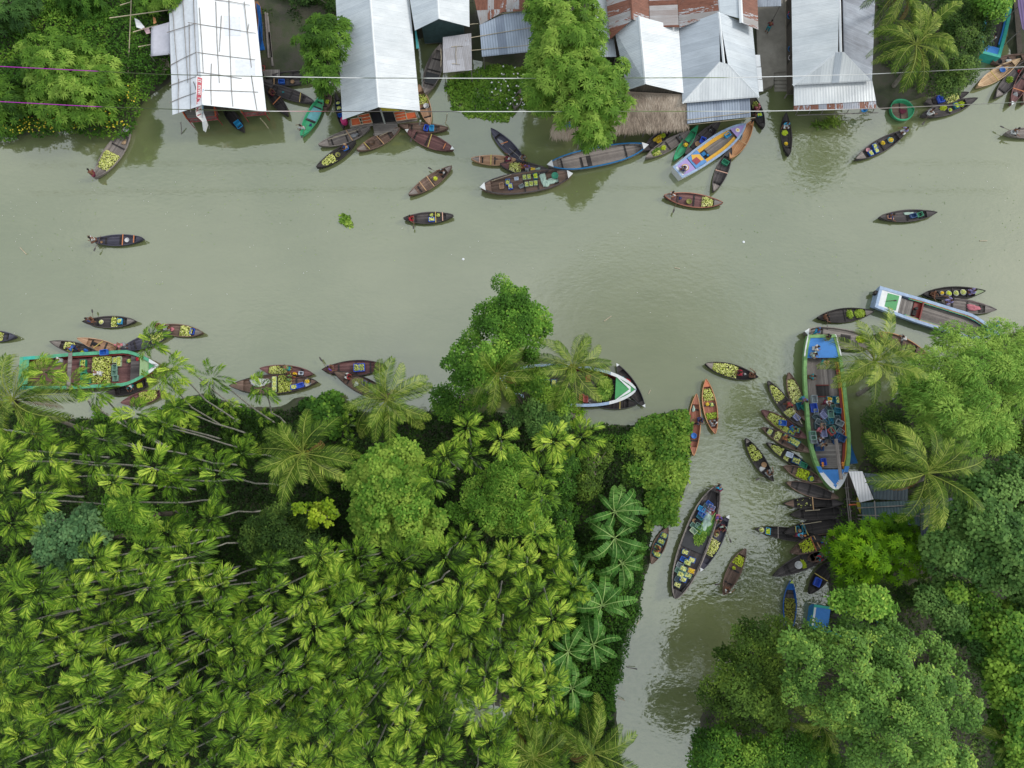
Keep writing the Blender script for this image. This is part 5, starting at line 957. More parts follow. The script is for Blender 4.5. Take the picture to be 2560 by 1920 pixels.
for (x0, y0, z0, x1, y1, z1, lb) in ((518,305,2.0,524,324,-.3,"pole standing in the water below the banner"), (651,296,2.0,673,324,-.3,"bent pole standing in the water right of the banner"), (452,305,.6,453,345,-.2,"thin dark stake in the water at the left"), (1448,335,2,1441,383,-.3,"mooring pole under the big star-leaved tree"), (1118,285,1.4,1112,312,-.2,"green bamboo shoot standing in the river near the hyacinth patch"), (1593,1673,.6,1566,1668,.2,"dead branch jutting into the canal from the left bank"), (1545,1745,.5,1562,1752,.3,"pale log end on the canal's left bank"), (1592,1562,.9,1598,1548,.9,"bare trunk piece at the canal edge above the dead branch")):
    a, b = P(x0, y0, z0), P(x1, y1, z1); c = (a+b)/2; mb = MB(); mb.tube([a-c, (a+b)/2-c+Vector((.05, 0, 0)), b-c], [.05, .05, .04], 6); tag(mb.build("pole", BAMY if "pale" in lb or "bare" in lb or "bent" in lb or "bamboo" in lb else BAMB, None, c, smooth=True), lb, "pole")
# ---- coconut palms
for i, (lb, u, v, h, base, n, s, nuts, ro) in enumerate((
    ("coconut palm over the dark warehouse slope at the top right", 2290,112,10,(2235,215),20,1.10,False,.3), ("coconut palm cut off by the top edge above the dark tree", 2255,-22,10,(2185,60),18,1.0,False,1.0),
    ("coconut palm at the left edge beside the green-rimmed barge", 32,1000,13,(250,1085),20,1.12,False,.5), ("large coconut palm left of the round-leaved tree in the grove", 757,1134,14,(850,1180),21,1.06,True,.2),
    ("coconut palm on the shore below the maroon two-man boats", 968,1000,13,(1010,1050),20,.98,False,.8), ("coconut palm half hidden under the ragged tall tree", 1242,935,10,(1232,1000),17,.92,False,2.0),
    ("coconut palm over the hidden blue-rimmed boat in the centre", 1433,918,12,(1420,960),19,.96,True,1.6), ("coconut palm over the stern of the crate boat on the right", 2187,905,14,(2150,985),20,1.02,False,.9),
    ("coconut palm over the dark sheet shed on the east bank", 2315,1183,15,(2240,1215),20,1.10,False,2.4), ("coconut palm at the bottom edge on the left canal bank", 1478,1880,11,(1440,1860),20,1.0,False,.1),
    ("coconut palm at the bottom edge left of the canal-bank palm", 1332,1892,12,(1330,1870),18,.86,False,1.3), ("low shaded coconut palm in the gap of the huge bright crown", 2055,1815,7,None,13,.8,False,.7), ("small palm at the lower right corner", 2515,1850,8,None,12,.55,False,.4))):
    coconut(lb, u, v, h, base, n, s, i, nuts, ro)
# ---- areca palms: crown pixels
def tl(x0, y0, L): return [(x0+a/3.456, y0+b/3.456) for a, b in L]
AR = tl(0,960,[(900,470),(820,680),(1600,620),(2090,600),(430,640),(560,800),(40,660),(1350,720),(980,850),(1510,820),(1890,780),(40,940),(330,1000),(1140,1020),(1820,1160),(1450,1280),(100,1200),(820,1520),(1270,1440),(1640,1480),(1030,1600),(1360,1620),(140,1640),(90,560)])
AR += tl(0,1440,[(100,60),(660,160),(330,120),(1280,90),(370,370),(510,520),(940,390),(1300,350),(1570,320),(1850,310),(1780,540),(1400,580),(220,600),(680,650),(1010,760),(170,760),(1320,870),(760,900),(1930,800),(880,1080),(1210,1080),(1660,1050),(430,970),(110,1050),(2130,980),(430,1240),(850,1280),(1430,1170),(1280,1350),(1480,1310),(2060,1380),(1940,1160),(180,1380),(420,1590),(590,1600),(1880,1640),(1930,90),(2190,480),(2030,610),(30,920),(1700,1340),(1440,1500),(900,1560),(-20,330),(0,1560)])
AR += tl(640,1440,[(130,130),(420,180),(720,60),(850,250),(1080,230),(1330,340),(1430,100),(1790,110),(2080,210),(1740,320),(1950,380),(60,480),(520,440),(240,830),(420,760),(770,610),(1080,500),(1080,650),(1300,800),(1480,600),(1620,800),(1860,520),(1770,950),(1980,860),(2110,610),(60,1060),(380,1220),(240,1350),(640,1100),(620,1250),(1020,1000),(1250,1110),(1310,1320),(1570,1300),(1930,1160),(1000,1560),(1220,1620),(1590,1560),(2030,1420),(2100,1620),(660,1540),(450,1640),(900,880),(600,880),(830,1290),(60,1400)])
AR += tl(640,960,[(1830,380),(2110,470),(1640,640),(1850,620),(1540,830),(1790,1340),(560,1480),(880,1500),(1260,1540),(1960,1560),(120,1560),(700,1640),(2180,1500),(1640,1500)])
AR += tl(1280,960,[(360,500),(600,460),(240,760),(260,980),(200,1280),(130,1560),(400,1500)])+tl(1280,1440,[(40,20),(150,200),(530,90),(350,370),(60,560),(190,620),(310,950),(90,960),(380,10)])
rA = np.random.default_rng(77)
for (u, v) in AR:
    yy = (v-1250)/670; h = 14.5+rA.uniform(-2.2, 2.0)+(0.8 if v > 1450 else -1.6)
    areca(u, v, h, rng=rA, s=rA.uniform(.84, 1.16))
# shorter palms filling the shade
X = rA.uniform(-60, 1400, 1400); Y = rA.uniform(1230, 1990, 1400); kept = []
for x, y in zip(X, Y):
    if x > 1330-(y-1400)*.0 and y < 1500: continue
    if y < 1435: continue
    if x > 1420: continue
    if min((x-a)**2+(y-b)**2 for a, b in AR) < 44**2 or any((x-a)**2+(y-b)**2 < 55**2 for a, b in kept): continue
    kept.append((x, y))
for (x, y) in kept[:60]: areca(x, y, rA.uniform(8.5, 12.0), rng=rA, s=rA.uniform(.75, .95), label="shorter areca palm in the shade between the taller crowns of the grove").__setitem__("group", "shorter areca palms in the grove")
for (u, v, h, base, lb) in ((382,853,17,(590,1020),"leaning areca palm whose crown covers the bow-side boats by the green-rimmed barge"), (428,922,16.5,(600,1060),"leaning areca palm right of the green-rimmed barge's bow"), (405,951,16,(560,1070),"leaning areca palm touching the corner of the green-rimmed barge"),
      (531,945,15.5,(690,1060),"leaning areca palm standing clear over the water left of the loaded guava boats"), (113,930,14,(420,1125),"leaning areca palm over the plank stern of the green-rimmed barge"), (178,958,13,(300,1060),"smaller areca palm over the barge's lower rail"),
      (243,985,15.5,(425,1125),"leaning areca palm below the barge beside the boat of guavas"), (342,1035,14,(560,1100),"areca palm left of the bare leaning trunks"), (440,1020,13,(620,1085),"areca palm over the creeper mat by the left shore"), (408,1066,13.5,(600,1120),"areca palm in the middle of the creeper mat"),
      (655,972,14,(712,1060),"leaning areca palm over the larger loaded guava boat"), (210,1090,10,None,"dim low areca palm left of the bare leaning trunks"), (88,1085,14,(20,1080),"large-leaved areca palm under the left edge coconut palm")):
    areca(u, v, h, base=base, label=lb, rng=rA, s=.86 if v < 1000 else 1.0)
for i, (u, v) in enumerate(((541,1030),(575,1018),(470,1060),(510,1130),(660,1040),(870,1025),(868,1062),(872,1102),(620,1105),(577,1055))):
    o = areca(u, v, 2.2, rng=rA, s=.55, label="young knee-high areca seedling in the creepers near the left shore", cat="palm seedling"); o["group"] = "areca seedlings near the shore"
# ---- banana plants
for i, (u, v, h, dirs, lb, s) in enumerate(((1537,1280,3.4,[75,100,128,50,28,8,205,235,330],"banana plant with the tallest fan of leaves on the headland",1.0), (1537,1345,3.2,[35,55,180,215,268,300,340,140],"banana plant directly below the tallest leaf fan",1.05), (1555,1408,2.8,[20,50,90,130,200,240,275,345],"ragged banana plant with folded pale leaves",.95),
      (1505,1515,3.2,[8,35,60,85,110,165,350,185],"banana plant closest to the canal with horizontal leaves",1.0), (1484,1612,3.2,[25,45,75,110,140,275,300,335],"banana plant with drooping leaves over the canal creepers",1.0), (1422,1630,3.0,[95,100,150,200,250,272,60],"dark banana plant beside the areca grove edge",1.0),
      (1430,1722,2.6,[30,75,110,290,270,350,200],"low banana plant with a shiny grey-green leaf",.9), (1452,1440,2.2,[110,75,300],"young banana plant with two upright dark leaves",.85))):
    banana(lb, u, v, h, dirs, i, s)
# ================================================================ people
SKIN = paint("skin", srgb(122, 80, 58), 0.6, 0.12); HAIRM = paint("hair_black", (0.012, 0.010, 0.010), 0.6, 0.1)
def skinmesh(J, E, root, name):
    """continuous tapering surface grown round connected joints J {name:(pos, radius)}"""
    import bmesh
    keys = list(J); ix = {k: i for i, k in enumerate(keys)}; bm = bmesh.new(); lay = bm.verts.layers.skin.verify(); vs = []
    for k in keys:
        v = bm.verts.new(J[k][0]); r = J[k][1]; v[lay].radius = (r, r) if isinstance(r, (int, float)) else r; v[lay].use_root = (k == root); vs.append(v)
    for a, b in E: bm.edges.new((vs[ix[a]], vs[ix[b]]))
    me = bpy.data.meshes.new(name); bm.to_mesh(me); bm.free(); o = bpy.data.objects.new(name, me); COL.objects.link(o)
    o.modifiers.new("skin", 'SKIN')
    sb = o.modifiers.new("sub", 'SUBSURF'); sb.levels = 1; sb.render_levels = 1
    dg = bpy.context.evaluated_depsgraph_get(); dg.update(); m2 = bpy.data.meshes.new_from_object(o.evaluated_get(dg)); m2.name = name; m2.materials.clear(); m2.materials.append(SKIN)
    bpy.data.objects.remove(o); m2.polygons.foreach_set("use_smooth", [True]*len(m2.polygons)); return m2
def joinmesh(name, me, mb):
    V = [tuple(v.co) for v in me.vertices]; Fc = [tuple(p.vertices) for p in me.polygons]; n = len(V)
    V += mb.V; Fc += [tuple(i+n for i in f) for f in mb.F]; return mesh(name, V, Fc, SKIN, smooth=True)
def hand(J, E, pre, wrist, d, up, out, grip=0.5):
    """five fingers and a thumb rooted in the palm; d: pointing, up: back of the hand, out: thumb side"""
    d, up, out = Vector(d).normalized(), Vector(up).normalized(), Vector(out).normalized(); w = Vector(wrist); pm = w+d*0.05; J[pre+"palm"] = (tuple(pm), (0.03, 0.02)); E.append((pre+"wr", pre+"palm"))
    for i, (off, ln) in enumerate(((-.027, .062), (-.009, .074), (.009, .08), (.027, .07))):
        a = w+d*.085-out*off*-1; b = a+d*ln*.5-up*ln*.25*grip; c = b+d*ln*.3*(1-grip)-up*ln*.5*grip
        for k, q, r in (("a", a, .0095), ("b", b, .0085), ("c", c, .0075)): J[f"{pre}f{i}{k}"] = (tuple(q), r)
        E += [(pre+"palm", f"{pre}f{i}a"), (f"{pre}f{i}a", f"{pre}f{i}b"), (f"{pre}f{i}b", f"{pre}f{i}c")]
    a = w+d*.03+out*.035; b = a+d*.025+out*.022-up*.012; J[pre+"ta"] = (tuple(a), .011); J[pre+"tb"] = (tuple(b), .009); E += [(pre+"palm", pre+"ta"), (pre+"ta", pre+"tb")]
def person_meshes(pose):
    S = {}
    if pose == 'stand': pz, lean, kn, ft = .92, .05, [(.05, .10, .50), (-.02, -.11, .50)], [(.0, .11, .08), (-.08, -.12, .08)]
    elif pose == 'bend': pz, lean, kn, ft = .80, .75, [(.12, .12, .45), (.05, -.13, .45)], [(.0, .14, .08), (-.08, -.14, .08)]
    elif pose == 'squat': pz, lean, kn, ft = .24, .30, [(.34, .19, .46), (.34, -.19, .46)], [(.22, .15, .07), (.22, -.15, .07)]
    else: pz, lean, kn, ft = .14, .14, [(.38, .24, .20), (.38, -.24, .20)], [(.30, -.06, .06), (.26, .10, .07)]
    pel = Vector((0, 0, pz)); sp = lambda h: pel+Vector((math.sin(lean)*h, 0, math.cos(lean)*h)); ch = sp(.36); nk = sp(.50); J = {}; E = []
    J["pel"] = (tuple(pel), (.125, .10)); J["wst"] = (tuple(sp(.16)), (.115, .09)); J["ch"] = (tuple(ch), (.145, .10)); J["nk"] = (tuple(nk), .055); hd = sp(.50)+Vector((.05+.03*lean, 0, .10 if lean < .5 else .05)); J["hb"] = (tuple(hd), .06)
    E += [("pel", "wst"), ("wst", "ch"), ("ch", "nk"), ("nk", "hb")]; up_ = Vector((math.cos(lean), 0, -math.sin(lean)))
    for sg, s in ((1, "L"), (-1, "R")):
        sh = sp(.43)+Vector((0, sg*.18, 0)); J[s+"sh"] = (tuple(sh), .058)
        if pose == 'row': el = sh+Vector((.14, sg*.10-.10, -.20)); wr = el+Vector((.20, -.14 if sg > 0 else -.10, .0+.04*sg))
        elif pose == 'stand': el = sh+Vector((.04, sg*.08, -.27)); wr = el+Vector((.16, -sg*.02, -.16))
        elif pose == 'bend': el = sh+Vector((.10, sg*.06, -.25)); wr = el+Vector((.10, -sg*.04, -.22))
        else: el = sh+Vector((.16, sg*.09, -.20)); wr = el+Vector((.20, -sg*.12, -.06))
        J[s+"el"] = (tuple(el), .041); J[s+"wr"] = (tuple(wr), .026); E += [("ch", s+"sh"), (s+"sh", s+"el"), (s+"el", s+"wr")]
        J2 = {}; JJ = J; JJ[s+"wr"] = J[s+"wr"]; E2 = []
        hand(J, E2, s, wr, (wr-el), (0, 0, 1) if pose != 'stand' else (0, sg, .2), (0, -sg, 0), .8 if pose == 'row' else .45); E += [(a.replace(s+"wr", s+"wr"), b) for a, b in E2]
        k, f = kn[0 if sg > 0 else 1], ft[0 if sg > 0 else 1]; hip = pel+Vector((.0, sg*.09, -.02)); J[s+"hp"] = (tuple(hip), .088); J[s+"kn"] = (k, .058); J[s+"an"] = (f, .038); J[s+"to"] = ((f[0]+.15, f[1]+sg*.02, max(.03, f[2]-.045)), (.035, .022))
        E += [("pel", s+"hp"), (s+"hp", s+"kn"), (s+"kn", s+"an"), (s+"an", s+"to")]
    body = skinmesh(J, E, "pel", "body"); hc = hd+Vector((.02, 0, .09)); mb = MB()
    prof = [(.004, -.125), (.045, -.115), (.066, -.07), (.078, -.01), (.08, .04), (.066, .085), (.035, .108), (.004, .115)]; n0 = len(mb.V); mb.lathe(prof, hc, 14)
    for i in range(n0, len(mb.V)): x, y, z = mb.V[i]; mb.V[i] = (hc.x+(x-hc.x)*1.18, y, z)
    mb.lathe([(.003, .02), (.012, -.01), (.016, -.03), (.003, -.035)], hc+Vector((.095, 0, 0)), 6)     # nose
    for sg in (1, -1): mb.box(hc+Vector((0, sg*.082, -.01)), (.035, .018, .055)); mb.lathe([(.001, -.01), (.011, 0), (.001, .01)], hc+Vector((.083, sg*.032, .012)), 6)   # ears, eyes
    mb.box(hc+Vector((.085, 0, -.062)), (.012, .045, .010)); body = joinmesh("body", body, mb)
    hb = MB(); n0 = 0; hb.lathe([(.088, -.02), (.090, .03), (.078, .085), (.045, .118), (.004, .128)], hc+Vector((-.012, 0, 0)), 12)
    for i in range(len(hb.V)): x, y, z = hb.V[i]; hb.V[i] = (hc.x-.012+(x-hc.x+.012)*1.15, y, z+(.03 if x > hc.x+.03 and z < hc.z+.02 else 0))
    hair = mesh("hair", hb.V, hb.F, HAIRM, smooth=True)
    JS = {k: (J[k][0], tuple(r*1.14+.008 for r in (J[k][1] if isinstance(J[k][1], tuple) else (J[k][1],)*2))) for k in ("wst", "ch", "Lsh", "Rsh")}
    for s in ("L", "R"): a, b = Vector(J[s+"sh"][0]), Vector(J[s+"el"][0]); JS[s+"sl"] = (tuple(a.lerp(b, .8)), (.062, .062))
    JS["pl"] = (tuple(pel+Vector((0, 0, .03))), (.15, .12)); JS["cl"] = (tuple(sp(.47)), (.075, .07))
    shirt = skinmesh(JS, [("pl", "wst"), ("wst", "ch"), ("ch", "cl"), ("ch", "Lsh"), ("ch", "Rsh"), ("Lsh", "Lsl"), ("Rsh", "Rsl")], "ch", "shirt")
    JL = {"pel": (tuple(pel), (.155, .13))}; EL = []
    for s in ("L", "R"):
        JL[s+"hp"] = (J[s+"hp"][0], .11); a, b = Vector(J[s+"kn"][0]), Vector(J[s+"an"][0]); JL[s+"kn"] = (tuple(a), .085); JL[s+"h"] = (tuple(a.lerp(b, .45)), .075); EL += [("pel", s+"hp"), (s+"hp", s+"kn"), (s+"kn", s+"h")]
    low = skinmesh(JL, EL, "pel", "lower_cloth"); return body, hair, shirt, low
PM = {p: person_meshes(p) for p in ('sit', 'squat', 'row', 'stand', 'bend')}
CLR = dict(white=(.62, .63, .64), red=(.42, .02, .04), blue=(.03, .14, .48), navy=(.03, .05, .16), black=(.02, .02, .025), pink=(.55, .18, .22), orange=(.48, .18, .07), green=(.14, .25, .08), teal=(.02, .22, .26), sky=(.06, .38, .62), purple=(.13, .06, .38), lilac=(.36, .32, .60), maroon=(.16, .02, .05), grey=(.28, .29, .31), cyan=(.03, .36, .60), brown=(.16, .08, .05), peach=(.62, .34, .24), mint=(.45, .60, .52), yellow=(.6, .45, .04), stripe=(.10, .16, .50), bare=None, lime=(.36, .45, .08), tan=(.42, .29, .18))
def setmat(o, m):
    o.material_slots[0].link = 'OBJECT'; o.material_slots[0].material = m
def clothm(c): return paint("cloth_"+c, CLR[c], 0.75, 0.18)
def person(label, loc, face, pose, shirt, lower, hair=None, s=1.06):
    r = empty("person", loc, (0, 0, face)); r.scale = (s, s, s); tag(r, label, "person"); b, h, sh, lo = PM[pose]
    obj("body", b, r); ho = obj("hair", h, r)
    if hair: setmat(ho, clothm(hair)); ho.name = "headcloth"
    if shirt != 'bare': setmat(obj("shirt", sh, r), clothm(shirt))
    setmat(obj("lungi", lo, r), clothm(lower)); return r
# ================================================================ boats
WD = {"dark": wood("wood_dark", (.030, .027, .030), (.135, .118, .118), 6.5), "navy": wood("wood_navy", (.030, .030, .046), (.115, .112, .150), 6.5), "gray": wood("wood_gray", (.11, .095, .09), (.33, .29, .27), 6.5), "brown": wood("wood_brown", (.075, .05, .04), (.26, .175, .14), 6.5),
  "tan": wood("wood_tan", (.30, .17, .10), (.56, .36, .24), 6.0), "maroon": wood("wood_maroon", (.075, .035, .038), (.235, .12, .115), 6.5), "red": wood("wood_red", (.20, .07, .045), (.44, .19, .13), 5.0), "ltan": wood("wood_light", (.44, .29, .17), (.72, .52, .33), 5.0), "black": wood("wood_black", (.016, .015, .016), (.07, .062, .062), 6.5), "orange": wood("wood_orange", (.42, .20, .09), (.68, .38, .20), 6.0)}
GRN = paint("boat_green", srgb(58, 158, 112), .4, .2); GRIM = paint("rim_green", srgb(92, 176, 138), .55, .35); LGRIM = paint("rim_leaf_green", srgb(126, 172, 104), .55, .4); SKYB = paint("rim_skyblue", srgb(160, 182, 214), .55, .3); BLU = paint("rim_blue", srgb(30, 120, 180), .45, .2)
WHT = paint("boat_white", (.72, .74, .76), .45, .12); DBLU = paint("deck_blue", srgb(58, 130, 206), .4, .12); DGRN = paint("deck_green", srgb(76, 156, 96), .45, .12); REDP = paint("boat_red", (.20, .025, .02), .5, .2); TRQ = paint("rim_turquoise", srgb(58, 176, 160), .45, .2); PURP = paint("deck_lilac", srgb(168, 148, 206), .45, .08); YELP = paint("deck_yellow", srgb(226, 172, 60), .45, .1); ORP = paint("trim_orange", srgb(220, 140, 60), .5, .15); RBLU = paint("tip_blue", (.01, .09, .34), .4, .1)
GLOSSB = paint("deck_tar", (.03, .03, .035), .35, .3, .5)
def prof(s, W, kind):
    a = abs(s)
    if kind == 'lens': return W/2*max(0.0, 1-a**2.0)**0.82+0.012
    if kind == 'full': return W/2*max(0.0, 1-a**2.6)**0.72+0.015
    if kind == 'transom': return (W/2*max(0.0, 1-a**2.6)**0.75+.015) if s > 0 else W/2*(1-0.30*a**1.8)
    if kind == 'ship': return (W/2*max(0.0, 1-a**3.2)**0.75+.015) if s > 0 else W/2*(1-0.34*a**3.5)
    if kind == 'barge': return (W/2*max(0.0, 1-max(0, (s-.45)/.55)**1.5)+.015) if s > .45 else W/2*(1-.12*max(0, -s-.3)/.7)
class Boat: pass
BOATS = []
def boat(name, label, ref, a, b, wpx, style="dark", kind='lens', g0=.34, sheer=.30, floor=.13, rim=None, rimw=.055, ends=None, endm=(None, None), endlen=(.36, .36), beams=(-.5, .05, .5), tips=None, hullm=None, cat="boat", group=None, zt=.4, nst=25, thick=.035):
    pa, pb = P(a[0], a[1], zt), P(b[0], b[1], zt); c = (pa+pb)/2; d = pb-pa; L = d.length; ang = math.atan2(d.y, d.x); W = wpx*mpp((a[0]+b[0])/2, (a[1]+b[1])/2, zt)
    root = empty(name, (c.x, c.y, 0), (0, 0, ang)); tag(root, label, cat, group); wd = WD[style]; hm = hullm or wd; rm = rim or hm
    ss = [math.copysign(1-(1-abs(x))**1.15, x) for x in np.linspace(-1, 1, nst)]
    if kind in ('transom', 'barge', 'ship'): ss[0] = -1
    g = lambda s: g0+sheer*abs(s)**3; X = lambda s: s*L/2; bw = lambda s: prof(s, W, kind)
    V = []; Fc = []; m = 10
    for s in ss:
        h, z = bw(s), g(s); hi = max(.004, h-rimw); fi = max(.003, h*.80-thick); lift = .28*abs(s)**4 if kind in ('lens', 'full') or s > 0 else 0
        V += [(X(s), h, z), (X(s), h*.97, z*.55), (X(s), h*.70, -.06+lift), (X(s), -h*.70, -.06+lift), (X(s), -h*.97, z*.55), (X(s), -h, z), (X(s), -hi, z-.004), (X(s), -fi, .05+lift), (X(s), fi, .05+lift), (X(s), hi, z-.004)]
    for i in range(nst-1):
        for k in range(m):
            if k in (5, 9): continue
            k2 = (k+1) % m; Fc.append((i*m+k, i*m+k2, (i+1)*m+k2, (i+1)*m+k))
    Fc.append(tuple(range(5, -1, -1))); Fc.append(tuple((nst-1)*m+k for k in range(6)))
    obj("hull", mesh("hull", V, Fc, hm, smooth=False), root)
    V = []; Fc = []                          # gunwale: a raised band all round
    for s in ss:
        h, z = bw(s)+.012, g(s); hi = max(.001, bw(s)-rimw)
        V += [(X(s), h, z-.05), (X(s), h, z+.018), (X(s), hi, z+.018), (X(s), hi, z-.03), (X(s), -hi, z-.03), (X(s), -hi, z+.018), (X(s), -h, z+.018), (X(s), -h, z-.05)]
    for i in range(nst-1):
        for k in (0, 1, 2, 4, 5, 6): Fc.append((i*8+k, i*8+k+1, i*8+8+k+1, i*8+8+k))
    obj("gunwale", mesh("gunwale", V, Fc, rm), root)
    if kind in ('transom', 'barge', 'ship'): mb = MB(); mb.box((X(-1)+rimw/2, 0, g(-1)-.01), (rimw, 2*bw(-1), .06)); mb.build("transom_cap", rm, root)
    def sheet(nm, s0, s1, zf, mat, win=.04, k=9, th=.025):
        t = np.linspace(s0, s1, k); V = [(X(s), max(.004, bw(s)-win), zf(s)) for s in t]+[(X(s), -max(.004, bw(s)-win), zf(s)) for s in t]; n = len(V); V += [(x, y, z-th) for x, y, z in V]; Fc = []
        for i in range(k-1): Fc += [(i, k+i, k+i+1, i+1), (n+i, n+i+1, n+k+i+1, n+k+i)]
        Fc += [(0, n, n+k, k), (k-1, 2*k-1, n+2*k-1, n+k-1)]; return obj(nm, mesh(nm, V, Fc, mat), root)
    e0, e1 = -1+endlen[0], 1-endlen[1]; fl = lambda s: floor
    sheet("floor_boards", max(-.985, e0-.12) if endlen[0] > 0 else -.97, min(.985, e1+.12), fl, wd, win=rimw+max(.03, W*.035))
    em = ends or wd
    if endlen[0] > 0: sheet("stern_deck", -.985, e0, lambda s: g(s)-.03, endm[0] or em, win=rimw*.9)
    if endlen[1] > 0: sheet("bow_deck", e1, .985, lambda s: g(s)-.03, endm[1] or em, win=rimw*.9)
    bm_ = WD['black']  # raised black strips: the dark of open bilge gaps, painted as shade
    for s in beams:
        mb = MB(); w2 = bw(s)-rimw; mb.box((X(s), 0, floor+.045), (min(.13, L*.028), 2*w2*.97, .05)); mb.build("bilge_gap_shade", bm_, root)
    if tips:
        for sg, mt in zip((-1, 1), tips):
            if mt: mb = MB(); mb.prism([(X(sg)*1.03, 0), (X(sg*.91), bw(sg*.91)*1.1), (X(sg*.91), -bw(sg*.91)*1.1)], g(.97)-.02, g(1)+.035); mb.build("painted_tip", mt, root)
    o = Boat(); o.root = root; o.L = L; o.W = W; o.X = X; o.bw = bw; o.g = g; o.floor = floor; o.ref = ref; o.ang = ang; o.c = c; o.rimw = rimw; o.sheet = sheet; o.e0 = e0; o.e1 = e1; o.n = {}; BOATS.append(o); return o
def W_(o, s, t, z): v = Matrix.Rotation(o.ang, 3, 'Z') @ Vector((o.X(s), t*(o.bw(s)-o.rimw), 0)); return Vector((o.c.x+v.x, o.c.y+v.y, z))
_ph = (1+5**.5)/2; ICO = unit(np.array([(-1, _ph, 0), (1, _ph, 0), (-1, -_ph, 0), (1, -_ph, 0), (0, -1, _ph), (0, 1, _ph), (0, -1, -_ph), (0, 1, -_ph), (_ph, 0, -1), (_ph, 0, 1), (-_ph, 0, -1), (-_ph, 0, 1)]))
ICF = np.array([(0, 11, 5), (0, 5, 1), (0, 1, 7), (0, 7, 10), (0, 10, 11), (1, 5, 9), (5, 11, 4), (11, 10, 2), (10, 7, 6), (7, 1, 8), (3, 9, 4), (3, 4, 2), (3, 2, 6), (3, 6, 8), (3, 8, 9), (4, 9, 5), (2, 4, 11), (6, 2, 10), (8, 6, 7), (9, 8, 1)])
GUAVA = leafmat("guava_skin", srgb(150, 166, 64), srgb(200, 206, 112), srgb(236, 234, 170), .5); GUAVAL = leafmat("guava_lime", srgb(150, 180, 30), srgb(190, 208, 50), srgb(218, 226, 90), .5); BANM = leafmat("green_banana", srgb(96, 130, 30), srgb(140, 168, 52), srgb(180, 198, 84), .45); YELF = leafmat("yellow_fruit", srgb(190, 150, 20), srgb(226, 190, 40), srgb(240, 214, 90), .45); OLG = leafmat("guava_olive", srgb(90, 96, 34), srgb(130, 132, 56), srgb(165, 165, 90), .5)
def fruits(name, label, pts, r, mat, seed, cat="guavas"):
    rng = np.random.default_rng(seed); pts = np.asarray(pts, float); n = len(pts); c0 = pts.mean(0); c0[2] = pts[:, 2].min(); rr = r*rng.uniform(.8, 1.2, n)
    V = (pts-c0)[:, None]+ICO[None]*rr[:, None, None]*np.array([1, 1, .9]); Q = (ICF[None]+(np.arange(n)*12)[:, None, None]).reshape(-1, 3)
    o = obj(name, npmesh(name, V.reshape(-1, 3), Q, mat, np.repeat(rng.uniform(.1, .95, n), 20), k=3, smooth=True), None, tuple(c0)); return tag(o, label, cat, kind="stuff")
FS = [0]
def heap(o, s0, s1, mat=None, t0=-1, t1=1, h=.24, lab=None, sp=.092, r=.052):
    FS[0] += 1; rng = np.random.default_rng(FS[0]+3000); n = int((o.X(s1)-o.X(s0))*(o.bw((s0+s1)/2)-o.rimw)*2/(sp*sp)*1.15); out = []
    for _ in range(n):
        s = rng.uniform(s0, s1); t = rng.uniform(t0, t1)*.93; e = min((s-s0), (s1-s))/max(1e-6, (s1-s0)/2); te = min(t-t0*.93, t1*.93-t)/((t1-t0)*.465)
        z = o.floor+.06+h*min(1, e*2.2)**.6*(.35+.65*min(1, te*1.7)**.6)+rng.uniform(0, .04); out.append(tuple(W_(o, s, t, z)))
    for _ in range(int(n*.5)):
        s = rng.uniform(s0, s1); t = rng.uniform(t0, t1)*.93; out.append(tuple(W_(o, s, t, o.floor+.07)))
    fruits("guava_heap", lab or ("heap of yellow-green guavas in the "+o.ref), out, r, mat or GUAVA, FS[0]+10)
def _crate():
    mb = MB(); l, w, h, t = .58, .42, .27, .018
    mb.box((0, 0, .012), (l-.03, w-.03, .02))
    for sx in (-1, 1):
        for k in range(3): mb.box((sx*(l/2-t/2), 0, .05+k*.075), (t, w-.06, .05))
    for sy in (-1, 1):
        for k in range(3): mb.box((0, sy*(w/2-t/2), .05+k*.075), (l-.06, t, .05))
    for sx in (-1, 1):
        for sy in (-1, 1): mb.box((sx*(l/2-.02), sy*(w/2-.02), h/2), (.04, .04, h-.01))
    b = mesh("crate_body", mb.V, mb.F, paint("crate_any", (.1, .2, .5), .4, .1)); mb = MB()
    for sx in (-1, 1): mb.box((sx*(l/2-.006), 0, h), (.034, w+.02, .03))
    for sy in (-1, 1): mb.box((0, sy*(w/2-.006), h+.001), (l-.044, .034, .03))
    return b, mesh("rim", mb.V, mb.F, paint("crate_any", (.1, .2, .5), .4, .1))
CR_B, CR_R = _crate(); CI = {}
CRC = dict(blue=(.015, .11, .50), royal=(.03, .10, .60), teal=(.02, .16, .24), grey=(.10, .145, .165), lilac=(.28, .30, .50), cyan=(.03, .32, .62), red=(.42, .08, .07), green=(.02, .22, .12), white=(.6, .66, .78), slate=(.07, .11, .13), lightgrey=(.25, .29, .31), mint=(.16, .30, .24), brown=(.40, .25, .16), navy=(.02, .07, .20), palegreen=(.42, .52, .36))
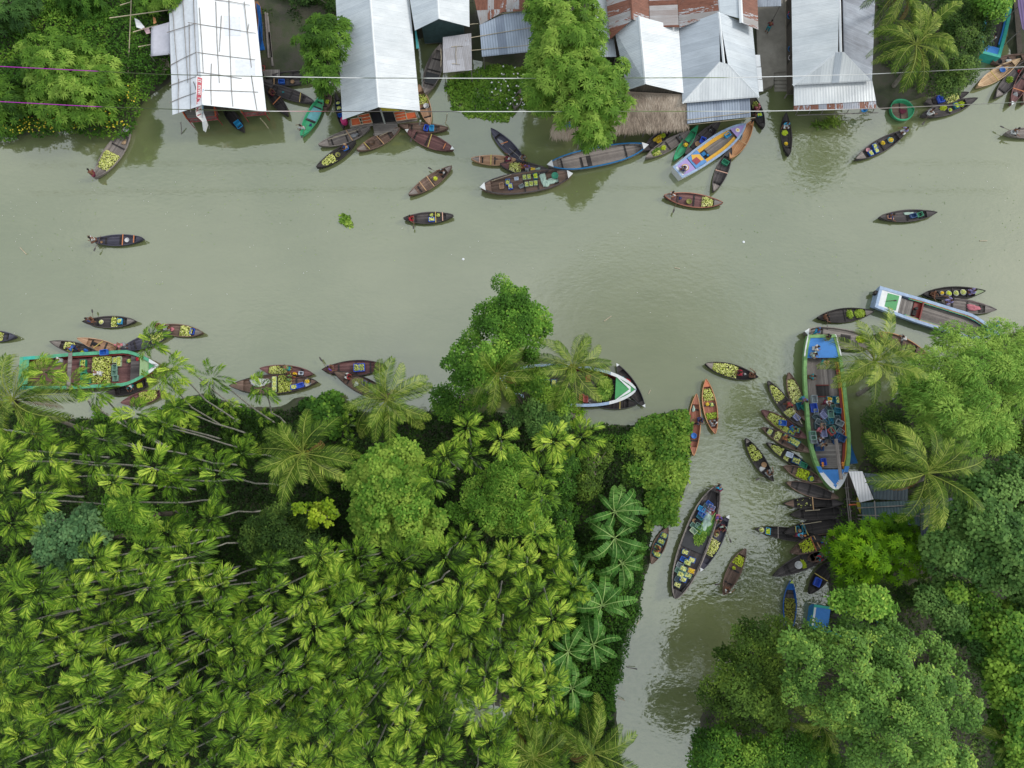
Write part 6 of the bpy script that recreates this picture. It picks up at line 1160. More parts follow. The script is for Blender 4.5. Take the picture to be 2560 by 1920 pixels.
def crate(o, s, t, col, fill=None, rot=0.0, z=None, sc=1.0, tip=0.0, lab=None):
    z = o.floor+.03 if z is None else z; loc = W_(o, s, t, z); key = col+("f" if fill is not None else ""); o.n.setdefault(key, []).append(None); k = len(o.n[key])
    r = empty("crate", loc, (tip, 0, o.ang+R(rot))); r.scale = (sc, sc, sc); wl_ = lab or None; CI[r.name] = (col, fill is not None, s, t)
    tag(r, wl_, "crate", "crates aboard the "+o.ref); m = paint("crate_"+col, CRC[col], .42, .22); setmat(obj("crate_body", CR_B, r), m); m2 = paint("crate_rim_"+col, tuple(min(1, x*1.25+.015) for x in CRC[col]), .4, .15); setmat(obj("rim", CR_R, r), m2)
    o.__dict__.setdefault('crates', []).append(r)
    if fill:
        FS[0] += 1; rng = np.random.default_rng(FS[0]); M = Matrix.Translation(loc) @ Euler((tip, 0, o.ang+R(rot))).to_matrix().to_4x4(); pts = o.__dict__.setdefault('cf', {}).setdefault(fill, [])
        for _ in range(60): x, y = rng.uniform(-.24, .24), rng.uniform(-.17, .17); pts.append(tuple(M @ Vector((x*sc, y*sc, (.21+.07*(1-(abs(x)/.26)**2)+rng.uniform(0, .03))*sc))))
    return r
def basket(o, s, t, rad, col, fill=None, lab=None, z=None, name="basket"):
    z = o.floor+.02 if z is None else z; loc = W_(o, s, t, z); r = empty(name, loc); tag(r, lab or (col+" basket in the "+o.ref), name); m = paint("basket_"+col, dict(wicker=(.36, .22, .12), white=(.6, .6, .62), blue=(.05, .2, .6), red=(.5, .02, .02), yellow=(.6, .5, .08), olive=(.24, .24, .06), grey=(.3, .31, .32), black=(.02, .02, .025), green=(.05, .3, .2), pink=(.6, .3, .34), dark=(.10, .06, .04), steel=(.5, .5, .52), cyan=(.05, .4, .6))[col], .5, .2)
    mb = MB(); mb.lathe([(rad*.6, 0), (rad*.92, rad*.5), (rad, rad*.62), (rad*.93, rad*.62), (rad*.83, rad*.45), (rad*.5, .03), (.01, .025)], n=18); mb.build("bowl", m, r, smooth=True)
    mb = MB(); pts = [(rad*math.cos(k*math.pi/9), rad*math.sin(k*math.pi/9), rad*.63) for k in range(19)]; mb.tube(pts, rad*.06, 5, cap=False); mb.build("rim", m, r, smooth=True)
    if fill is not None:
        FS[0] += 1; rng = np.random.default_rng(FS[0]); out = []
        for _ in range(max(14, int(rad*rad*800))):
            q = rad*.85*math.sqrt(rng.random()); a = rng.uniform(0, 6.28); out.append((loc.x+q*math.cos(a), loc.y+q*math.sin(a), loc.z+rad*.5+(.10*(1-(q/rad)**2))+rng.uniform(0, .03)))
        fruits("basket_fruit", "fruit heaped in the "+(lab or (col+" basket in the "+o.ref)), out, .045, fill, FS[0], "fruit")
    return r
def thwart(o, s, col="bamboo", ext=1.0, sk=0.0, w=.075):
    mb = MB(); h = (o.bw(s))*ext; z = o.g(s)+.05; mb.box((o.X(s), 0, z), (w, 2*h, .045), rz=sk); m = {"bamboo": BAMY, "yellow": paint("bamboo_yellow", srgb(190, 170, 92), .5, .2), "tan": paint("thwart_tan", srgb(196, 158, 116), .6, .2), "wood": WD["brown"], "pink": paint("thwart_pink", srgb(214, 170, 150), .6, .2), "orange": paint("thwart_orange", srgb(205, 128, 80), .6, .2), "gray": WD["gray"]}[col]; mb.build("thwart", m, o.root)
def oar(o, s, t, ang, ln=1.9, lab=None, z=None):
    p = W_(o, s, t, (o.g(s)+.10) if z is None else z); r = empty("oar", p, (0, R(3), R(ang))); tag(r, lab or ("wooden oar of the "+o.ref), "oar"); mb = MB(); mb.tube([(-ln*.45, 0, 0), (ln*.35, 0, 0)], .022, 6); mb.build("shaft", WD["brown"], r); mb = MB(); mb.prism([(ln*.33, -.02), (ln*.42, -.075), (ln*.56, -.07), (ln*.6, 0), (ln*.56, .07), (ln*.42, .075), (ln*.33, .02)], -.012, .012); mb.build("blade", WD["dark"], r)
def pole(o, s0, t0, s1, t1, lab, m=None, r=.03, z=.12):
    a, b = W_(o, s0, t0, o.g(s0)+z), W_(o, s1, t1, o.g(s1)+z); c = (a+b)/2; mb = MB(); mb.tube([a-c, b-c], r, 6); tag(mb.build("bamboo_pole", m or BAMY, None, c), lab, "pole")
def sack(o, s, t, col, lab, sx=.5, sy=.3, h=.22, name="sack", cat="sack", seed=1, z=None):
    rng = np.random.default_rng(seed+int(abs(s)*100)); loc = W_(o, s, t, o.floor+.02 if z is None else z)
    if col is BANM or col in ('lime', 'green') or cat in ('leaves',):
        m = col if col is BANM else (GUAVAL if col == 'lime' and cat == 'sack' else G_FEA)
        n = int(90+260*sx*sy/.1) if cat != 'leaves' else int(500*sx*sy/.3+200); u = unit(rng.normal(size=(n, 3))); u[:, 2] = np.abs(u[:, 2]); c = u*rng.uniform(.5, 1.05, (n, 1))*np.array([sx, sy, h])
        ax = unit(u*np.array([1, 1, .3])+rng.normal(size=(n, 3))*.5); V = leaves(c, ax, unit(u+np.array([0, 0, .8])), .17 if cat != 'leaves' else .3, .06 if cat != 'leaves' else .12, .1)
        mb = MB(); mb.lathe([(.8, 0), (.95, .3), (.7, .75), (.1, .95)], n=10); cv = np.array(mb.V)*np.array([sx, sy, h])*.8; q4 = [f for f in mb.F if len(f) == 4]
        V = np.concatenate([V, cv[np.array(q4)].reshape(-1, 3)]); T = np.concatenate([rng.uniform(.1, .9, n), np.full(len(q4), .2)])
        return tag(obj(name, npmesh(name, V, quads(len(V)//4), m, T), None, loc, (0, 0, o.ang)), lab, cat)
    mb = MB(); nn = 18; mb.lathe([(.9, 0), (1.02, .15), (1.0, .4), (.86, .65), (.62, .85), (.32, .96), (.06, 1.0)], n=nn); P_ = []
    for x, y, zz in mb.V:
        a = math.atan2(y, x); f = 1+.16*math.sin(3*a+seed)+.10*math.sin(7*a+seed*2+zz*4)+rng.uniform(-.05, .05); P_.append((x*sx*f, y*sy*f, zz*h*(1+.22*math.sin(5*a+zz*6+seed))+rng.uniform(-.012, .012)))
    mb.V = P_; q = mb.build(name, clothm(col) if col in CLR else col, None, loc, (0, 0, o.ang), smooth=True); return tag(q, lab, cat)
def who(o, s, t, face, pose, shirt, lower="brown", extra="", hair=None, z=None, act=None):
    z = (o.g(s)-.02 if (s < o.e0 or s > o.e1) else o.floor+.01) if z is None else z
    a = act or dict(sit="sitting", squat="crouching", row="rowing", stand="standing", bend="bending over")[pose]; sw = {"bare": "bare-chested person", "stripe": "person in blue striped shirt", "tan": "person in straw-coloured hat and shirt"}.get(shirt, "person in "+shirt+" shirt")
    lab = f"{sw} {a} in the {o.ref}"+(" "+extra if extra else ""); return person(lab, W_(o, s, t, z), o.ang+R(face), pose, shirt, lower, hair)
ORD = ["first", "second", "third", "fourth", "fifth", "sixth", "seventh", "eighth", "ninth", "tenth", "eleventh", "twelfth", "thirteenth", "fourteenth", "fifteenth", "sixteenth", "seventeenth", "eighteenth", "nineteenth", "twentieth"]
def finish_cargo():
    for o in BOATS:
        by = {}
        for r in getattr(o, 'crates', []): c = CI[r.name]; by.setdefault((c[0], bool(c[1])), []).append(r)
        for (col, f), L in by.items():
            L.sort(key=lambda r: -CI[r.name][2])
            for i, r in enumerate(L):
                cw = {"lightgrey": "light grey", "royal": "royal blue", "palegreen": "pale green"}.get(col, col); nm = ("full " if f else "")+cw+" crate"
                if "label" not in r: r["label"] = (nm+" in the "+o.ref) if len(L) == 1 else (nm+" closest to the bow of the "+o.ref if i == 0 else nm+" closest to the stern of the "+o.ref if i == len(L)-1 else ORD[i]+" "+nm+" from the bow of the "+o.ref)
        for fill, pts in getattr(o, 'cf', {}).items(): fruits("guavas", {"g": "guavas", "l": "lime-green guavas", "y": "yellow fruit"}[fill]+" filling crates of the "+o.ref, pts, .05, {"g": GUAVA, "l": GUAVAL, "y": YELF}[fill], len(pts))
# ================================================================ the boats, one by one (a = stern pixel, b = bow pixel)
def B(lab, ref, a, b, w, style="dark", **k): return boat("wooden_boat", lab, ref, a, b, w, style, **k)
o = B("weathered grey boat with a guava heap nosing into the upper left bank", "guava boat at the upper left bank", (237,447), (327,314), 48, "gray", beams=(.25,)); heap(o, -.62, -.02); who(o, -.93, .25, 60, 'squat', 'bare', 'maroon'); sack(o, -.74, 0, 'white', "white bag behind the guavas in the upper left bank boat", .22, .16, .15); basket(o, .80, 0, .24, 'white', lab="white rimmed tray at the bow of the upper left bank boat", z=.5); sack(o, .45, -.3, 'tan', "tan bundle in the upper left bank boat", .3, .18, .12)
o = B("black boat sliding out from under the bamboo-lashed shop roof", "black boat under the bamboo-lashed roof", (556,262), (611,330), 27, "black", endlen=(.2,.3)); crate(o, .32, 0, "cyan", rot=90); crate(o, .55, 0, "cyan", rot=85)
o = B("grey boat moored under the slim tree beside the small jetty", "grey boat beside the small jetty", (658,205), (780,200), 22, "dark"); crate(o, -.25, 0, "blue"); basket(o, .18, 0, .2, 'wicker'); thwart(o, -.55, "tan")
o = B("dark boat tucked behind the slim tree trunk", "dark boat behind the slim tree", (682,190), (775,180), 20, "dark")
o = B("dark slate boat pointing right with a crooked bamboo thwart beside the slim tree", "slate boat beside the slim tree", (657,211), (786,256), 30, "dark"); thwart(o, .45, "yellow", sk=.3); sack(o, -.25, .1, 'teal', "green rag in the slate boat beside the slim tree", .12, .1, .06)
o = B("narrow black boat moored at the right corner of the bamboo-lashed shop", "black boat at the shop corner", (665,216), (721,290), 27, "black"); thwart(o, -.05, "orange", sk=.25); who(o, -.62, 0, 30, 'sit', 'brown', 'maroon')
o = B("mint green painted boat with light blue floor boards", "mint green boat by the slim tree", (753,342), (808,238), 34, "dark", hullm=GRN, ends=GRN, endlen=(.34,.3), beams=(-.2, .45)); o.sheet("painted_floor", -.12, .42, lambda s: o.floor+.015, paint("floor_lightblue", srgb(104,168,176), .45, .2), .1); o.sheet("painted_floor", -.62, -.22, lambda s: o.floor+.015, GRN, .1); o.sheet("painted_floor", .48, .66, lambda s: o.floor+.015, GRN, .1); who(o, -.62, .65, 140, 'row', 'white', 'white'); sack(o, -.35, -.3, 'navy', "dark bag in the mint green boat", .16, .12, .12); oar(o, -.72, -.2, 250, 1.4)
o = B("small brown boat with its bow down beside the mint green one", "small brown boat right of the mint green one", (822,226), (812,277), 21, "brown"); sack(o, 0, 0, 'lime', "green leaf bundle in the small brown boat", .15, .12, .08)
o = B("long narrow dark boat hidden along the left wall of the large shop", "narrow boat along the large shop wall", (840,235), (858,322), 19, "dark"); crate(o, -.2, 0, "navy", "g", 90, sc=.8); crate(o, .2, 0, "blue", None, 90, sc=.8); crate(o, -.5, 0, "navy", "g", 90, sc=.7)
o = B("grey-brown boat carrying long bamboo poles in front of the orange counters", "pole-laden boat below the large shop", (797,364), (926,320), 34, "gray"); thwart(o, .18, "tan", sk=.2); pole(o, -.6, .5, .55, .4, "long bamboo pole lying along the pole-laden boat"); pole(o, -.4, .6, .1, .2, "shorter bamboo pole in the pole-laden boat"); sack(o, .35, -.1, 'grey', "grey leafy brushwood in the pole-laden boat", .4, .2, .15)
o = B("black boat half filled with guavas and a person in a straw hat", "guava boat below the pole-laden boat", (792,420), (890,354), 30, "black"); heap(o, -.8, -.12); basket(o, .05, 0, .25, 'olive', None); who(o, .55, .1, 160, 'sit', 'tan', 'blue', hair="tan")
o = B("grey-brown boat with a wicker basket moored at the plank landing", "boat moored at the plank landing", (893,377), (1000,322), 32, "brown", endm=(WD['gray'], WD['gray'])); thwart(o, -.55, "yellow", sk=.2); thwart(o, .05, "tan", sk=.2); basket(o, -.28, .2, .28, 'dark'); pole(o, .1, .5, .5, .5, "pale stick along the rim of the boat at the plank landing")
o = B("dark brown boat with two blue crates moored right of the landing", "two-crate boat right of the landing", (998,315), (1121,322), 26, "brown"); crate(o, .10, 0, "royal", None, 80); crate(o, .32, 0, "cyan", None, 90)
o = B("plum-brown boat with white tips and a yellow thwart", "white-tipped plum-brown boat", (1015,328), (1134,375), 36, "maroon", tips=(WHT, WHT), beams=(-.62, -.12)); thwart(o, 0, "yellow", sk=.15); thwart(o, .62, "orange", ext=.6); oar(o, -.72, 0, 260, 1.6)
o = B("light brown boat with a man in white at its right end near the river centre", "light brown boat near the river centre", (1178,398), (1290,401), 27, "tan", endm=(WD['gray'], None)); thwart(o, -.62, "pink", w=.1); thwart(o, -.12, "yellow", w=.1); who(o, .72, .1, 180, 'row', 'white', 'maroon'); oar(o, .45, .2, 180, 1.6)
o = B("charcoal boat lying diagonally with an orange thwart and a torn grey sheet", "charcoal diagonal boat in the river centre", (1312,408), (1227,323), 31, "navy", beams=(-.3, .62)); thwart(o, .2, "orange", ext=.6, sk=-.4); sack(o, .35, .2, 'grey', "torn pale sheet in the charcoal diagonal boat", .42, .18, .06); who(o, -.78, 0, 200, 'squat', 'brown', 'grey'); pole(o, -.7, 0, -.1, .1, "grey pole in the charcoal diagonal boat", BAMB)
o = B("brown boat with a bright guava heap squeezed between two others", "brown guava boat squeezed in the middle", (1250,412), (1372,428), 34, "dark", endm=(WD['maroon'], None)); heap(o, -.62, -.12, h=.2); who(o, 0, .3, 200, 'squat', 'bare', 'orange'); who(o, .12, -.55, 90, 'stand', 'purple', 'grey'); crate(o, .35, 0, "brown", "y", sc=.8); sack(o, .2, .3, 'grey', "small grey bag in the brown guava boat", .12, .1, .1)
sack(o, .62, 0, 'mint', "pale green netting spilling between two middle boats", .5, .45, .14, name="netting", cat="netting", seed=4)
o = B("large dark cargo boat with white-tipped ends, open guava crates and pale green netting", "white-tipped cargo boat in mid river", (1203,473), (1428,440), 56, "brown", kind='full', g0=.55, sheer=.35, floor=.25, rim=WD['dark'], rimw=.10, tips=(WHT, WHT), endlen=(.22,.3), beams=(-.05,.25)); crate(o, -.55, .0, "brown", None, 90, lab="brown carton near the stern of the white-tipped cargo boat"); crate(o, -.40, .3, "blue", "g", 85); crate(o, -.36, -.2, "royal", "g", 90)
for s, t in ((-.02, .55), (.08, .55)): crate(o, s, t, "palegreen", "g", 85, sc=.8)
for s, t in ((.0, -.2), (.10, -.2), (.20, -.2)): crate(o, s, t, "palegreen", "g", 85, sc=.8)
crate(o, .22, .5, "teal", "l", 90); crate(o, -.2, .55, "white", None, 0, sc=.7); crate(o, -.12, -.3, "lightgrey", None, 20, sc=.8)
for i, (s, t, sx, sy) in enumerate(((.38, .2, .30, .75), (.45, -.35, .38, .38), (.58, -.25, .6, .3), (.74, .0, .3, .28))): sack(o, s, t, 'mint', ("crumpled pale green netting amidships", "pale green netting bundle by the lower rim", "long pale green netting roll", "pale green netting end near the bow")[i]+" in the white-tipped cargo boat", sx, sy, .2, name="netting", cat="netting", seed=i)
basket(o, .64, .25, .33, 'green', None, "green net basket on the netting of the white-tipped cargo boat", z=.45); pole(o, -.75, .8, -.3, .95, "tan pole along the upper rim of the white-tipped cargo boat")
o = B("brown boat with a lone rower in white and a lime basket in open river", "lone brown boat in the upper open river", (1022,489), (1130,417), 33, "brown", endm=(WD['gray'], WD['gray']), endlen=(.34,.26)); thwart(o, -.35, "tan"); thwart(o, .0, "tan"); basket(o, .22, 0, .22, 'yellow', GUAVAL); who(o, .62, 0, 180, 'row', 'white', 'black'); oar(o, .4, .8, 150, 1.7)
o = B("dark grey boat with a person in red at its left end in the open river", "dark grey boat with the red-clad rower", (1009,547), (1134,540), 30, "dark", endlen=(.2,.3)); who(o, -.78, 0, 0, 'row', 'red', 'red'); crate(o, .12, -.4, "royal", "g", 0); basket(o, .12, .5, .2, 'olive', GUAVA, "left guava basket in the dark grey boat with the red-clad rower"); basket(o, .38, .5, .2, 'olive', GUAVA, "right guava basket in the dark grey boat with the red-clad rower"); thwart(o, .28, "yellow"); thwart(o, .56, "pink"); oar(o, -.6, -1.0, 270, 1.3)
o = B("long grey planked boat moored beside the sheet shelter", "long grey boat beside the sheet shelter", (1063,238), (1103,115), 42, "gray", g0=.45, endlen=(.26,.22)); o.sheet("dark_floor", -.45, -.05, lambda s: o.floor+.015, GLOSSB, .12)
o = B("tan boat with guavas and a white basin sticking out under the large shop roof", "tan guava boat under the large shop roof", (1048,214), (1075,314), 29, "tan", endlen=(.3,.4)); heap(o, -.62, -.12, h=.16); basket(o, .0, .25, .27, 'white')
o = B("small dark boat end showing left of the big star-leaved tree", "dark boat left of the big star-leaved tree", (1303,225), (1285,273), 20, "gray"); basket(o, -.3, 0, .2, 'wicker')
o = B("brown boat end showing under the big star-leaved tree", "brown boat under the big star-leaved tree", (1352,236), (1338,276), 20, "brown")
# long grey cargo boat with blue rim
o = boat("cargo_boat", "empty long grey planked cargo boat with a bright blue rim", "blue-rimmed grey cargo boat", (1370,418), (1615,370), 50, "gray", 'full', g0=.6, sheer=.4, floor=.5, rim=BLU, rimw=.10, endlen=(.18,.12), beams=(-.72,.58), tips=(WHT, WHT), cat="cargo boat")
mb = MB(); mb.box((o.X(-.24), -.25, .535), (1.05, 1.1, .05)); mb.build("hold_shade", WD['black'], o.root); mb = MB(); mb.box((o.X(-.27), -.25, .58), (.4, 1.0, .05)); mb.build("hatch_board", WD['gray'], o.root)  # black board on the closed deck paints the shade of an open hold
o = B("brown boat carrying pumpkins and yellow baskets beside the thatch ladder", "pumpkin boat beside the thatch ladder", (1608,378), (1682,316), 30, "dark")
for i, (s, t, r_) in enumerate(((-.12,.3,.20),(.12,.1,.24),(-.02,-.35,.30),(.0,.3,.18))): basket(o, s, t, r_, ('yellow','yellow','wicker','yellow')[i], YELF, ("yellow fruit basket nearest the stern","larger yellow fruit basket by the rim","reddish basket of round fruit","smallest yellow fruit basket")[i]+" in the pumpkin boat")
sack(o, .35, 0, 'lime', "cabbage-green bundle in the pumpkin boat", .2, .2, .2); basket(o, .62, 0, .22, 'dark', lab="dark basket near the bow of the pumpkin boat")
o = B("grey boat with a banana leaf over its guavas below the thatch", "banana-leaf boat below the thatch", (1613,396), (1724,330), 30, "gray", endlen=(.3,.36)); heap(o, -.68, -.35, t0=-1, t1=.1); sack(o, -.45, .4, 'green', "green banana leaf folded over the guavas below the thatch", .45, .16, .1, name="banana_leaf", cat="banana leaf"); sack(o, -.15, .1, 'lime', "small lime bunch in the banana-leaf boat", .2, .16, .14); basket(o, .62, .2, .15, 'grey')
o = B("bright green painted canoe with one yellow basket", "bright green canoe below the skirt roof", (1684,402), (1744,316), 24, "dark", hullm=GRN, ends=GRN, endlen=(.3,.3), beams=(.15,)); o.sheet("painted_floor", -.66, .68, lambda s: o.floor+.02, GRN, .08); basket(o, -.02, -.2, .23, 'yellow', YELF); oar(o, -.25, .5, 55, 1.5, z=.3)
o = B("dark boat with a blue tub and wicker basket wedged behind the lilac-decked boat", "dark boat wedged behind the lilac-decked boat", (1712,388), (1800,304), 33, "dark"); crate(o, -.05, -.25, "royal", None, 20, sc=1.1); basket(o, -.28, -.1, .27, 'wicker'); basket(o, .5, .1, .12, 'grey', lab="tiny grey pot in the dark boat behind the lilac-decked boat")
# lilac / yellow motor boat
o = boat("motor_boat", "white-rimmed motor boat with lilac decks and yellow side benches", "lilac-decked motor boat", (1690,438), (1860,317), 52, "gray", 'transom', g0=.62, sheer=.35, floor=.36, rim=SKYB, rimw=.20, hullm=WHT, endlen=(.42,.33), endm=(PURP, PURP), beams=(), cat="motor boat")
def side_bench(o, s0, s1, w, z, mat, nm="side_bench", sides=(-1, 1)):
    for sg in sides:
        t = np.linspace(s0, s1, 9); V = []
        for s in t: h = o.bw(s)-o.rimw-.02; V += [(o.X(s), sg*h, z), (o.X(s), sg*(h-w), z)]
        n = len(V); V += [(x, y, zz-.05) for x, y, zz in V]; Fc = []
        for i in range(8): a, b, c, d = 2*i, 2*i+1, 2*i+3, 2*i+2; Fc += [(a, b, c, d), (n+d, n+c, n+b, n+a), (b, n+b, n+c, c), (a, d, n+d, n+a)]
        obj(nm, mesh(nm, V, Fc, mat), o.root)
side_bench(o, -.28, .64, .34, .52, YELP)
def rim_band(o, s0, s1, w, mat, nm="rim_band", up=.028):
    for sg in (-1, 1):
        t = np.linspace(s0, s1, 8); V = []
        for s in t: h = o.bw(s)+.018; V += [(o.X(s), sg*h, o.g(s)+up), (o.X(s), sg*max(.0, h-w), o.g(s)+up)]
        n = len(V); V += [(x, y, z-.06) for x, y, z in V]; Fc = []
        for i in range(7): a, b, c, d = 2*i, 2*i+1, 2*i+3, 2*i+2; Fc += [(a, b, c, d), (n+d, n+c, n+b, n+a), (b, n+b, n+c, c), (a, d, n+d, n+a)]
        obj(nm, mesh(nm, V, Fc, mat), o.root)
def patch(o, q, z, mat, nm):
    mb = MB(); mb.prism([(o.X(s), t*(o.bw(s)-o.rimw)) for s, t in q], z-.02, z+.012); return mb.build(nm, mat, o.root)
zz = lambda s: .62+.35*abs(s)**3-.03
PB, PR, PY = paint("panel_blue", srgb(96,148,206), .45, .1), paint("panel_red", srgb(160,70,80), .45, .1), paint("panel_yellow", srgb(232,180,74), .45, .1)
patch(o, [(-.56,-.95),(-.26,-.95),(-.26,.95),(-.56,.95)], .63, PB, "painted_panel"); patch(o, [(-.44,.95),(-.28,.35),(-.28,-.55),(-.46,-.2),(-.50,.3)], .65, PY, "painted_panel"); patch(o, [(-.52,.3),(-.38,.3),(-.36,-.45),(-.50,-.55)], .67, PR, "painted_panel")
mb = MB(); mb.box((o.X(-.17), -.1, .40), (.75, 1.15, .06)); mb.build("engine_well", WD['black'], o.root); mb = MB(); mb.box((o.X(-.19), .1, .48), (.4, .35, .22)); mb.lathe([(.12, 0), (.12, .16)], (o.X(-.13), -.25, .42), 10); mb.build("engine", BLU, o.root)
def disc(o, s, t, r, z, mats, nm="painted_emblem"):
    for i, (f, m) in enumerate(mats): mb = MB(); mb.lathe([(r*f, 0), (r*f, .006)], (o.X(s), t*o.bw(s), z+.012+.006*i), 20); mb.build(nm, m, o.root)
disc(o, -.76, 0, .36, .79, ((1, YELP), (.85, PR), (.76, WHT), (.45, PR), (.3, WHT), (.15, PR))); disc(o, .78, 0, .24, .76, ((1, WHT), (.8, paint("emblem_cream", srgb(236,226,190), .5, .1)), (.35, YELP)))
patch(o, [(-.96,-.95),(-.90,-.95),(-.90,.95),(-.96,.95)], .88, WHT, "white_strip")
crate(o, .54, .35, "cyan", None, 0, z=.4); who(o, -.86, -.45, 100, 'sit', 'navy', 'grey', z=.8)
o = B("orange-tan boat moored beside the lilac-decked boat", "orange-tan boat beside the lilac-decked one", (1824,398), (1881,303), 34, "orange", endlen=(.26,.2), beams=()); crate(o, .12, .45, "lightgrey", None, 10); thwart(o, -.05, "tan"); who(o, .86, 0, 100, 'stand', 'black', 'black')
o = B("grey boat with a green crate and pale thwart below the lilac-decked boat", "green-crate boat below the lilac-decked one", (1783,481), (1827,372), 31, "dark", endm=(WD['gray'], None), tips=(None, None)); crate(o, .38, 0, "green", None, 80, sc=1.1); thwart(o, -.05, "pink", sk=.1); 
o = B("dark boat with guavas moored at the right end of the skirt roof", "dark boat at the skirt roof's right end", (1884,243), (1908,322), 27, "black"); heap(o, -.8, -.35); who(o, -.15, -.1, 180, 'squat', 'pink', 'maroon', hair="pink"); crate(o, .1, .2, "teal", "l", 90, sc=.8)
o = B("maroon boat with a rower in white and yellow guavas at its bow", "maroon boat with a white-shirted rower", (1659,490), (1806,509), 37, "maroon", rim=WD['red'], endm=(WD['gray'], WD['gray']), endlen=(.25,.28)); heap(o, .32, .70, h=.2); basket(o, -.12, -.25, .26, 'olive', None); who(o, -.75, .35, 60, 'row', 'white', 'orange'); oar(o, -.55, -1.2, 250, 1.8); sack(o, -.42, .2, 'navy', "small dark blue cloth in the maroon boat with the white-shirted rower", .16, .14, .12)
o = B("small black boat heading down out of the landing lane", "black boat just below the landing lane", (1963,284), (1971,391), 27, "black"); who(o, -.5, .1, 0, 'row', 'cyan', 'white'); basket(o, .38, -.2, .19, 'yellow', YELF); sack(o, -.15, -.2, 'lime', "lime green bundle in the black boat below the lane", .2, .22, .14)
o = B("dark boat with two yellow basins and blue crates rowed from its right end", "two-basin boat near the coconut palm", (2137,400), (2268,326), 34, "dark", endm=(WD['gray'], None)); basket(o, .12, .2, .22, 'yellow', YELF, "smaller yellow basin in the two-basin boat", name="basin"); basket(o, .38, .0, .29, 'cyan', YELF, "larger basin of orange-yellow fruit in the two-basin boat", name="basin")
for s, t in ((-.42,-.35),(-.22,-.35),(-.18,.35)): crate(o, s, t, "blue", "g", 85, sc=.9)
basket(o, -.42, .45, .22, 'pink', None, "pink bowl in the two-basin boat"); who(o, .86, 0, 180, 'row', 'lilac', 'white')
o = B("brown boat with green fruit crates and a rower in white near the coracle", "fruit crate boat near the green coracle", (2301,291), (2441,248), 34, "dark"); who(o, -.75, -.2, 20, 'row', 'white', 'white'); crate(o, .28, 0, "teal", "l", 90); basket(o, .05, -.35, .2, 'white', GUAVAL); sack(o, -.1, .4, 'lime', "green bunch at the middle of the fruit crate boat", .3, .2, .15); sack(o, .5, .1, 'lime', "green bunch near the bow of the fruit crate boat", .3, .22, .18); oar(o, -.8, -1.0, 235, 2.0)
o = B("dark boat with guavas and a blue crate half under the coconut fronds", "guava boat half under the coconut fronds", (2310,258), (2419,234), 30, "dark"); heap(o, .02, .62, h=.25); crate(o, -.22, .1, "royal", None, 90, sc=1.25)
co = boat("round_boat", "round green-rimmed boat under the tips of the coconut fronds", "round green-rimmed boat", (2224,275), (2284,275), 58, "brown", 'full', g0=.45, sheer=.1, floor=.1, rim=GRN, rimw=.16, endlen=(0,0), beams=(0,), hullm=GRN, cat="round boat"); sack(co, .2, 0, 'maroon', "dark red bundle inside the round green-rimmed boat", .35, .25, .15)
o = B("new pale wooden boat with a blue tub near the top right corner", "new pale boat in the top right", (2441,218), (2547,150), 31, "ltan", endlen=(.26,.26), beams=()); thwart(o, -.15, "yellow"); basket(o, .28, .15, .3, 'blue', lab="deep blue tub in the new pale boat"); oar(o, .25, -.5, 40, 1.4)
o = B("dark brown boat with a banana bunch beside the new pale boat", "banana boat beside the new pale boat", (2487,246), (2572,150), 32, "dark", endm=(WD['gray'], None), endlen=(.34,.2)); sack(o, .0, .2, BANM, "bunch of green bananas beside the new pale boat", .3, .26, .2, name="banana_bunch", cat="bananas"); basket(o, .48, -.1, .16, 'red', lab="small red pot in the banana boat beside the new pale boat")
o = B("plum boat with an orange thwart and a ball of white netting", "plum boat at the right edge of the inlet", (2526,264), (2596,130), 32, "maroon", tips=(WHT, None)); thwart(o, -.42, "orange", sk=.2); sack(o, -.55, 0, 'grey', "ball of pale netting in the plum boat", .3, .24, .16, name="netting", cat="netting")
o = B("brown boat cut off by the right edge of the picture", "brown boat cut by the right edge", (2556,262), (2612,170), 28, "brown")
o = B("dark boat lying across the mouth of the narrow inlet", "boat across the inlet mouth", (2478,156), (2572,140), 26, "brown"); basket(o, -.55, 0, .3, 'black', lab="black tub in the boat across the inlet mouth"); sack(o, .0, 0, 'white', "white cloth in the boat across the inlet mouth", .3, .16, .1)
o = B("grey boat entering at the right edge with a rower in grey", "grey boat entering at the right edge", (2510,334), (2640,327), 29, "gray"); who(o, -.72, 0, 0, 'row', 'grey', 'white'); oar(o, -.8, .9, 150, 1.8)
# turquoise-rimmed boat in the inlet
o = boat("cargo_boat", "turquoise-rimmed cargo boat with a sky blue stern deck in the narrow inlet", "turquoise-rimmed boat in the inlet", (2466,150), (2503,-40), 64, "dark", 'transom', g0=.8, sheer=.3, floor=.4, rim=TRQ, rimw=.30, endlen=(.28,.2), endm=(DBLU, DBLU), beams=(), hullm=TRQ, cat="cargo boat"); side_bench(o, -.6, .6, .14, .7, DBLU, "inner_band"); who(o, -.52, 0, 0, 'sit', 'white', 'grey')
o = B("deep blue-black boat with orange thwarts alone at the left of the river", "navy boat alone at the left of the river", (229,602), (360,597), 29, "navy", endlen=(.3,.30), beams=(-.5,.05)); thwart(o, .18, "orange"); thwart(o, .62, "orange", ext=.95); basket(o, .32, 0, .22, 'white', lab="white round tray in the navy boat at the left"); who(o, -.82, .0, 200, 'row', 'white', 'brown'); oar(o, -.72, -.9, 250, 1.6); basket(o, -.66, -.3, .12, 'wicker', lab="small wicker bowl by the rower of the navy boat")
o = B("navy boat bow poking in at the left edge of the picture", "navy boat at the left edge", (-70,838), (42,842), 28, "navy"); heap(o, -.1, .32)
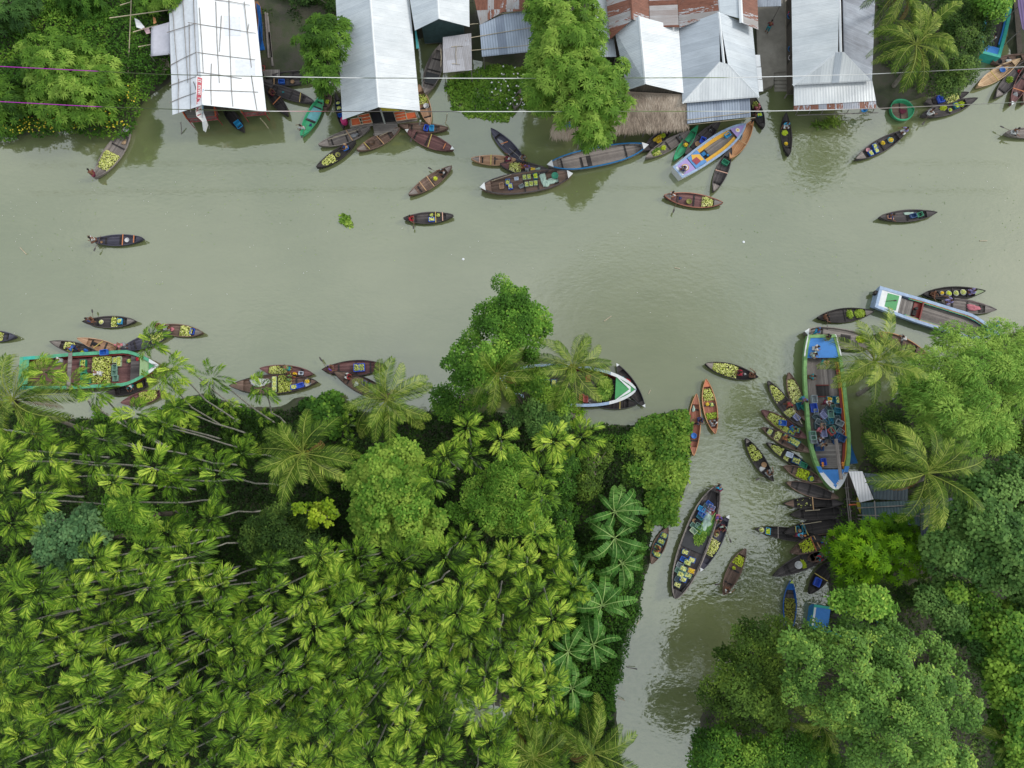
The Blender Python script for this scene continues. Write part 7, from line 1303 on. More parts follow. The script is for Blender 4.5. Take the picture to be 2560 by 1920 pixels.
o = B("brown boat with a guava basket and blue crate rowed above the moored group", "brown boat rowed above the barge", (209,805), (341,803), 30, "dark", endm=(None, WD['gray'])); who(o, -.75, 0, 40, 'row', 'navy', 'brown'); basket(o, -.36, 0, .22, 'white', GUAVA); heap(o, .02, .24, h=.2); crate(o, .36, .05, "cyan", "g", 90, sc=.9); oar(o, -.62, .9, 105, 1.6)
o = B("brown boat with guavas, a blue crate and a grey-clad person at left", "blue-edged guava boat at left", (388,818), (509,833), 31, "brown", endm=(None, WD['gray'])); heap(o, .0, .48); crate(o, .52, .1, "royal", None, 90, sc=.9); who(o, -.62, 0, 20, 'sit', 'grey', 'grey'); sack(o, -.35, .1, 'pink', "bright pink cloth in the blue-edged guava boat", .18, .2, .1); who(o, -.85, .1, 0, 'squat', 'brown', 'brown', "at the stern")
o = B("dark ribbed boat with guavas under the leaning palm crown", "ribbed boat under the leaning palm crown", (303,874), (430,830), 34, "navy"); who(o, -.72, .1, 180, 'bend', 'pink', 'grey', hair="pink"); heap(o, .15, .72)
o = B("new orange-brown boat with a dark cloth and yellow thwarts at the left", "orange-brown boat above the green-rimmed barge", (196,847), (318,884), 29, "tan"); thwart(o, -.2, "yellow", sk=-.6); sack(o, -.35, .0, 'black', "dark cloth bundle in the orange-brown boat at left", .42, .16, .14); basket(o, .35, .0, .26, 'wicker'); basket(o, .62, -.2, .16, 'pink', lab="small pinkish pot in the orange-brown boat at left")
o = B("dark boat with guavas and a person in blue above the green-rimmed barge", "blue-shirt boat above the green-rimmed barge", (128,855), (250,886), 30, "dark", endm=(WD['gray'], None)); heap(o, -.5, -.12); who(o, .05, .1, 250, 'bend', 'blue', 'navy'); sack(o, .35, .1, 'blue', "royal blue cloth in the blue-shirt boat", .22, .16, .16); sack(o, .28, -.5, 'lime', "small guava-green bag in the blue-shirt boat", .2, .12, .12)
# green rimmed barge
o = boat("cargo_boat", "big green-rimmed barge loaded with guavas under palms at the left shore", "green-rimmed barge at the left shore", (52,934), (402,915), 92, "maroon", 'barge', g0=1.0, sheer=.25, floor=.45, rim=GRIM, rimw=.30, endlen=(.12,.16), endm=(GRIM, DGRN), beams=(), hullm=REDP, cat="cargo boat", nst=31, zt=1.0)
side_bench(o, -.3, .7, .10, .85, REDP, "inner_band"); heap(o, -.02, .25, h=.45, sp=.10, r=.058)
o.sheet("pale_matting", .70, .84, lambda s: 1.02, paint("mat_palegreen", srgb(150,178,130), .7, .15), .3); o.sheet("grey_boards", .56, .70, lambda s: .9, WD['dark'], .35)
patch(o, [(.86,.9),(.9,.9),(1.0,0),(.96,0)], 1.28, WHT, "painted_tip_band"); patch(o, [(.86,-.9),(.9,-.9),(1.0,0),(.96,0)], 1.28, WHT, "painted_tip_band")
rim_band(o, .84, .985, .34, WHT); rim_band(o, -.98, -.80, .3, TRQ)
mb = MB(); mb.box((o.X(-.30), 0, 1.06), (.34, o.bw(-.3)*2+.05, .07)); mb.build("cross_plank", WD['gray'], o.root)
crate(o, .41, -1.18, "blue", None, 0, z=1.05, sc=1.15, lab="dark blue crate resting on the upper rim of the green-rimmed barge") if False else crate(o, .20, 1.08, "blue", None, 5, z=1.06, sc=1.15, lab="dark blue crate resting on the upper rim of the green-rimmed barge")
for s, t in ((.31,.62),(.37,.66),(.37,.38)): crate(o, s, t, "palegreen", "g", 90, sc=.9)
crate(o, .52, .55, "green", "g", 10, sc=.8); crate(o, .31, -.25, "mint", None, 90); crate(o, .31, .1, "mint", None, 90); crate(o, .33, -.6, "mint", None, 90)
for s, t in ((-.14,.5),(-.14,.1),(-.12,-.35),(-.06,-.7)): crate(o, s, t, "green", "g" if t > .3 else None, 90, sc=1.2)
sack(o, -.13, .2, 'maroon', "round maroon bundle on the crates of the green-rimmed barge", .2, .2, .25, z=.8); who(o, .18, -.35, 180, 'bend', 'white', 'white', z=.75); who(o, -.42, .72, 180, 'sit', 'white', 'grey', "upper rim", z=1.03); sack(o, .66, .8, 'red', "red rag at the bow corner of the green-rimmed barge", .2, .18, .15, z=.9)
o = B("dark boat below the barge with a person in white", "dark boat under the barge's lower rim", (265,985), (385,950), 34, "black"); who(o, .05, .2, 250, 'squat', 'white', 'teal'); sack(o, .35, -.1, 'lime', "guava-green bunch in the dark boat under the barge", .2, .15, .1)
o = B("reddish boat heaped with guavas below the barge at the palm feet", "reddish guava boat at the palm feet", (305,1008), (410,980), 34, "maroon", endlen=(.4,.2)); heap(o, -.22, .62, h=.28)
o = B("upper of two guava boats side by side, with a red basket", "upper guava boat of the pair", (651,922), (784,935), 32, "maroon", endlen=(.3,.36)); heap(o, -.7, .12, h=.26); who(o, .12, .35, 180, 'bend', 'green', 'teal'); basket(o, .28, -.45, .26, 'red', YELF, "bright red basin in the upper guava boat"); crate(o, .52, -.05, "white", None, 0, sc=.75, lab="white box in the upper guava boat"); who(o, .02, -.75, 20, 'squat', 'bare', 'brown', "at the lower rim")
o = boat("wooden_boat", "larger lower boat of the guava pair with white sheeting at its stern", "lower guava boat of the pair", (577,966), (795,955), 50, "brown", 'lens', g0=.5, sheer=.3, floor=.22, endlen=(.3,.14), rim=WD['black']); heap(o, .08, .38, h=.3); sack(o, -.35, .35, 'white', "crumpled white sheeting in the lower guava boat", .95, .4, .18, seed=7)
for s, t in ((.0,.5),(.0,0),(.0,-.5)): crate(o, s, t, "palegreen", "g", 90, sc=.9)
crate(o, .45, -.5, "royal", "g", 10); crate(o, .60, -.4, "royal", None, 15, lab="blue crate with a red lining in the lower guava boat"); basket(o, .76, .3, .26, 'white', YELF); sack(o, .76, -.35, 'white', "white and pink cloths at the bow of the lower guava boat", .38, .22, .14); who(o, .32, .55, 0, 'squat', 'green', 'green')
o = B("upper maroon boat with guavas and a rower in purple", "upper maroon boat with long oar", (806,925), (965,915), 40, "maroon", rim=WD['black']); crate(o, .08, .0, "royal", "g", 90, sc=1.25); crate(o, .24, .0, "royal", "g", 90, sc=1.25); who(o, -.78, 0, 30, 'row', 'purple', 'brown'); oar(o, -.85, .5, 125, 2.2)
o = B("lower maroon boat with people in white and purple beside the coconut palm", "lower maroon boat beside the coconut palm", (835,930), (985,1000), 42, "brown", rim=WD['black']); who(o, -.62, .3, 10, 'sit', 'white', 'red'); who(o, -.05, .45, 330, 'squat', 'purple', 'purple'); basket(o, .12, .5, .16, 'green'); sack(o, -.25, -.2, 'white', "white cloth in the lower maroon boat", .2, .26, .1); crate(o, .3, 0, "lightgrey", None, 10)
o = B("dark boat packed with guavas and two people right of the river centre", "guava-packed boat above the canal mouth", (1762,910), (1894,944), 36, "black", endm=(WD['gray'], None), endlen=(.3,.2)); heap(o, -.7, .25, h=.26); who(o, .38, -.1, 180, 'squat', 'red', 'maroon'); who(o, .82, .1, 180, 'row', 'brown', 'brown', "at the bow"); sack(o, .55, .2, 'white', "small white bag in the guava-packed boat", .1, .1, .1)
# hidden blue rimmed boat in the centre
o = boat("cargo_boat", "pale blue-rimmed cargo boat with a green bow deck hidden by the centre palms", "pale blue-rimmed boat under the centre palms", (1248,950), (1590,975), 104, "black", 'full', g0=.95, sheer=.3, floor=.4, rim=SKYB, rimw=.26, endlen=(.1,.30), endm=(DBLU, DGRN), beams=(), hullm=REDP, cat="cargo boat", nst=31, zt=1.0)
patch(o, [(.70,1.0),(.73,1.0),(.97,0),(.90,0)], 1.14, WHT, "painted_tip_band"); patch(o, [(.70,-1.0),(.73,-1.0),(.97,0),(.90,0)], 1.14, WHT, "painted_tip_band"); sack(o, .56, .0, 'lime', "mound of green leaves on the pale blue-rimmed boat", .6, 1.0, .5, name="leaf_mound", cat="leaves", seed=9); disc(o, .93, 0, .13, 1.12, ((1, WHT),)); rim_band(o, .62, .985, .3, WHT)
for i, (s, t) in enumerate(((.30,.5),(.22,-.6),(.28,-.7),(-.2,.1),(-.3,.1))): crate(o, s, t, "red" if i < 3 else "teal", None if i < 3 else "g", 90)
o = B("black boat with white tips crossing the bow of the pale blue-rimmed boat", "white-tipped black boat at the blue-rimmed bow", (1611,1018), (1541,911), 30, "black", endlen=(.25,.3), tips=(WHT, WHT), hullm=GLOSSB); sack(o, .2, -.2, 'red', "red cloths in the white-tipped black boat", .28, .2, .1); sack(o, .45, .2, 'teal', "green cord in the white-tipped black boat", .16, .08, .05)
o = B("black boat lying along the lower side of the pale blue-rimmed boat", "black boat under the blue-rimmed side", (1468,1003), (1594,1010), 32, "black", hullm=GLOSSB); thwart(o, .3, "yellow"); basket(o, .0, .3, .22, 'wicker')
o = B("red-brown boat hugging the creeper-covered headland", "red-brown boat at the headland", (1733,1140), (1740,985), 31, "red", rim=WD['orange'], endlen=(.28,.34)); basket(o, .12, .3, .24, 'wicker'); basket(o, -.35, .0, .26, 'blue', lab="bright blue bag in the red-brown boat"); who(o, .2, -.75, 200, 'sit', 'navy', 'navy', z=.3); sack(o, .52, .3, 'mint', "pale green bunch in the red-brown boat", .3, .14, .14)
o = B("salmon-orange boat with guavas and a rower in white at its lower end", "salmon-orange boat at the canal mouth", (1787,1085), (1764,948), 35, "red", rim=WD['orange'], endlen=(.2,.28), endm=(None, paint("salmon_deck", srgb(206,122,90), .5, .15))); heap(o, .22, .66, h=.2); basket(o, .1, .3, .17, 'yellow', YELF, "smaller yellow basin in the salmon-orange boat"); basket(o, .06, -.35, .19, 'green', GUAVA, "green round fruit basin in the salmon-orange boat"); heap(o, -.45, -.22, h=.14, mat=BANM, lab="green bananas in the salmon-orange boat at the canal mouth"); who(o, -.66, 0, 0, 'row', 'white', 'grey'); oar(o, -.6, 1.3, 185, 1.7)
o = B("black boat with guavas and a person sorting fruit left of the moored fan", "guava boat left of the moored fan", (1932,1203), (1863,1096), 32, "black", endlen=(.3,.2), endm=(None, WD['gray'])); heap(o, .0, .66, h=.24); basket(o, -.28, -.35, .24, 'wicker'); sack(o, -.38, .35, 'white', "white plastic bag in the boat left of the moored fan", .2, .28, .16); who(o, -.72, 0, 0, 'row', 'brown', 'grey'); oar(o, -.65, .95, 205, 1.7)
# long cargo boat in the canal
o = boat("cargo_boat", "long black double-railed cargo boat loaded with crates and banana leaves in the canal", "long double-railed boat in the canal", (1686,1496), (1792,1213), 68, "dark", 'full', g0=.75, sheer=.45, floor=.35, rim=WD['gray'], rimw=.08, endlen=(.14,.12), beams=(), cat="cargo boat", nst=31, zt=.8)
side_bench(o, -.85, .85, .05, .70, WD['gray'], "inner_rail"); 
for k in range(16):
    for sg in (-1, 1): s = -.75+k*.1; mb = MB(); mb.box((o.X(s), sg*(o.bw(s)-.10), .74), (.05, .18, .04)); mb.build("rail_block", WD['black'], o.root)
o.sheet("tarred_deck", -.16, .14, lambda s: .45, GLOSSB, .16)
for i, (s, t, c, f) in enumerate(((-.36,.35,"blue",None),(-.24,.45,"navy","g"),(-.38,.0,"mint","g"),(-.47,.5,"lightgrey",None),(-.50,.15,"mint","g"),(-.52,-.15,"mint",None),(-.56,.5,"mint",None),(-.60,.2,"mint","g"),(-.48,-.55,"brown","y"),(-.57,-.5,"mint","g"),(-.66,-.2,"blue","g"),(-.70,.35,"slate",None),(-.78,.2,"slate","g"),(-.31,-.25,"blue","g"))): crate(o, s, t, c, f, 90+(i*37 % 11)-5, sc=1.0, z=.38+.05*(i % 3))
for i, (s, t, c) in enumerate(((.22,.55,"mint"),(.25,.2,"mint"),(.14,.45,"palegreen"),(.17,.1,"green"),(.52,.1,"lilac"),(.60,.2,"slate"),(.66,.0,"blue"),(.62,-.3,"lilac"),(.46,.35,"blue"),(.44,.0,"lilac"),(.40,.35,"teal"),(.53,.55,"cyan"),(.56,-.35,"maroon" if False else "red"))): crate(o, s, t, c, None, 80+(i*53 % 21)-10, z=.42+.08*(i % 3))
def bleaf(o, s, t, ang, L_, lab, w=.55, z=.85, mat=None):
    p = W_(o, s, t, z); r = empty("cut_banana_leaf", p, (0, 0, o.ang+R(ang))); tag(r, lab, "banana leaf"); obj("leaf_blade", BAN[0][0], r, (-L_/2, 0, -.2), (0, R(12), 0), (L_/2.5, w/.4, .35)); obj("midrib", BAN[0][1], r, (-L_/2, 0, -.2), (0, R(12), 0), (L_/2.5, w/.4, .35))
for i, (s, t, a_, l_) in enumerate(((.18,-.3,180,2.6),(.22,-.55,175,2.8),(.10,-.2,190,2.4),(.36,-.55,170,2.2))): bleaf(o, s, t, a_, l_, ("long cut banana leaf","outer cut banana leaf","lowest cut banana leaf","upper cut banana leaf")[i]+" laid in the long double-railed boat")
sack(o, .38, -.35, 'mint', "pale green netting mound in the long double-railed boat", 1.1, .45, .35, name="netting", cat="netting", seed=12); sack(o, .10, -.25, 'green', "green leaf pile in the long double-railed boat", .7, .4, .25, name="leaf_pile", cat="leaves", seed=13); basket(o, .30, .62, .2, 'wicker', z=.5); sack(o, .32, .35, 'black', "black jerrycan in the long double-railed boat", .3, .3, .4)
who(o, .93, -.6, 60, 'bend', 'cyan', 'maroon', z=1.0); who(o, .52, -1.0, 200, 'squat', 'purple', 'pink', "right rim", z=.8)
o = B("white-tipped black boat with guavas alongside the long cargo boat", "white-tipped guava boat in the canal", (1750,1427), (1820,1289), 35, "navy", endlen=(.28,.2), tips=(WHT, WHT)); heap(o, -.42, .12, h=.22); basket(o, .28, .3, .24, 'white', GUAVA); who(o, .62, -.1, 200, 'row', 'mint', 'maroon'); oar(o, .5, -1.3, 290, 1.6); who(o, .35, 1.0, 250, 'squat', 'brown', 'brown', "at the rim")
o = B("brown boat with bright lime guavas rowed up the canal", "brown boat rowed up the canal", (1808,1487), (1863,1371), 34, "brown", endlen=(.2,.28)); heap(o, .28, .66, GUAVAL, h=.2, lab="lime-green guavas in the brown boat rowed up the canal"); basket(o, .12, .2, .16, 'yellow', GUAVAL); who(o, -.85, 0, 0, 'row', 'white', 'brown'); oar(o, -.6, 1.1, 190, 1.4)
o = B("boat with crated guavas half hidden by the creepers on the canal's left bank", "crated guava boat among canal creepers", (1628,1410), (1669,1318), 30, "brown")
for s, t in ((.55,0),(.22,0),(-.1,.2),(-.38,.1),(-.45,-.4)): crate(o, s, t, "teal", "g", 90, sc=1.0)
who(o, -.2, -.3, 90, 'squat', 'orange', 'brown')
o = B("dark boat with a green and blue rowing outfit alone near the right of the river", "dark boat alone near the right of the river", (2196,544), (2340,533), 31, "dark", endlen=(.28,.32)); who(o, -.62, 0, 0, 'row', 'navy', 'peach'); sack(o, .1, .5, 'mint', "pale green leaf strips in the dark boat at right", .5, .14, .1); crate(o, .22, -.1, "navy", None, 10); crate(o, .45, .0, "green", None, 15)
o = B("dark boat with four baskets of fruit behind the sky-blue ferry", "four-basket boat behind the sky-blue ferry", (2305,736), (2460,729), 34, "black", endm=(None, paint("bow_palegreen", srgb(150,166,124), .5, .2)), endlen=(.2,.3))
for i, (s, t, r_, f) in enumerate(((-.33,.15,.2,YELF),(-.12,.0,.27,GUAVAL),(.12,.0,.26,GUAVA),(.35,.1,.28,GUAVA))): basket(o, s, t, r_, 'white', f, ("smallest basket nearest the stern","darker green filled basket","middle pale filled basket","largest basket nearest the bow")[i]+" in the four-basket boat")
who(o, -.66, .1, 330, 'row', 'bare', 'brown'); who(o, .66, .1, 180, 'sit', 'lilac', 'lilac'); oar(o, -.45, -.6, 10, 1.6)
o = B("grey boat with red-checked sacks moored along the sky-blue ferry", "grey boat with checked sacks along the ferry", (2350,754), (2488,776), 34, "gray"); sack(o, .25, .0, 'pink', "pair of red-checked sacks in the grey boat along the ferry", .65, .3, .2); who(o, -.68, .3, 200, 'row', 'lilac', 'lilac')
o = B("glossy black boat with two bunches of green bananas", "black banana boat left of the ferry", (2042,795), (2182,780), 36, "black", endlen=(.22,.26), endm=(None, WD['gray'])); who(o, -.76, 0, 0, 'row', 'brown', 'brown'); oar(o, -.66, -.8, 265, 1.7)
for i, (s, t, sx, sy) in enumerate(((.22,.1,.2,.38),(.58,.1,.48,.42))): sack(o, s, t, BANM, ("smaller","larger")[i]+" bunch of green bananas in the black banana boat", sx, sy, .3, name="banana_bunch", cat="bananas", seed=20+i)
o = boat("cargo_boat", "grey plank cargo boat with a white tip between ferry and crate boat", "plank boat below the banana boat", (2008,832), (2190,862), 50, "gray", 'full', g0=.6, sheer=.35, floor=.48, rim=WD['gray'], rimw=.07, endlen=(.16,.1), tips=(WHT, None), beams=(-.5,), cat="cargo boat"); mb = MB(); mb.box((o.X(.15), .1, .5), (.9, .7, .05)); mb.build("hold_shade", WD['black'], o.root); who(o, -.75, .1, 0, 'stand', 'blue', 'cyan', z=.5); who(o, -.45, -.5, 200, 'stand', 'black', 'brown', "edge", z=.5); sack(o, .55, .3, 'lime', "green bunch on the grey plank boat", .4, .25, .2)  # the hold's dark is a black board painted on the planks
o = B("brown boat with people in white and maroon under the feathery tree", "brown boat under the feathery tree's edge", (2195,832), (2312,884), 36, "brown", rim=WD['orange']); who(o, -.05, .5, 200, 'bend', 'white', 'white'); who(o, .45, 0, 180, 'sit', 'maroon', 'maroon'); sack(o, -.5, .1, 'navy', "dark blue cloth in the brown boat under the feathery tree", .3, .2, .15)
o = B("barely visible boat with white sacks under the feathery tree", "boat with white sacks under the feathery tree", (2240,868), (2345,905), 30, "brown"); sack(o, -.7, .3, 'white', "left white sack under the feathery tree's edge", .25, .22, .25); sack(o, .1, .2, 'white', "right white sack under the feathery tree's edge", .35, .18, .2)
# sky blue ferry
o = boat("ferry_boat", "sky-blue rimmed open ferry with a green stern deck and red cross bench", "sky-blue rimmed ferry", (2192,742), (2500,838), 66, "gray", 'barge', g0=.85, sheer=.15, floor=.5, rim=SKYB, rimw=.28, endlen=(.38,.22), endm=(WHT, DGRN), beams=(), hullm=SKYB, cat="ferry", nst=31, zt=.9)
side_bench(o, -.50, .75, .12, .80, GRIM, "green_rail"); side_bench(o, -.48, .74, .04, .84, ORP, "orange_trim"); patch(o, [(-.93,-.8),(-.66,-.85),(-.66,.85),(-.93,.8)], .90, DGRN, "green_deck"); o.sheet("gangway_boards", -.64, -.40, lambda s: .62, PLANK_Y, .45)
mb = MB(); mb.box((o.X(-.32), 0, .56), (.75, o.bw(-.3)*2-.7, .1)); mb.build("red_well", REDP, o.root); mb = MB(); mb.box((o.X(-.265), 0, .72), (.12, o.bw(-.3)*2-.7, .35)); mb.build("red_bench", REDP, o.root); mb = MB(); mb.lathe([(.15, 0), (.15, .3)], (o.X(-.35), .1, .6), 10); mb.box((o.X(-.36), -.35, .7), (.3, .5, .2)); mb.build("engine", WD['black'], o.root)
who(o, .78, .85, 0, 'stand', 'sky', 'navy', z=.95); oar(o, -.78, 0, 5, 1.0, lab="pale tiller lying on the green stern deck of the ferry", z=.98); mb = MB(); mb.box((o.X(-1.02), .45, .6), (.25, .35, .5)); mb.build("outboard_motor", WD['black'], o.root)
# fan of guava boats left of the crate boat
o = B("outer guava boat of the fan with a person in red", "fan boat with the red-shirted person", (2005,1068), (1919,953), 33, "dark", endlen=(.25,.14)); heap(o, .18, .82, h=.24); who(o, -.02, -.2, 150, 'bend', 'red', 'brown'); heap(o, -.5, -.22, h=.2, lab="smaller guava heap behind the red-shirted person"); crate(o, -.60, -.2, "lilac", None, 10, z=.4); pole(o, -.9, -.6, -.1, -.7, "long pale pole along the red-shirted person's boat")
o = B("guava-filled boat of the fan closest to the green rim, with a person in stripes", "fan boat with the striped-shirt person", (2012,1052), (1970,932), 34, "brown", endlen=(.2,.26)); heap(o, -.25, .72, h=.28); who(o, -.12, -.5, 180, 'bend', 'stripe', 'teal'); crate(o, -.38, .0, "teal", None, 0, sc=1.1); crate(o, -.48, -.6, "green", None, 20, z=.4, sc=.9)
o = B("guava boat of the fan with a blue tray and a person in teal", "blue-tray boat of the fan", (2015,1096), (1903,1026), 33, "maroon", endlen=(.26,.3)); heap(o, -.02, .66, h=.24); crate(o, .08, .0, "blue", None, 25, z=.42, sc=1.1); who(o, -.32, -.35, 150, 'squat', 'teal', 'blue'); heap(o, -.3, -.08, t0=0, t1=1, h=.14, lab="few guavas beside the teal-shirted person in the fan"); crate(o, -.52, -.45, "teal", "g", 20); crate(o, -.42, .5, "teal", "g", 5)
o = B("boat of the fan with a row of full blue crates and a carved brown stern", "crate-row boat of the fan", (2026,1131), (1904,1069), 30, "brown", endlen=(.28,.16))
for i in range(4): crate(o, -.42+.16*i, -.45, "teal", "g", 80)
crate(o, .66, .0, "palegreen", "g", 85, sc=.9); heap(o, .2, .42, h=.14); who(o, .12, -.1, 200, 'squat', 'orange', 'brown')
o = B("lowest boat of the fan with a green tub at its stern", "lowest boat of the fan", (2030,1176), (1916,1107), 28, "black", endlen=(.12,.2), endm=(None, WD['gray'])); heap(o, .28, .78, h=.22); crate(o, .05, -.2, "white", None, 10, z=.45, lab="pale blue lidded box in the lowest boat of the fan"); heap(o, -.05, .14, t0=0, t1=1, h=.1, lab="few greenish guavas beside the pale blue box in the fan"); crate(o, -.30, 0, "navy", "g", 10, sc=1.3); crate(o, -.62, .0, "green", None, 5, sc=1.1)
o = B("dark boat with a square lime heap and a blue basin near the blue bow", "lime-heap boat near the big blue bow", (2060,1205), (1958,1165), 30, "brown", endlen=(.3,.3)); heap(o, -.28, .28, GUAVAL, h=.28, lab="square heap of lime-green guavas near the big blue bow"); basket(o, -.42, .3, .24, 'cyan', GUAVAL, "bright blue basin with lime guavas near the big blue bow", name="basin")
o = B("empty black and brown boat moored below the lime-heap boat", "empty brown-ended boat below the lime heap", (2095,1245), (1964,1206), 33, "dark", endm=(WD['brown'], WD['brown']), endlen=(.26,.2), rim=WD['brown'])
o = B("black boat with scattered guavas and a pale thwart on the east bank", "black boat with scattered guavas", (2107,1258), (1958,1259), 31, "black", endm=(WD['dark'], WD['brown'])); thwart(o, .0, "tan"); heap(o, .05, .5, h=-.02, sp=.36, r=.05, lab="few scattered guavas in the black boat on the east bank")
o = B("empty black boat third from the blue bow", "empty black boat with an orange pole", (2125,1278), (1975,1287), 34, "black"); pole(o, .0, -.5, .5, -.6, "short orange pole in the empty black boat")
o = B("black boat with blue sheet and yellow thwarts above the guava seller", "black boat with the blue sheet", (2120,1304), (1958,1332), 36, "black"); thwart(o, .32, "yellow", sk=.25); thwart(o, .62, "yellow", sk=-.1, ext=.9); crate(o, .50, .0, "teal", None, 90, sc=1.3); crate(o, .42, .0, "teal", None, 90, sc=1.3); pole(o, -.2, -.7, .45, -.9, "long tan pole on the black boat with the blue sheet"); basket(o, .52, .1, .15, 'wicker', z=.5)
o = B("black boat bow with a white basin of guavas and a person in sky blue", "boat with the sky-blue shirted person", (2066,1350), (1886,1322), 31, "black"); basket(o, .82, .05, .24, 'white', GUAVA, z=.4); crate(o, .62, .05, "cyan", "l", 90); thwart(o, .34, "gray", sk=.1); who(o, -.12, -.1, 180, 'bend', 'sky', 'maroon', hair="orange"); sack(o, -.72, .2, 'blue', "royal blue bag in the boat with the sky-blue shirted person", .25, .18, .14)
o = B("dark boat with a framed lime guava heap by the lime green tree", "framed guava boat by the lime green tree", (2090,1338), (1975,1382), 36, "brown"); heap(o, -.02, .5, OLG if False else GUAVAL, h=.26, lab="framed heap of lime guavas by the lime green tree"); thwart(o, -.18, "tan", sk=.1); thwart(o, -.02, "orange"); who(o, -.42, .1, 180, 'sit', 'grey', 'blue')
o = B("dark boat with a big white basin and a person in red near lime tree", "white-basin boat by the lime green tree", (2096,1366), (1932,1440), 38, "dark"); basket(o, .22, .1, .33, 'white'); sack(o, .08, .3, 'lime', "small lime guava pile behind the big white basin", .16, .36, .14); who(o, -.42, .2, 20, 'squat', 'red', 'teal'); crate(o, -.72, .3, "teal", None, 30)
o = B("round-ended brown boat between the white-basin boat and the tree", "round-ended boat beneath the red-shirted person", (2058,1384), (2020,1400), 22, "brown", kind='full')
o = B("black boat with a blue tub and yellow pole under the lime green tree", "black boat with the royal blue tub", (2085,1400), (2022,1484), 36, "black"); crate(o, .32, .0, "royal", None, 15, sc=1.25); thwart(o, .02, "yellow", sk=.15)
o = B("blue-bowed boat full of dull guavas coming out from under the trees", "blue-bowed boat under the canal trees", (1974,1580), (1977,1452), 33, "dark", endlen=(.1,.36), endm=(None, RBLU), hullm=RBLU, tips=(None, paint("tip_lime", srgb(180,200,90), .5, .1))); heap(o, -.9, .3, OLG, h=.26, lab="dull olive guavas filling the blue-bowed boat")
o = boat("ferry_boat", "blue-decked boat with a pale stern rail mostly hidden by the lower right trees", "blue-decked boat under the lower right trees", (2030,1540), (2230,1585), 66, "dark", 'barge', g0=.8, sheer=.2, floor=.4, rim=TRQ, rimw=.2, endlen=(.44,.2), endm=(DBLU, DGRN), beams=(), hullm=BLU, cat="ferry", zt=.9); patch(o, [(-.99,-.95),(-.94,-.95),(-.94,.95),(-.99,.95)], 1.02, WHT, "white_rail")
# the big crate boat
o = boat("cargo_boat", "biggest boat, with leaf-green rims, blue pointed bow and a load of empty crates", "big crate boat", (2052,838), (2087,1226), 106, "gray", 'ship', g0=1.1, sheer=.35, floor=.45, rim=LGRIM, rimw=.30, endlen=(.30,.26), endm=(DBLU, DBLU), beams=(), hullm=LGRIM, cat="cargo boat", nst=35, zt=1.2)
side_bench(o, -.65, .73, .30, .95, REDP, "red_side", sides=(1,)); side_bench(o, -.65, .73, .06, 1.02, YELP, "yellow_trim", sides=(1,)); patch(o, [(.76,1.0),(.80,.95),(1.0,0),(.94,0)], 1.34, WHT, "painted_tip_band"); patch(o, [(.76,-1.0),(.80,-.95),(1.0,0),(.94,0)], 1.34, WHT, "painted_tip_band")
rim_band(o, .50, .70, .34, LGRIM); rim_band(o, .70, .78, .40, DBLU, up=.034); rim_band(o, .78, .985, .40, WHT, up=.034); rim_band(o, -1.0, -.72, .12, WHT, "white_inner_band")
for k in range(9):
    s = .79+.02*k; t_ = .95*(1-(s-.78)/.2); mb = MB(); mb.box((o.X(s), t_*(o.bw(s)-.1), 1.365), (.09, .05, .012), rz=k*.8); mb.box((o.X(s)+.03, t_*(o.bw(s)-.1)+.05, 1.365), (.03, .09, .012), rz=k*.5); mb.build("painted_lettering", ORP if k % 3 == 0 else PB, o.root)
for t_ in (-.75, .75):
    for dx in (0, .22): mb = MB(); mb.lathe([(.10, 0), (.12, .1), (.06, .18)], (o.X(.66)+dx, t_*(o.bw(.66)-.35), 1.2), 10); mb.build("bollard", ORP, o.root, smooth=True)
mb = MB(); mb.box((o.X(-.28), .05, .48), (1.0, 1.15, .06)); mb.build("hold_shade", WD['black'], o.root); mb = MB(); mb.box((o.X(-.28)-.54, .05, .52), (.07, 1.2, .1)); mb.box((o.X(-.28)+.54, .05, .52), (.07, 1.2, .1)); mb.build("hold_coaming", REDP, o.root)  # hold shade painted as a black board inside the coaming
mb = MB(); mb.box((o.X(.62), .0, 1.25), (3.6, .30, .05), rz=.04); tag(mb.build("gangplank", WD['gray'], None, o.c+Vector((0, 0, 0)), (0, 0, o.ang)), "long grey gangplank lying from the crates onto the blue bow of the big crate boat", "plank")
o.sheet("deck_hatches", .40, .72, lambda s: .62, PLANK_Y, .55)
rng = np.random.default_rng(5)
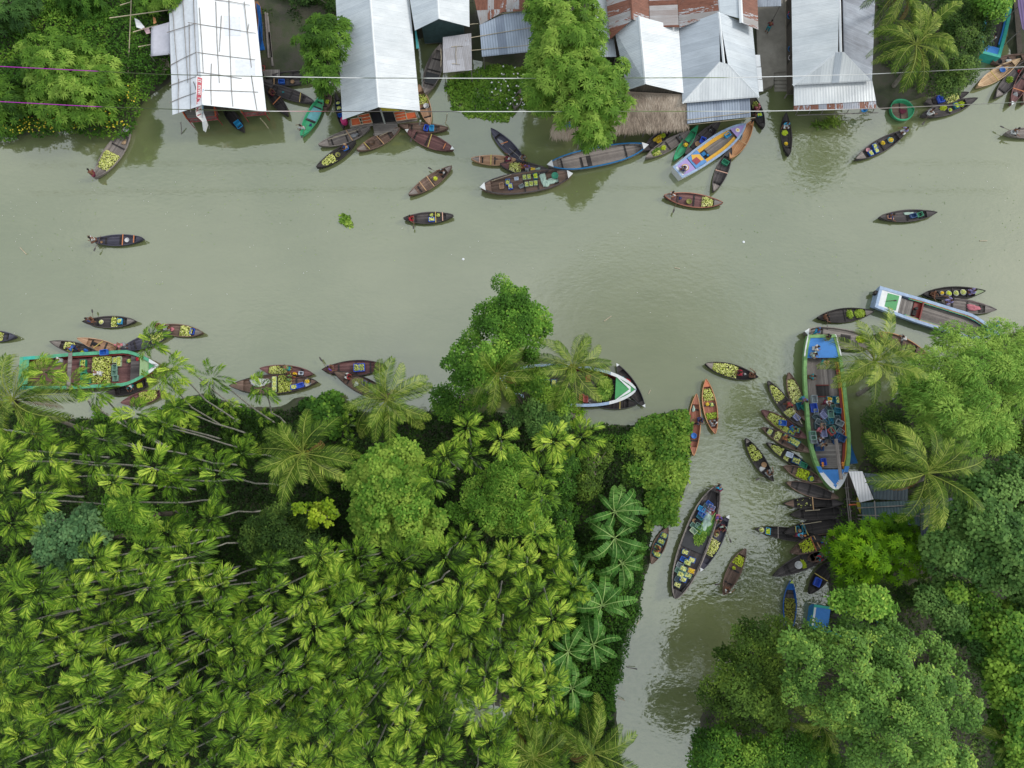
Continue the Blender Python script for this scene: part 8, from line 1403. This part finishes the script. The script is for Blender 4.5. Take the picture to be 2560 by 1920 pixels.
CL = [(-.055,-.62,"royal",1.35,5),(-.0,-.55,"lightgrey",.9,0),(-.03,.1,"slate",1.1,30),(-.05,.45,"mint",1.0,0),(.01,-.1,"lilac",1.0,35),(.035,.15,"mint",1.2,0),(.075,.15,"lightgrey",1.15,0),(-.01,.62,"teal",1.1,80),(.05,-.25,"lilac",1.05,35),(.09,-.12,"red",1.1,10),(.10,.05,"cyan",1.0,40),(.12,.12,"teal",1.0,0),(.03,.72,"teal",1.2,0),(.13,-.45,"lightgrey",1.1,60),(.135,-.1,"slate",1.1,20),(.14,.2,"lightgrey",1.1,10),(.16,.35,"slate",1.1,25),(.15,.6,"lightgrey",1.2,60),(.19,.7,"teal",1.1,70),(.18,-.6,"slate",1.1,0),(.19,-.3,"brown",.9,0),(.20,.05,"teal",1.2,0),(.205,-.05,"teal",1.1,15),(.23,.2,"mint",1.0,10),(.23,.45,"slate",1.1,30),(.25,.7,"lightgrey",1.0,50),(.26,.1,"red",1.1,35),(.28,.25,"mint",1.1,45),(.29,.45,"cyan",1.0,50),(.28,-.35,"lilac",1.2,5),(.31,-.05,"slate",1.0,0),(.32,.15,"slate",1.0,20),(.34,.6,"navy",1.4,60),(.36,.4,"navy",1.2,20),(.38,-.35,"cyan",.7,80),(.40,-.5,"lilac",1.0,0),(.46,-.6,"navy",1.3,90),(.64,-.5,"royal",1.1,5),(-.16,-.7,"lightgrey",1.2,0),(.0,.25,"slate",1.1,5),(.07,-.6,"slate",1.1,50),(.10,.5,"slate",1.1,0),(.24,-.15,"lightgrey",1.0,0)]
for i, (s, t, c, sc_, r_) in enumerate(CL): crate(o, s, t, c, None, r_, z=.48+.30*(i % 3)*.8 if s < .4 else .64, sc=sc_, tip=float(rng.uniform(-.12, .12)))
for s, t, f in ((-.155,.30,"y"),(-.155,.80,"g"),(-.155,.5,None)): crate(o, s, t, "teal", f, 0, sc=1.15)
crate(o, .31, -1.02, "mint", None, 0, z=1.15, sc=1.3, lab="pale green crate on the left rim of the big crate boat"); crate(o, .36, -.98, "lightgrey", None, 0, z=1.15, sc=1.2, lab="light grey crate on the left rim of the big crate boat")
for s, t, f_, p, c, l, e, z in ((-.82,-.62,90,'sit','white','white',"at the stern corner",1.2),(-.74,-.75,60,'sit','mint','grey',"on the blue stern deck",1.2),(-.62,-.25,60,'bend','peach','teal',"on the blue stern deck",1.2),(-.46,-.75,80,'squat','teal','brown',"beside the left rim",.5),(-.12,-.1,60,'bend','white','maroon',"by the yellow crates",.5),(.24,-.62,60,'stand','pink','pink',"by the left rim",.5),(.34,-.55,40,'squat','white','brown',"among the crates",.6),(.43,-.6,30,'stand','tan','grey',"near the gangplank",.6)): who(o, s, t, f_, p, c, l, e, z=z)
# ---- people on land and last things
person("person in crimson shirt and teal shorts walking up the concrete lane", P(1915,82,.55), R(70), 'stand', 'maroon', 'teal')
finish_cargo()
for _o in SC.objects:
    if _o.parent is None and "label" in _o and len(_o["label"].split()) > 16: print("LONG", _o.name, "|", _o["label"])
